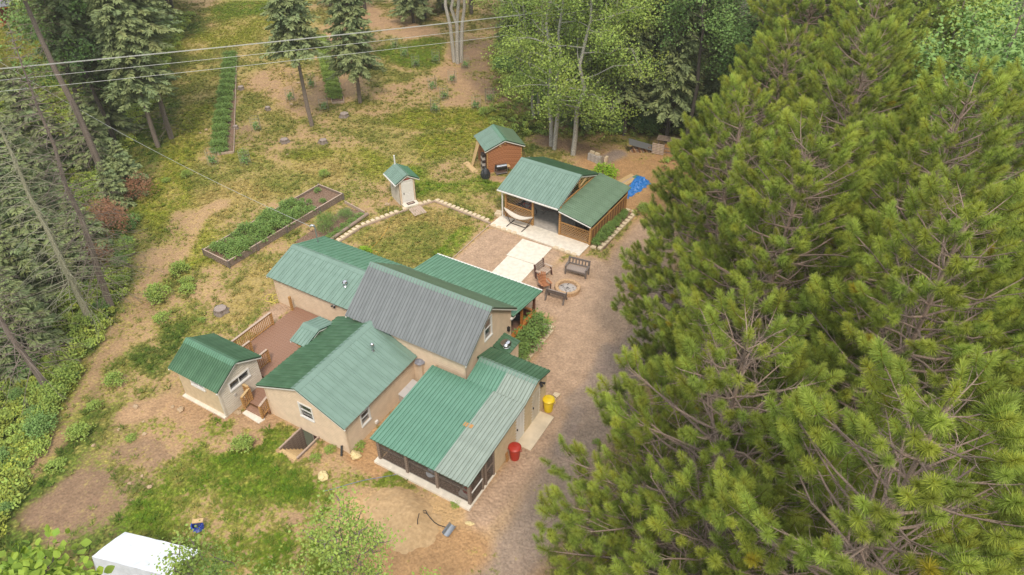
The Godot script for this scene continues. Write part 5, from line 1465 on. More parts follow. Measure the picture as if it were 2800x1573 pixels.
	# blue basket with a block
	var bb := thing("blue_basket", "blue plastic bucket standing on the front lawn", "bucket", hw(-9.54, -6.85), 0.3)
	var bk := MB.new()
	bk.lathe([Vector2(0, 0.0), Vector2(0.2, 0.0), Vector2(0.23, 0.3), Vector2(0.25, 0.31), Vector2(0.25, 0.34), Vector2(0.21, 0.33), Vector2(0.19, 0.05), Vector2(0, 0.05)], Vector3.ZERO, 26)
	part("tub", bk, mats["blue_plastic"], bb)
	for k in 3:
		var rg := MB.new()
		rg.lathe([Vector2(0.215 + k * 0.008, 0.07 + k * 0.08), Vector2(0.238 + k * 0.008, 0.085 + k * 0.08), Vector2(0.217 + k * 0.008, 0.1 + k * 0.08)], Vector3.ZERO, 26)
		part("rib", rg, mats["blue_plastic"], bb)
	var wbk := thing("wood_block", "short board laid across the blue bucket", "board", hw(-9.6, -6.72, 0.34), 0.15)
	pbox("board", Vector3(0.46, 0.07, 0.2), Vector3(0, 0.037, 0), mats["lumber"], wbk)
	# white tarp shelter
	var ta := hw(-10.44, -9.05)
	var tt := -PSI + deg_to_rad(16.3)
	var sw := thing("tarp_shelter", "shelter covered by a white tarp at the bottom left of the clearing", "shelter", ta, tt)
	var tn := noise(17, 0.9, 3)
	var top := func(x: float, z: float) -> Vector3:
		return Vector3(x - 0.42 * z, 2.0 + sin(PI * clampf(z / 1.25, 0, 1)) * 0.05 - 0.1 * sin(PI * x / 3.4) * sin(PI * clampf(z / 1.25, 0, 1)) + tn.get_noise_2d(x * 1.6, z * 1.6) * 0.035, z)
	var tp := MB.new()
	for a in 34:
		for b in 13:
			var x := a * 0.1; var z := b * 0.0965
			tp.quad(top.call(x, z + 0.0965), top.call(x + 0.1, z + 0.0965), top.call(x + 0.1, z), top.call(x, z))
	part("tarp_top", tp, mats["tarp_white"], sw)
	var sk := MB.new()
	var drop := func(x: float, k: float) -> Vector3:
		var f := sin(x * 9.0 + sin(x * 3.0) * 1.5) * 0.06 * k
		return Vector3(x - 0.5269 - 0.1 * k * (1.0 if x < 0.5 else 0.0), (2.0 + tn.get_noise_2d(x * 1.6, 1.25 * 1.6) * 0.035) * (1.0 - k) + 0.02 * k, 1.2545 + f + 0.18 * k)
	for a in 68:
		for b in 10:
			var x := a * 0.05
			sk.quad(drop.call(x, (b + 1) / 10.0), drop.call(x + 0.05, (b + 1) / 10.0), drop.call(x + 0.05, b / 10.0), drop.call(x, b / 10.0))
	part("tarp_front", sk, mats["tarp_white"], sw)
	var sl := MB.new()
	var lef := func(z: float, k: float) -> Vector3:
		var f := sin(z * 10.0) * 0.06 * k
		return Vector3(-0.42 * z - 0.28 * k - f, 2.0 * (1.0 - k) + 0.02 * k + sin(PI * clampf(z / 1.25, 0, 1)) * 0.05 * (1.0 - k), z + 0.18 * k * z / 1.25)
	for a in 13:
		for b in 10:
			var z := a * 0.0965
			sl.quad(lef.call(z, (b + 1) / 10.0), lef.call(z + 0.0965, (b + 1) / 10.0), lef.call(z + 0.0965, b / 10.0), lef.call(z, b / 10.0))
	part("tarp_side", sl, mats["tarp_white"], sw)
	for q in [[0.04, 0.05], [3.34, 0.05], [-0.4, 1.15], [2.8, 1.15]]: pbox("pole", Vector3(0.05, 1.9, 0.05), Vector3(q[0], 0.95, q[1]), mats["galvanised"], sw)
	# lumber pile under the blue tarp
	var lp := thing("lumber_pile", "pile of yellow lumber half uncovered beside the pavilion", "lumber", hw(-5.3, 30.6), -PSI - deg_to_rad(16))
	for k in 5:
		for j in 2: pbox("board", Vector3(0.17, 0.09, 2.1 - 0.12 * ((k * 3 + j) % 3)), Vector3(-0.4 + k * 0.18, 0.05 + j * 0.095, 0.05 * ((k + j) % 3)), mats["lumber" if (k + j) % 3 else "pale_wood"], lp)
	pbox("sheet", Vector3(0.5, 0.03, 0.55), Vector3(0.2, 0.21, -0.8), mats["roof_green"], lp)
	var bt2 := MB.new()
	var fn := noise(23, 1.4, 4)
	var tarp := func(s: float, k: float) -> Vector3:      # s along, k across
		var a := Vector3(-4.95, 0, -31.75).lerp(Vector3(-4.75, 0, -27.9), s)
		var b := Vector3(-3.65, 0, -31.15).lerp(Vector3(-4.45, 0, -27.95), s)
		var p := a.lerp(b, k)
		var w := sin(PI * k)
		p.y = 0.02 + (0.3 * pow(1.0 - k, 0.8) * sin(PI * minf(1.0, s * 1.3 + 0.1)) + 0.12 * w) * (1.0 - s * 0.5) + absf(fn.get_noise_2d(p.x * 2.2, p.z * 2.2)) * 0.34 * w
		p.x += fn.get_noise_2d(s * 6.0, k * 3.0 + 5.0) * 0.25
		return p
	for a in 40:
		for b in 16:
			bt2.quad(tarp.call(a / 40.0, b / 16.0), tarp.call((a + 1) / 40.0, b / 16.0), tarp.call((a + 1) / 40.0, (b + 1) / 16.0), tarp.call(a / 40.0, (b + 1) / 16.0))
	var tb := thing("blue_tarp", "crumpled bright blue tarp beside the lumber pile", "tarp", ORIGIN, -PSI)
	part("sheet", bt2, mats["tarp_blue"], tb)
	# stack of concrete blocks
	var cs := thing("block_stack", "stack of grey concrete blocks on the dirt behind the pavilion", "block stack", hw(-8.95, 32.35), -PSI + deg_to_rad(-12))
	for k in 3:
		for j in 3: pbox("block", Vector3(0.38, 0.19, 0.36), Vector3(-0.4 + k * 0.4, 0.1 + j * 0.2, 0.01 * (k - j)), mats["concrete_grey"], cs)
	for k in 2: pbox("top_block", Vector3(0.38, 0.19, 0.2), Vector3(-0.3 + k * 0.5, 0.7, -0.05), mats["block"], cs)
	var c2 := thing("block_post", "short pile of pale blocks right of the grey block stack", "block pile", hw(-8.05, 32.5), -PSI)
	for j in 3: pbox("block", Vector3(0.2, 0.19, 0.38), Vector3(0.02 * j, 0.1 + j * 0.2, 0), mats["block"], c2)
	# firewood
	var fw := thing("firewood_stack", "stacked split firewood at the edge of the dark spruces", "firewood", hw(-4.0, 36.7), -PSI + deg_to_rad(12))
	rng.seed = 31
	var log_m := MB.new()
	log_m.tube([Vector3(0, 0, -0.22), Vector3(0, 0, 0.22)], [0.062, 0.062], 7)
	var logs := log_m.mesh()
	for j in 6:
		for k in 12: part("log", logs, mats[["stone", "cedar", "bark_pine"][(j * 5 + k * 3) % 3]], fw, Vector3(-0.72 + k * 0.13 + 0.06 * (j % 2), 0.07 + j * 0.112, rng.randf_range(-0.04, 0.04)))
	var fl := thing("fallen_boards", "reddish boards on the ground before the firewood", "boards", hw(-2.9, 36.4), -PSI + 0.3)
	for k in 3: pbox("board", Vector3(1.1, 0.05, 0.13), Vector3(0.05 * k, 0.03, k * 0.18), mats["plywood"], fl)
	var pt := thing("pallet_wall", "grey pallet standing upright left of the firewood", "pallet", hw(-5.0, 36.0), -PSI + deg_to_rad(6))
	for j in 7: pbox("slat", Vector3(1.0, 0.095, 0.03), Vector3(0, 0.1 + j * 0.135, 0), mats["pale_wood"], pt, Basis(Vector3.RIGHT, -0.12))
	for k in [-0.45, 0.0, 0.45]: pbox("stringer", Vector3(0.05, 1.0, 0.09), Vector3(k, 0.5, -0.1), mats["grey_wood"], pt, Basis(Vector3.RIGHT, -0.12))
	var rb := thing("roof_boards", "grey boards laid as a cover over the firewood", "boards", hw(-4.5, 37.15), -PSI + deg_to_rad(8))
	for j in 4: pbox("board", Vector3(2.0, 0.03, 0.17), Vector3(0.0, 0.98 + j * 0.03, 0.3 - j * 0.19), mats["grey_wood"], rb)
	for k in [-0.9, 0.9]: pbox("prop", Vector3(0.07, 1.0, 0.07), Vector3(k, 0.5, -0.2), mats["grey_wood"], rb)
	var ms := thing("metal_sheet", "shiny sheet of roofing steel leaning over a low woodpile", "metal sheet", hw(-6.25, 35.8), -PSI - deg_to_rad(-32))
	var sm := MB.new()
	for k in 6:
		var z0 := -0.36 + k * 0.12
		for e in [[0.0, 0.045, 0.0, 0.0], [0.045, 0.06, 0.0, 0.02], [0.06, 0.085, 0.02, 0.02], [0.085, 0.1, 0.02, 0.0], [0.1, 0.12, 0.0, 0.0]]:
			sm.quad(Vector3(-1.25, e[3], z0 + e[1]), Vector3(1.25, e[3], z0 + e[1]), Vector3(1.25, e[2], z0 + e[0]), Vector3(-1.25, e[2], z0 + e[0]))
	part("sheet", sm, mats["galvanised"], ms, Vector3(0, 0.62, 0), Basis(Vector3.BACK, -0.3) * Basis(Vector3.RIGHT, 0.35))
	var lw := thing("low_woodpile", "loose low woodpile under the leaning steel sheet", "firewood", hw(-6.3, 35.9), -PSI + deg_to_rad(32))
	for j in 4:
		for k in 13 - j: part("log", logs, mats[["stone", "cedar_dark", "bark_pine"][(j * 5 + k * 2) % 3]], lw, Vector3(-0.95 + k * 0.15 + 0.07 * j, 0.07 + j * 0.11, rng.randf_range(-0.08, 0.08)))
	# hoses and cords
	cord("garden_hose", "yellow garden hose coiled at the corner of the left wing", "hose", house_pts([[-17.9, 6.1], [-18.3, 6.3], [-18.75, 6.7], [-18.95, 6.35], [-18.6, 6.0], [-18.2, 6.2], [-18.05, 6.75], [-18.4, 6.95], [-18.6, 6.5], [-18.25, 6.05], [-17.9, 6.3]]), 0.018, mats["hose_yellow"])
	cord("extension_cord", "orange extension cord coiled at one end on the enclosed lawn", "cord", house_pts([[-17.9, 17.2], [-17.2, 16.0], [-16.8, 14.6], [-16.6, 13.4], [-16.2, 12.9], [-15.7, 13.2], [-16.2, 13.5], [-16.7, 13.0], [-16.2, 12.7], [-15.8, 13.0], [-16.3, 13.3]]), 0.016, mats["cord_orange"])
	cord("yellow_rope", "yellow rope lying across the grass from the outhouse to the field", "cord", house_pts([[-18.6, 18.0], [-19.4, 19.0], [-19.9, 20.4], [-21.0, 22.5], [-21.6, 25.5], [-22.6, 28.6], [-23.5, 31.5]]), 0.014, mats["hose_yellow"])
	cord("blue_hose", "grey blue hose running from the shed curb over the front lawn", "hose", house_pts([[-3.9, -0.28], [-4.4, -0.75], [-4.9, -1.2], [-5.4, -1.75], [-5.8, -2.25], [-6.2, -2.7]]), 0.016, mats["hose_blue"])
	# wire cages round saplings
	i = 0
	var wires := MB.new()
	for k in 14:
		var a := TAU * k / 14.0
		wires.tube([Vector3(cos(a) * 0.42, 0, sin(a) * 0.42), Vector3(cos(a) * 0.42, 1.2, sin(a) * 0.42)], [0.006, 0.006], 3, false)
	for k in 5:
		var ring := []; var rr := []
		for e in 15: ring.append(Vector3(cos(TAU * e / 14.0) * 0.42, 0.04 + 0.29 * k, sin(TAU * e / 14.0) * 0.42)); rr.append(0.006)
		wires.tube(ring, rr, 3, false)
	var wire_mesh := wires.mesh()
	var stake := boxmesh(Vector3(0.04, 1.3, 0.04))
	var young := leaf_ball(91, 240, Vector3(0.26, 0.4, 0.26), 0.12, 0.4, 1.0, 12)
	for q in [[-17.2, -61.4], [-22.2, -57.2], [-21.3, -51.0], [-23.9, -51.0], [-7.0, -61.1], [-10.0, -72.3], [-12.9, -77.9], [-11.5, -75.2], [-7.7, -66.3], [-3.3, -61.8], [-2.1, -63.3], [-4.8, -71.9], [-6.4, -63.9], [-5.9, -68.1], [-8.0, -73.6], [-20.8, -63.6], [-19.5, -66.8]]:
		var cg := thing("sapling_cage", "wire cage round a young sapling in the far field", "plant cage", Vector3(q[0], 0, q[1]), i * 0.9, "wire sapling cages in the field")
		part("wire_mesh", wire_mesh, mats["cage_wire"], cg)
		part("stake", stake, mats["grey_wood"], cg, Vector3(0.4, 0.65, 0))
		part("sapling", young, mats["leaf_dark"], cg, Vector3(0, 0.1, 0))
		i += 1
	# overhead lines and their poles
	for q in [[-60, -35.6, "utility pole carrying the wires beyond the left woods"], [40, -70.6, "utility pole carrying the wires behind the birches"]]:
		var pl := thing("utility_pole", q[2], "utility pole", Vector3(q[0], 0, q[1]), 0.33)
		var pm := MB.new()
		pm.tube([Vector3(0, 0, 0), Vector3(0, 11, 0)], [0.16, 0.11], 10)
		part("shaft", pm, mats["bark"], pl)
		pbox("crossarm", Vector3(0.12, 0.12, 2.2), Vector3(0.0, 10.35, 0), mats["grey_wood"], pl)
	i = 0
	for q in [[10.85, 0.35, "upper of the twin topmost power lines"], [10.68, -0.35, "lower of the twin topmost power lines"], [10.02, 0.0, "third power line from the top over the field"], [9.3, 0.0, "lowest power line over the field"]]:
		var a := Vector3(-60, q[0], -35.6 + q[1]); var b := Vector3(40, q[0], -70.6 + q[1])
		var line := []; var rad := []
		for k in 61:
			var f := k / 60.0
			line.append(a.lerp(b, f) + Vector3.DOWN * 0.9 * 4.0 * f * (1.0 - f)); rad.append(0.015)
		var mb := MB.new()
		mb.tube(line, rad, 5, false)
		meta(part("power_line", mb, mats["wire"]), q[2], "power line", "power lines crossing the field")
		i += 1
	var sa := hw(-17.66, 9.8, 3.55)
	var sb := Vector3(-44, 8.2, -57)
	var sline := []; var srad := []
	for k in 41:
		var f := k / 40.0
		sline.append(sa.lerp(sb, f) + Vector3.DOWN * 0.9 * 4.0 * f * (1.0 - f)); srad.append(0.011)
	var smb := MB.new()
	smb.tube(sline, srad, 5, false)
	meta(part("service_cable", smb, mats["wire"]), "pale service cable from the roof mast to the left woods", "cable")
	# red house beyond the woods
	var rh := thing("red_house", "red house with grey roof half hidden by trees at the top left", "house", Vector3(-62.5, 0, -86), 0.35)
	siding(rh, L(-6, 0, 0), L(6, 0, 0), [Vector2(0, 0), Vector2(12, 0), Vector2(12, 2.7), Vector2(0, 2.7)], [[3.0, 1.0, 4.2, 2.1]], mats["red_wall"])
	siding(rh, L(6, 0, 0), L(6, 7, 0), [Vector2(0, 0), Vector2(7, 0), Vector2(7, 2.7), Vector2(3.5, 4.6), Vector2(0, 2.7)], [], mats["red_wall"])
	siding(rh, L(6, 7, 0), L(-6, 7, 0), [Vector2(0, 0), Vector2(12, 0), Vector2(12, 2.7), Vector2(0, 2.7)], [], mats["red_wall"])
	window(rh, L(-2.4, 0, 1.55), Vector3.RIGHT, 1.2, 1.1)
	roof_slope(rh, L(-6.4, -1.6, 2.2), L(6.4, -1.6, 2.2), L(6.4, 3.5, 4.7), L(-6.4, 3.5, 4.7), [mats["shingle"]])
	roof_slope(rh, L(6.4, 7.4, 2.6), L(-6.4, 7.4, 2.6), L(-6.4, 3.5, 4.7), L(6.4, 3.5, 4.7), [mats["shingle"]])
	for x in [-6.0, -2.0, 2.0, 6.0]: pbox("porch_post", Vector3(0.16, 2.1, 0.16), L(x, -1.4, 1.05), mats["orange_board"], rh)
	pbar("porch_beam", L(-6.2, -1.45, 2.1), L(6.2, -1.45, 2.1), 0.12, 0.18, mats["orange_board"], rh)

# ------------------------------------------------------------------ plants
var oval := false

func add_leaf(mb: MB, p: Vector3, dir: Vector3, side: Vector3, s: float, w: float) -> void:
	var mid := p + dir * s * 0.5
	var fold := dir.cross(side) * s * 0.08
	if s > 0.1 and w > 0.35:      # near, large leaves are oval
		var l := [p, p + dir * s * 0.22 + side * s * w * 0.72, p + dir * s * 0.5 + side * s * w + fold, p + dir * s * 0.8 + side * s * w * 0.55, p + dir * s, p + dir * s * 0.8 - side * s * w * 0.55, p + dir * s * 0.5 - side * s * w + fold, p + dir * s * 0.22 - side * s * w * 0.72]
		if oval:
			for i in range(1, 7): mb.tri(l[0], l[i], l[i + 1])
			return
	mb.tri(p, mid + side * s * w + fold, p + dir * s)
	mb.tri(p, p + dir * s, mid - side * s * w + fold)

func rand_dir(g: RandomNumberGenerator) -> Vector3:
	var z := g.randf_range(-1, 1); var a := g.randf() * TAU
	var r := sqrt(1.0 - z * z)
	return Vector3(r * cos(a), z, r * sin(a))

func shade(g: RandomNumberGenerator, lo := 0.7, hi := 1.25, yellow := 0.12) -> Color:
	# natural spread of leaf colour
	var k := g.randf_range(lo, hi); var y := g.randf_range(-yellow, yellow)
	return Color(k * (1.0 + y), k, k * (1.0 - y))

# leaves gathered in clumps through an ellipsoid, on a few stems
func leaf_ball(seed_: int, count: int, r: Vector3, size: float, width := 0.4, droop := 0.0, clumps := 0) -> ArrayMesh:
	var g := RandomNumberGenerator.new()
	g.seed = seed_
	var mb := MB.new()
	var n := clumps if clumps else maxi(5, count / 22)
	var per := maxi(1, count / n)
	for i in n:
		var d := rand_dir(g)
		d.y = absf(d.y) * 1.0 - 0.25
		var c := d * r * pow(g.randf(), 0.35) + Vector3.UP * r.y * 0.75
		var base := shade(g, 0.75, 1.2)
		for k in per:
			var o := Vector3(g.randfn(), g.randfn(), g.randfn()) * r * 0.17
			var p := c + o
			if p.y < 0.01: p.y = 0.01 + g.randf() * 0.03
			var e := (rand_dir(g) + d * 0.6 + Vector3.UP * (0.2 - droop)).normalized()
			var s := e.cross(Vector3.UP + rand_dir(g) * 0.5).normalized()
			mb.col = base * g.randf_range(0.8, 1.2)
			add_leaf(mb, p, e, s, size * g.randf_range(0.6, 1.3), width)
	return mb.mesh()

func wobble_line(g: RandomNumberGenerator, a: Vector3, b: Vector3, n: int, amp: float) -> Array:
	var out := []
	for i in n + 1:
		var f := float(i) / n
		out.append(a.lerp(b, f) + (rand_dir(g) * amp * sin(PI * f) if i > 0 and i < n else Vector3.ZERO))
	return out

func taper(n: int, a: float, b: float) -> Array:
	var out := []
	for i in n: out.append(lerpf(a, b, float(i) / (n - 1)))
	return out

# broad-leaved tree: returns [trunk mesh, crown mesh]
func broadleaf(seed_: int, h: float, cr: float, base: float, leaves: int, size: float, trunk_r: float, stems := 1, droop := 0.3, limbs_n := 15, spread := 0.55, lean_k := 1.0) -> Array:
	var g := RandomNumberGenerator.new()
	g.seed = seed_
	var wood := MB.new()
	var leaf := MB.new()
	var tips := []
	for s in stems:
		var off := Vector3.ZERO if stems == 1 else Vector3(cos(TAU * s / stems), 0, sin(TAU * s / stems)) * 0.35
		var lean := Vector3(g.randfn(), 0, g.randfn()) * 0.03 * h * lean_k + off * 3.0
		var line := wobble_line(g, off, off + lean + Vector3.UP * h * g.randf_range(0.88, 1.0), 9, 0.02 * h * minf(1.0, lean_k + 0.15))
		wood.tube(line, taper(10, trunk_r, trunk_r * 0.14), 8)
		for i in limbs_n:
			var f := lerpf(base, 0.97, (i + g.randf()) / limbs_n)
			var k := f * 9.0
			var p: Vector3 = line[int(k)].lerp(line[mini(int(k) + 1, 9)], k - int(k))
			var a := i * 2.4 + g.randf() * 0.9
			var prof := sin(PI * clampf((f - base) / (1.0 - base) * 0.82 + 0.16, 0, 1))
			var ln := cr * (0.35 + 0.65 * prof) * g.randf_range(0.7, 1.1)
			var d := Vector3(cos(a), 0.75 - droop * 0.8 + g.randf() * 0.35, sin(a)).normalized()
			var e := p + d * ln + Vector3.DOWN * droop * ln * 0.25
			var lb := wobble_line(g, p, e, 4, ln * 0.06)
			wood.tube(lb, taper(5, trunk_r * 0.34 * (1.15 - f), 0.012), 5, false)
			for q in 5:
				var b: Vector3 = lb[1 + q % 4].lerp(lb[mini(2 + q % 4, 4)], g.randf())
				var ee := b + (rand_dir(g) + d * 0.7).normalized() * ln * g.randf_range(0.2, 0.42) + Vector3.DOWN * droop * 0.3
				wood.tube([b, b.lerp(ee, 0.5) + rand_dir(g) * 0.06, ee], [0.018, 0.012, 0.006], 3, false)
				tips.append([b.lerp(ee, 0.55), d]); tips.append([ee, d])
			tips.append([e, d])
	var per := maxi(1, leaves / tips.size())
	for t in tips:
		var base_c := shade(g, 0.72, 1.22)
		var c: Vector3 = t[0]
		for k in per:
			var p := c + Vector3(g.randfn(), g.randfn() * 0.7 - droop * 0.5, g.randfn()) * spread
			var e: Vector3 = (rand_dir(g) + t[1] * 0.4 + Vector3.DOWN * droop).normalized()
			var s: Vector3 = e.cross(Vector3.UP + rand_dir(g) * 0.6).normalized()
			leaf.col = base_c * g.randf_range(0.8, 1.2)
			add_leaf(leaf, p, e, s, size * g.randf_range(0.65, 1.25), 0.4)
	return [wood.mesh(), leaf.mesh()]

# spruce: returns [trunk with boughs, crown]; from below base the boughs are bare and dead
func spruce(seed_: int, h: float, cr: float, base: float, dense := 1.0, dead_from := 0.06, lean := 0.02, bare_top := false) -> Array:
	var g := RandomNumberGenerator.new()
	g.seed = seed_
	var wood := MB.new()
	var leaf := MB.new()
	var line := wobble_line(g, Vector3.ZERO, Vector3(g.randfn() * lean * h, h, g.randfn() * lean * h), 8, 0.008 * h)
	wood.tube(line, taper(9, 0.018 * h * 0.55 + 0.04, 0.012), 8)
	var y := h * dead_from
	while y < h * 0.99:
		var f := y / h
		var k := f * 8.0
		var p: Vector3 = line[int(k)].lerp(line[mini(int(k) + 1, 8)], k - int(k))
		var live := f > base
		var n := (5 if bare_top else 7) if live else 4
		var sh := clampf((1.0 - f) / (1.0 - base), 0.0, 1.0)
		var ln0 := cr * (pow(sh, 0.75) + 0.05) if live else cr * g.randf_range(0.25, 0.8)
		for i in n:
			if not live and g.randf() < 0.35: continue
			var a := TAU * i / n + g.randf() * 0.8 + y * 3.0
			var ln := ln0 * g.randf_range(0.65, 1.1)
			var d := Vector3(cos(a), 0, sin(a))
			var up := lerpf(-0.3, 0.35, f)
			var e0 := p + d * ln * 0.55 + Vector3.UP * up * ln * 0.4
			var e1 := p + d * ln + Vector3.UP * (up * 0.5 - 0.12) * ln
			wood.tube([p, e0, e1], [0.02 + 0.012 * ln * 0.3, 0.014, 0.005], 3, false)
			if live and not bare_top:
				var steps := maxi(3, int(ln / 0.17 * dense))
				var tone := shade(g, 0.7, 1.2, 0.1)
				var sd := Vector3(-d.z, 0, d.x)
				for q in steps:
					var t := lerpf(0.18, 1.0, float(q) / (steps - 1))
					var c := p.lerp(e0, t / 0.55) if t < 0.55 else e0.lerp(e1, (t - 0.55) / 0.45)
					var tw := (0.24 + 0.34 * sin(PI * clampf(t * 0.8 + 0.15, 0, 1))) * minf(1.0, ln * 0.6 + 0.25)
					for m in [-1.0, 1.0, 0.0]:
						var dir: Vector3 = (d * 0.7 + sd * m * 0.9 + Vector3.DOWN * g.randf_range(0.1, 0.6) + rand_dir(g) * 0.25).normalized()
						leaf.col = tone * g.randf_range(0.75, 1.25)
						add_leaf(leaf, c, dir, dir.cross(rand_dir(g)).normalized(), tw * g.randf_range(0.8, 1.3), 0.2)
			else:
				for q in 5:
					var t := g.randf_range(0.3, 1.0)
					var c := p.lerp(e1, t)
					var tip := c + (rand_dir(g) * 0.6 + d * 0.6 + Vector3.DOWN * 0.5).normalized() * ln * g.randf_range(0.15, 0.4)
					wood.tube([c, tip], [0.009, 0.003], 3, false)
		y += (0.36 if live else 0.5) * (0.75 + 0.5 * g.randf())
	return [wood.mesh(), leaf.mesh() if leaf.v.size() else null]

func plant_tree(called: String, label: String, group: String, parts: Array, wood: String, leafmat: String, x: float, z: float, turn := 0.0, s := 1.0, tilt := 0.0) -> Node3D:
	var t := thing(called, label, "tree", Vector3(x, -0.03, z), turn, group)
	t.scale = Vector3(s, s, s)
	t.rotation.z = tilt
	part("trunk", parts[0], mats[wood], t)
	if parts[1]: part("crown", parts[1], mats[leafmat], t)
	return t

# red pine near the camera: boughs in whorls, bare inside, brushes of long needles at the ends
func pine_brush(seed_: int, needles: int) -> ArrayMesh:
	var g := RandomNumberGenerator.new()
	g.seed = seed_
	var mb := MB.new()
	mb.col = Color(0.55, 0.4, 0.3)
	mb.tube([Vector3(0, -0.1, 0), Vector3(0, 0.22, 0)], [0.012, 0.008], 4)
	for i in needles:
		var f := float(i) / needles
		var a := i * 2.39996 + g.randf() * 0.4
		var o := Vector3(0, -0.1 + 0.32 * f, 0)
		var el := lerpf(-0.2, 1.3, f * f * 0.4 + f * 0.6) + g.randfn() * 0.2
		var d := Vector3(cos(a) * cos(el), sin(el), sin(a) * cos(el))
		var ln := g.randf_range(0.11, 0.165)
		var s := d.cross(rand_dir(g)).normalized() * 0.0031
		var k := lerpf(0.38, 1.35, f) * g.randf_range(0.75, 1.25)  # shade in the heart and highlight on the tips painted into the colour
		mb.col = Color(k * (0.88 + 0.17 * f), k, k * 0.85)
		var tip := o + d * ln + Vector3.DOWN * 0.012
		mb.tri(o - s, tip - s * 0.5, o + s)
		mb.tri(o + s, tip - s * 0.5, tip + s * 0.5)
	return mb.mesh()

func red_pine(label: String, x: float, z: float, h: float, cr: float, seed_: int, brushes: Array, low := 2.2, keep := 1.0) -> void:
	var g := RandomNumberGenerator.new()
	g.seed = seed_
	var t := thing("red_pine", label, "tree", Vector3(x, -0.03, z), 0.0, "tall pines along the right side of the drive")
	var line := wobble_line(g, Vector3.ZERO, Vector3(g.randfn() * 0.25, h, g.randfn() * 0.25), 8, 0.06)
	var trunk := MB.new()
	trunk.tube(line, taper(9, 0.2, 0.03), 10)
	part("trunk", trunk, mats["bark_pine"], t)
	var wood := MB.new()
	var bufs := [PackedFloat32Array(), PackedFloat32Array()]
	var counts := [0, 0]
	var place := func(p: Vector3, d: Vector3, s: float) -> void:
		if g.randf() > keep: return
		var k := g.randi() % 2
		var yy := d.normalized(); var xx := yy.cross(rand_dir(g)).normalized(); var zz := xx.cross(yy)
		xx *= s; yy *= s; zz *= s
		bufs[k].append_array([xx.x, yy.x, zz.x, p.x, xx.y, yy.y, zz.y, p.y, xx.z, yy.z, zz.z, p.z])
		var w := g.randf_range(0.75, 1.25); var yl := g.randf_range(-0.07, 0.14)
		if g.randf() < 0.008: yl = 0.45; w = 0.75      # a browned shoot
		bufs[k].append_array([w * (1.0 + yl), w, w * (1.0 - yl), 1.0])
		counts[k] += 1
	var y := low
	while y < h * 0.985:
		var f := y / h
		var k8 := f * 8.0
		var p: Vector3 = line[int(k8)].lerp(line[mini(int(k8) + 1, 8)], k8 - int(k8))
		var prof := pow(clampf((1.0 - f) / 0.72, 0.0, 1.0), 0.62) * clampf(0.72 + f * 0.9, 0.0, 1.0)
		var n := 5 if f < 0.9 else 4
		var thin := clampf(1.15 - f * 0.6, 0.4, 1.0)
		for i in n:
			var a := TAU * i / n + g.randf() * 0.7 + y * 2.1
			var ln := cr * (prof + 0.1) * g.randf_range(0.7, 1.12)
			var d := Vector3(cos(a), 0, sin(a))
			var rise := lerpf(0.02, 0.7, f * f) + g.randfn() * 0.06
			var e0 := p + d * ln * 0.5 + Vector3.UP * ln * rise * 0.5 + rand_dir(g) * 0.06 * ln
			var e1 := p + d * ln + Vector3.UP * ln * (rise + 0.16) + rand_dir(g) * 0.05 * ln
			var r0 := 0.014 + 0.011 * ln
			wood.tube([p, p.lerp(e0, 0.5) + rand_dir(g) * 0.04 * ln, e0, e0.lerp(e1, 0.55) + rand_dir(g) * 0.03, e1], [r0, r0 * 0.85, r0 * 0.65, r0 * 0.45, 0.008], 5, false)
			# dead twigs inside
			for q in int(4 + ln * 4.0):
				var c := p.lerp(e0, g.randf_range(0.2, 1.1))
				var tip := c + (rand_dir(g) * 0.9 + d * 0.5 + Vector3.DOWN * 0.12).normalized() * g.randf_range(0.25, 0.75)
				wood.tube([c, c.lerp(tip, 0.5) + rand_dir(g) * 0.06, tip], [0.009, 0.007, 0.003], 3, false)
			# live side shoots with brushes
			place.call(e1, (e1 - e0).normalized() + Vector3.UP * 0.5, g.randf_range(1.1, 1.55))
			var m := int(2 + ln * 2.1)
			for q in m:
				var s := lerpf(0.5, 0.98, (q + g.randf()) / m)
				var c := p.lerp(e0, s * 2.0) if s < 0.5 else e0.lerp(e1, (s - 0.5) * 2.0)
				var sd := Vector3(-d.z, 0, d.x) * (1.0 if q % 2 else -1.0)
				var sl := ln * 0.3 * (1.25 - s) * g.randf_range(0.6, 1.3) + 0.16
				var tip := c + (d * 0.75 + sd * g.randf_range(0.4, 1.0) + Vector3.UP * g.randf_range(0.0, 0.5)).normalized() * sl
				wood.tube([c, c.lerp(tip, 0.5) + Vector3.DOWN * 0.03, tip], [0.012, 0.01, 0.007], 3, false)
				place.call(tip, (tip - c).normalized() * 0.8 + Vector3.UP * 0.75, g.randf_range(1.0, 1.45))
				if sl > 0.5:
					for e in 2:
						var c2 := c.lerp(tip, g.randf_range(0.45, 0.85))
						var t2 := c2 + ((tip - c).normalized() + rand_dir(g) * 0.8 + Vector3.UP * 0.4).normalized() * 0.22
						wood.tube([c2, t2], [0.008, 0.006], 3, false)
						place.call(t2, (t2 - c2).normalized() + Vector3.UP * 0.6, g.randf_range(0.75, 1.1))
		y += g.randf_range(0.36, 0.58)
	place.call(line[8], Vector3.UP, 1.2)
	part("boughs", wood, mats["bark_pine"], t)
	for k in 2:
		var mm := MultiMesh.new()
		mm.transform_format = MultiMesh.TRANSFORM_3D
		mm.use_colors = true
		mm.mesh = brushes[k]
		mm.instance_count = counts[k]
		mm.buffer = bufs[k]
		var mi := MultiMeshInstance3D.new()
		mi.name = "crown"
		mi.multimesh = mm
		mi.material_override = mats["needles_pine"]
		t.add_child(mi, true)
		mi.set_meta("kind", "stuff")

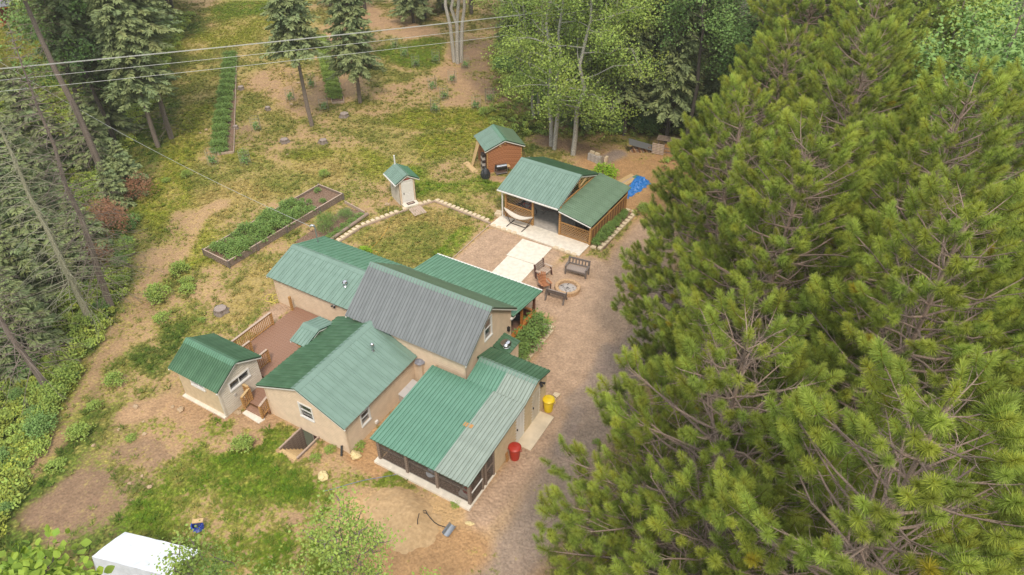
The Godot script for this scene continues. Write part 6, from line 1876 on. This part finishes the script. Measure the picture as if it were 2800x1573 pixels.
func left_edge(z: float) -> float:
	var q := [[-14, -22.5], [-20, -23.3], [-26, -24.3], [-31, -24.6], [-34.5, -24.9], [-43, -27.4], [-52, -29.6], [-61.5, -31.2], [-72.5, -33.8], [-84, -36.2], [-100, -39.0]]
	for i in q.size() - 1:
		if z <= q[i][0] and z >= q[i + 1][0]: return lerpf(q[i][1], q[i + 1][1], (z - q[i][0]) / (q[i + 1][0] - q[i][0]))
	return -39.0

func build_trees() -> void:
	var g := RandomNumberGenerator.new()
	g.seed = 2024
	# ---- pines
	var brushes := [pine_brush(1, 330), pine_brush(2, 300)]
	var pines := [
		[7.2, -8.2, 18.6, 3.9, "tall pine nearest the camera at the lower right"], [11.0, -14.2, 18.2, 4.1, "tall dense pine at the middle right"],
		[6.2, -13.2, 15.2, 4.6, "pine whose boughs hang over the drive at the bottom", 0.6], [9.2, -20.4, 17.2, 4.0, "pine opposite the fire pit on the right side"],
		[14.2, -21.0, 18.4, 4.3, "tall pine at the right edge halfway up"], [9.5, -27.4, 15.4, 4.1, "pine opposite the pavilion bed on the right side"],
		[14.6, -29.5, 17.2, 4.3, "pine in the second row opposite the pavilion"], [14.4, -36.2, 14.8, 4.2, "farthest pine of the row towards the woodpile"],
		[5.2, -10.2, 12.6, 3.8, "shorter pine at the bottom edge of the drive", 0.55], [17.6, -14.0, 17.4, 4.2, "pine at the far right edge behind the front ones"],
		[18.4, -37.0, 16.6, 4.3, "pine behind the row at the upper right"], [12.6, -9.4, 16.2, 4.0, "pine in the lower right corner"], [19.6, -26.5, 16.5, 4.2, "pine at the right edge in the second row"], [18.5, -45.0, 19.0, 4.3, "tall pine at the top edge, left one of the pair behind the row"], [24.0, -43.5, 19.0, 4.3, "tall pine at the top edge, right one of the pair behind the row"]]
	for i in pines.size():
		var q: Array = pines[i]
		red_pine(q[4], q[0], q[1], q[2], q[3], 300 + i, brushes, 2.2, q[5] if q.size() > 5 else 0.88)
	# ---- prototypes
	var sp := []
	for i in 4: sp.append(spruce(500 + i, 15.0 + i, 2.7 + 0.25 * (i % 2), [0.12, 0.3, 0.2, 0.42][i], 1.0))
	var bare := spruce(520, 20.0, 2.6, 0.62, 0.9, 0.1, 0.01)
	var dead := [spruce(530, 16.0, 3.2, 0.1, 1.0, 0.08, 0.03, true), spruce(531, 15.0, 3.0, 0.1, 1.0, 0.1, 0.03, true)]
	var small := spruce(540, 5.5, 1.9, 0.03, 1.3)
	var br := []
	for i in 3: br.append(broadleaf(600 + i, 16.0 + i, 4.4, 0.25, 9000, 0.2, 0.2, 1, 0.35, 17, 0.5))
	var birch := broadleaf(620, 19.0, 5.2, 0.18, 17000, 0.16, 0.22, 1, 0.6, 22, 0.5)
	var birch2 := broadleaf(621, 18.0, 5.0, 0.16, 17000, 0.16, 0.19, 2, 0.6, 13, 0.5)
	# ---- trees told apart
	plant_tree("field_spruce", "slim spruce with a bare lower trunk in the middle of the field", "", spruce(550, 16.5, 2.6, 0.4, 1.1, 0.3, 0.01), "bark", "needles_spruce", -17.6, -58.1, 0.4, 1.0, 0.035)
	plant_tree("field_spruce", "fuller spruce with low boughs right of the slim field spruce", "", spruce(551, 15.0, 2.5, 0.2, 1.0, 0.1, 0.01), "bark", "needles_spruce", -14.2, -63.1, 1.4)
	plant_tree("field_spruce", "dense spruce behind the two field spruces at the top", "", sp[3], "bark", "needles_spruce", -15.6, -70.5, 2.2, 0.95)
	plant_tree("bare_spruce", "tall spruce with a long bare leaning trunk before the left woods", "", bare, "bark", "needles_spruce", -31.5, -48.6, 0.3, 1.15, 0.02)
	plant_tree("dead_spruce", "dead grey spruce with lichen covered branches, nearest the left path", "", dead[0], "lichen_wood", "needles_dead", -24.5, -31.4, 0.0, 1.05)
	plant_tree("dead_spruce", "dead spruce just behind the lichen covered one", "", dead[1], "bark", "needles_dead", -24.0, -32.9, 2.0, 1.1)
	plant_tree("dead_spruce", "dead grey trunk with few branches at the lower left edge", "", dead[1], "bark", "needles_dead", -24.3, -26.1, 4.0, 0.95)
	plant_tree("edge_spruce", "spruce with bare grey lower branches at the left field edge, right one of two", "", sp[3], "bark", "needles_spruce", -29.0, -55.6, 0.7, 1.05, 0.03)
	plant_tree("edge_spruce", "spruce with bare grey lower branches at the left field edge, left one of two", "", sp[1], "bark", "needles_spruce", -29.5, -54.0, 2.7, 1.0, 0.02)
	plant_tree("birch", "white birch with the thickest trunk behind the pavilion", "", birch, "bark_birch", "leaf_birch", 5.0, -52.6, 0.3)
	plant_tree("birch", "slim white birch left of the thick one behind the pavilion", "", birch2, "bark_birch", "leaf_birch", 3.4, -53.9, 1.9)
	plant_tree("birch", "white birch in the woods right behind the pavilion pair", "", birch, "bark_birch", "leaf_birch", 8.6, -57.6, 2.9, 0.95)
	plant_tree("birch", "birch at the wood edge left of the pavilion pair", "", birch2, "bark_birch", "leaf_birch", 2.2, -60.0, 3.9, 0.85)
	plant_tree("birch_clump", "clump of white birch stems at the far end of the field", "", broadleaf(630, 19.0, 4.0, 0.5, 7000, 0.18, 0.22, 4, 0.5, 8, 0.5), "bark_birch", "leaf_birch", -5.7, -73.6, 0.0)
	plant_tree("aspen", "tall dark trunked aspen right of the firewood", "", broadleaf(640, 20.0, 4.2, 0.45, 9000, 0.18, 0.2, 1, 0.3, 15, 0.5), "bark_dark", "leaf_dark", 14.3, -52.8, 0.0, 1.0, -0.01)
	# ---- woods
	var label := {"l": ["spruce in the dense woods left of the clearing", "woods left of the clearing"], "r": ["dark spruce in the woods behind the firewood", "woods behind the firewood"], "rb": ["leafy tree in the woods behind the firewood", "leafy trees behind the firewood"], "lb": ["leafy tree in the woods left of the clearing", "leafy trees left of the clearing"], "e": ["leafy tree beyond the pines at the right edge", "leafy trees beyond the pines"], "f": ["spruce at the far end of the field", "spruces at the far end of the field"]}
	var spots := []
	for q in [[6.3, -57.5], [9.6, -56.2], [11.6, -58.0], [14.8, -57.6], [17.2, -56.0], [7.6, -62], [12.2, -62.5], [16.4, -62], [20.4, -58.5], [22.6, -63], [4.8, -64.5], [10, -67], [18.5, -67.5], [25, -59], [13.0, -55.0], [1.0, -69], [0.6, -75]]: spots.append(["r", q[0], q[1]])
	for q in [[4.2, -71], [8.4, -73], [14, -72], [20, -73], [26, -69], [1.6, -81], [8, -82], [14.5, -82], [22, -82], [30, -77], [-1.2, -87], [5, -90], [29, -64], [35, -70], [17.8, -52.6], [22.4, -54], [40, -78], [36, -86], [28, -90], [20, -91], [12, -92]]: spots.append(["rb", q[0], q[1]])
	for q in [[25, -20], [28, -27], [24, -33], [29, -36], [25.5, -41], [31, -44], [24, -48], [28, -52], [35, -50], [34, -38], [23.5, -13], [30, -16], [36, -58], [22, -43.5], [33, -27], [20.5, -47.5]]: spots.append(["e", q[0], q[1]])
	for q in [[-10.6, -88.5], [-12.6, -91], [-8.6, -92], [-18.5, -92], [-23, -93], [-5, -90], [-11.8, -86.6]]: spots.append(["f", q[0], q[1]])
	for i in 48:
		var z := -36.0 - 62.0 * (i + g.randf()) / 48.0
		spots.append(["l", left_edge(z) - 2.6 - 16.0 * pow(g.randf(), 1.1), z])
	for i in 18:
		var z := -30.0 - 62.0 * (i + g.randf()) / 18.0
		spots.append(["lb", left_edge(z) - 4.0 - 12.0 * g.randf(), z])
	for i in 12:
		spots.append(["l", -52.0 - 8.0 * g.randf(), -62.0 - 3.2 * i])
	for i in spots.size():
		var q: Array = spots[i]
		if q[0] == "l" and Vector2(q[1] + 55.5, q[2] + 80.0).length() < 5.5: continue     # the red house and its lawn stay in view
		if q[0] in ["l", "lb"] and ((q[2] > -54.0 and q[1] / q[2] < 1.0) or (q[1] / q[2] > 0.655 and q[1] / q[2] < 0.745 and q[2] > -92.0)): continue     # open above the wires and towards the red house
		var tl: Array = label[q[0]]
		var broad: bool = q[0] in ["rb", "lb", "e"]
		var s := g.randf_range(0.8, 1.12)
		if broad: plant_tree("leafy_tree", tl[0], tl[1], br[i % 3], "bark", "leaf_dark" if i % 3 else "leaf_birch", q[1], q[2], g.randf() * TAU, s)
		else: plant_tree("spruce", tl[0], tl[1], sp[i % 4], "bark_dark", "needles_spruce", q[1], q[2], g.randf() * TAU, s)
	# young spruces at the wood edge
	for q in [[-28.6, -46.6, 0.8], [-28.8, -44.6, 0.7], [-27.6, -38.2, 0.9], [-27.3, -35.6, 0.75], [-26.6, -29.4, 0.9], [-28.2, -30.6, 1.1], [-27.0, -27.4, 0.8], [-29.0, -25.0, 1.0], [-26.8, -22.6, 0.8], [-33, -51, 1.1], [-34.2, -56.2, 1.2], [-29.5, -36.5, 1.2], [-31.8, -39.5, 1.1], [-30.2, -33.4, 1.2], [-33.5, -42.5, 1.1], [-28.6, -33.0, 1.0], [-32.5, -36.0, 1.4], [-30.5, -28.5, 1.2], [-35.5, -46.0, 1.2], [-32.8, -31.5, 1.3], [-36.5, -50.0, 1.5], [-31.0, -25.0, 1.1], [-28.2, -22.5, 0.9], [-35.0, -39.0, 1.6]]:
		plant_tree("young_spruce", "young bushy spruce at the edge of the left woods", "young spruces at the left wood edge", small, "bark_dark", "needles_spruce", q[0], q[1], g.randf() * TAU, q[2])
	# brown dying firs by the left edge
	var brown := leaf_ball(77, 1500, Vector3(1.3, 1.5, 1.3), 0.2, 0.16, 0.3, 60)
	for q in [[-27.2, -40.6, 1.0], [-28.4, -42.2, 0.8], [-26.6, -37.2, 0.7], [-27.4, -45.6, 0.8]]:
		var b := thing("withered_shrub", "withered red brown shrub at the left wood edge", "shrub", Vector3(q[0], 0, q[1]), g.randf() * TAU, "withered shrubs at the left wood edge")
		b.scale = Vector3.ONE * q[2]
		part("foliage", brown, mats["needles_dead"], b)
	# ---- foreground tree tops
	oval = true
	var aspen := broadleaf(700, 19.9, 0.8, 0.8, 3400, 0.125, 0.1, 1, -0.3, 26, 0.16, 0.05)
	oval = false
	plant_tree("foreground_aspen", "tall tree with large light green leaves at the bottom left corner", "", aspen, "bark", "leaf_bright", -6.25, -4.75, 0.6)
	for q in [[-4.0, -9.6, 13.2, 0.8, "young birch at the bottom edge in front of the lawn, the larger one"], [-7.0, -8.7, 12.9, 0.62, "young birch at the bottom edge before the white tarp"], [-5.6, -8.6, 12.2, 0.8, "young birch at the bottom edge between two others"], [-2.2, -9.0, 11.2, 0.75, "young birch at the bottom edge near the sand heap"], [-5.0, -7.6, 12.6, 0.9, "young birch lowest at the bottom edge"]]:
		var b := broadleaf(710 + int(q[2] * 10.0), q[2], 1.35 * q[3] / 0.8, 0.7, 4600, 0.075, 0.06, 1, -0.05, 20, 0.17, 0.2)
		plant_tree("young_birch", q[4], "", b, "bark", "leaf_birch", q[0], q[1], g.randf() * TAU)

# ------------------------------------------------------------------ shrubs, garden plants, ground cover
func bush(called: String, label: String, cat: String, mesh: Mesh, m: String, at: Vector3, s: float, group := "") -> void:
	var t := thing(called, label, cat, at, at.x * 3.7 + at.z * 1.3, group)
	t.scale = Vector3(s, s, s)
	var st := MB.new()
	for i in 4:
		var a := i * 1.7
		st.tube([Vector3(cos(a) * 0.05, -0.02, sin(a) * 0.05), Vector3(cos(a) * 0.2, 0.45, sin(a) * 0.2)], [0.012, 0.006], 4, false)
	part("stems", st, mats["bark"], t)
	part("foliage", mesh, mats[m], t)

func build_plants() -> void:
	var g := RandomNumberGenerator.new()
	g.seed = 88
	var round_bush := leaf_ball(1, 1500, Vector3(0.75, 0.75, 0.75), 0.11, 0.42, 0.2, 80)
	var loose := leaf_ball(2, 1000, Vector3(0.7, 0.6, 0.7), 0.12, 0.4, 0.2, 50)
	var flat_ := leaf_ball(3, 700, Vector3(0.7, 0.3, 0.7), 0.12, 0.4, 0.3, 36)
	var airy := leaf_ball(4, 2600, Vector3(0.85, 0.75, 0.85), 0.16, 0.06, 0.0, 60)
	# shrubs by the porch
	for q in [[-3.0, 11.7, 1.05, "round dark green shrub by the outer porch corner"], [-2.85, 10.2, 1.1, "largest dark green shrub in the middle of the porch bed"], [-2.75, 9.2, 0.75, "small green shrub at the near end of the porch bed"]]:
		bush("porch_shrub", q[3], "shrub", round_bush, "leaf_garden", hw(q[0], q[1], 0.05), q[2], "shrubs beside the porch")
	# vines beside the pavilion
	for i in 9:
		bush("vine", "leafy vine plant in the bed against the pavilion wall", "plant", loose, "leaf_garden", hw(-3.86 + 0.1 * (i % 2) + 0.02 * i, 21.5 + i * 0.56, 0.05), 0.45 + 0.28 * maxf(0.0, 1.0 - absf(i - 2.5) / 3.0), "vines beside the pavilion")
	bush("pavilion_shrub", "light green shrub at the back corner of the pavilion bed", "shrub", round_bush, "leaf_birch", hw(-2.6, 27.1, 0), 0.62)
	bush("lime_shrub", "bright yellow green shrub behind the pavilion roof", "shrub", round_bush, "leaf_lime", hw(-7.0, 29.9, 0), 1.15)
	# potatoes in the raised bed
	var bt := -PSI - deg_to_rad(3.7)
	var bb := Basis(Vector3.UP, bt)
	var bo := hw(-23.17, 7.31, 0.34)
	for i in 13:
		for j in 3:
			if i > 9 and g.randf() < 0.5: continue
			bush("vegetable_plant", "leafy green vegetable plant in the raised bed", "plant", loose if (i + j) % 3 else flat_, "leaf_garden", bo + bb * L(-0.45 - 0.72 * j + g.randf_range(-0.1, 0.1), 0.7 + i * 0.74 + g.randf_range(-0.15, 0.15), 0), g.randf_range(0.5, 0.85) * (0.55 if i > 9 else 1.0), "vegetables in the raised bed")
	bush("feathery_plant", "feathery green asparagus bush in the low bed", "plant", airy, "leaf_garden", hw(-20.8, 13.9, 0.05), 0.95)
	bush("feathery_plant", "smaller bluish green plant behind the asparagus bush", "plant", airy, "leaf_dark", hw(-20.6, 15.6, 0.05), 0.6)
	for i in 5: bush("squash_plant", "broad leaved squash plant along the log edge", "plant", flat_, "leaf_garden", hw(-19.8, 13.2 + i * 0.75, 0.05), 0.55, "squash plants by the log edge")
	for i in 8: bush("lime_plant", "bright green plant in the strip behind the left wing", "plant", loose, "leaf_lime", hw(-19.4 + i * 0.42, 9.4 + i * 0.44 + 0.3 * (i % 2), 0), g.randf_range(0.6, 0.85), "bright green plants behind the left wing")
	# garden rows
	for q in [[-24.07, -52.7, -30.01, -75.02, 30, "potato plant in the left garden row", "plants of the left garden row"], [-16.63, -63.77, -21.47, -80.17, 24, "potato plant in the right garden row", "plants of the right garden row"]]:
		for i in q[4]:
			var f: float = (i + 0.5) / q[4]
			for k in [-1.0, 1.0]:
				bush("row_plant", q[5], "plant", loose if i % 2 else flat_, "leaf_garden" if q[4] == 30 else "leaf_birch", Vector3(lerpf(q[0], q[2], f) + k * 0.27, 0.08, lerpf(q[1], q[3], f)), g.randf_range(0.6, 0.8), q[6])
	# single plants on the clearing
	for q in [[-21.4, -33.7, 1.3, "loose"], [-20.0, -34.5, 0.9, "flat"], [-21.2, -36.4, 1.0, "loose"], [-20.5, -31.8, 0.9, "flat"], [-20.4, -35.4, 0.8, "flat"], [-20.9, -26.5, 0.9, "loose"], [-21.3, -24.9, 0.65, "flat"], [-21.1, -23.0, 0.95, "loose"], [-18.5, -22.8, 0.5, "flat"], [-21.3, -21.1, 0.8, "flat"], [-12.9, -22.3, 0.9, "loose"], [-8.7, -22.1, 0.5, "flat"], [-7.4, -22.3, 0.6, "flat"], [-9.3, -21.6, 0.5, "flat"], [-18.1, -31.6, 0.4, "loose"], [-25.3, -48.9, 0.7, "loose"], [-26.6, -48.2, 0.6, "flat"], [-22.0, -52.6, 0.6, "loose"], [-14.6, -49.0, 0.7, "loose"], [-2.6, -60.4, 0.9, "loose"], [3.4, -21.2, 0.4, "flat"], [2.6, -18.7, 0.45, "flat"], [-2.5, -19.1, 0.45, "flat"], [3.6, -19.8, 0.4, "flat"], [4.1, -22.6, 0.35, "flat"]]:
		bush("wild_plant", "single leafy plant growing on the open clearing", "plant", loose if q[3] == "loose" else flat_, "leaf_birch", Vector3(q[0], 0, q[1]), q[2] * 0.8, "wild plants on the clearing")
	# undergrowth along the left woods
	for i in 90:
		var z := -16.0 - 31.0 * pow((i + g.randf()) / 90.0, 1.1)
		bush("undergrowth_bush", "green undergrowth bush at the foot of the left woods", "shrub", [round_bush, loose, flat_][i % 3], "leaf_birch" if i % 3 == 1 else "leaf_dark", Vector3(left_edge(z) + 0.9 - 6.5 * g.randf(), 0, z), g.randf_range(0.35, 0.95), "undergrowth of the left woods")
	for i in 46:
		var f := g.randf()
		bush("edge_bush", "green undergrowth bush at the foot of the right woods", "shrub", [round_bush, loose][i % 2], "leaf_dark", Vector3(lerpf(-0.5, 19.0, f) + g.randfn() * 0.5, 0, lerpf(-70.0, -55.0, minf(1.0, f * 3.2)) - 1.5 - 3.0 * g.randf()), g.randf_range(0.7, 1.4), "undergrowth of the right woods")
	for i in 60:
		bush("shade_bush", "green undergrowth bush below and beyond the pines", "shrub", [round_bush, loose][i % 2], "leaf_birch", Vector3(g.randf_range(15, 30), 0, g.randf_range(-48, -8)), g.randf_range(0.8, 1.7), "undergrowth beyond the pines")
	# low ferns and weeds of the forest floor, one mass
	var fern := leaf_ball(9, 44, Vector3(0.28, 0.13, 0.28), 0.12, 0.3, 0.1, 4)
	var buf := PackedFloat32Array()
	var n := 0
	for i in 15000:
		var x: float; var z: float
		if i % 5 < 3:
			z = -15.0 - 75.0 * pow(g.randf(), 1.3); x = left_edge(z) + (1.0 if z > -40.0 else -2.0) - 15.0 * pow(g.randf(), 1.2)
		elif i % 5 == 3: x = g.randf_range(12, 34); z = g.randf_range(-52, -6)
		else: x = g.randf_range(-2, 24); z = g.randf_range(-75, -56) if g.randf() < 0.7 else g.randf_range(-90, -70)
		if absf(x + 55.0) < 6.0 and absf(z + 80.0) < 6.0: continue
		var a := g.randf() * TAU; var s := g.randf_range(0.6, 1.7)
		buf.append_array([cos(a) * s, 0, sin(a) * s, x, 0, s, 0, -0.01, -sin(a) * s, 0, cos(a) * s, z])
		var w := g.randf_range(0.65, 1.25); var yl := g.randf_range(-0.05, 0.2)
		buf.append_array([w * (1.0 + yl), w, w * (1.0 - yl), 1.0])
		n += 1
	var mm := MultiMesh.new()
	mm.transform_format = MultiMesh.TRANSFORM_3D
	mm.use_colors = true
	mm.mesh = fern
	mm.instance_count = n
	mm.buffer = buf
	var mi := MultiMeshInstance3D.new()
	mi.name = "ground_cover"
	mi.multimesh = mm
	mi.material_override = mats["leaf_birch"]
	add_child(mi)
	meta(mi, "low ferns and weeds covering the forest floor", "ground cover", "", "stuff")

func _ready() -> void:
	# camera
	var cam := Camera3D.new()
	cam.name = "camera"
	cam.position = Vector3(0, 27, 0)
	cam.rotation_degrees = Vector3(-37.76, 0, 0)
	cam.fov = rad_to_deg(2.0 * atan(786.5 / 1942.0))
	cam.far = 400.0
	add_child(cam)
	cam.current = true
	# hazy bright sky
	var env := Environment.new()
	env.background_mode = Environment.BG_SKY
	var sky := Sky.new()
	var sm := ProceduralSkyMaterial.new()
	sm.sky_top_color = Color(0.84, 0.86, 0.88)
	sm.sky_horizon_color = Color(0.74, 0.74, 0.73)
	sm.sky_curve = 0.25
	sm.ground_bottom_color = Color(0.3, 0.3, 0.24)
	sm.ground_horizon_color = Color(0.6, 0.6, 0.56)
	sm.sky_energy_multiplier = 1.0
	sky.sky_material = sm
	env.sky = sky
	env.tonemap_mode = Environment.TONE_MAPPER_LINEAR
	env.tonemap_exposure = 1.85
	env.fog_enabled = true
	env.fog_density = 0.0004
	env.fog_light_color = Color(0.86, 0.86, 0.84)
	env.sdfgi_enabled = true
	env.ssao_enabled = true
	env.ssil_enabled = true
	var we := WorldEnvironment.new()
	we.name = "world_environment"
	we.environment = env
	add_child(we)
	# veiled sun behind the viewer's left shoulder
	var sun := DirectionalLight3D.new()
	sun.name = "sun"
	sun.light_energy = 0.5
	sun.light_angular_distance = 12.0
	sun.light_color = Color(1.0, 0.95, 0.88)
	sun.rotation_degrees = Vector3(-54, 6, 0)
	sun.shadow_enabled = true
	add_child(sun)
	make_materials()
	build_ground()
	build_house()
	build_shed()
	build_deck()
	build_pavilion()
	build_borders()
	build_firepit()
	build_yard()
	build_trees()
	build_plants()
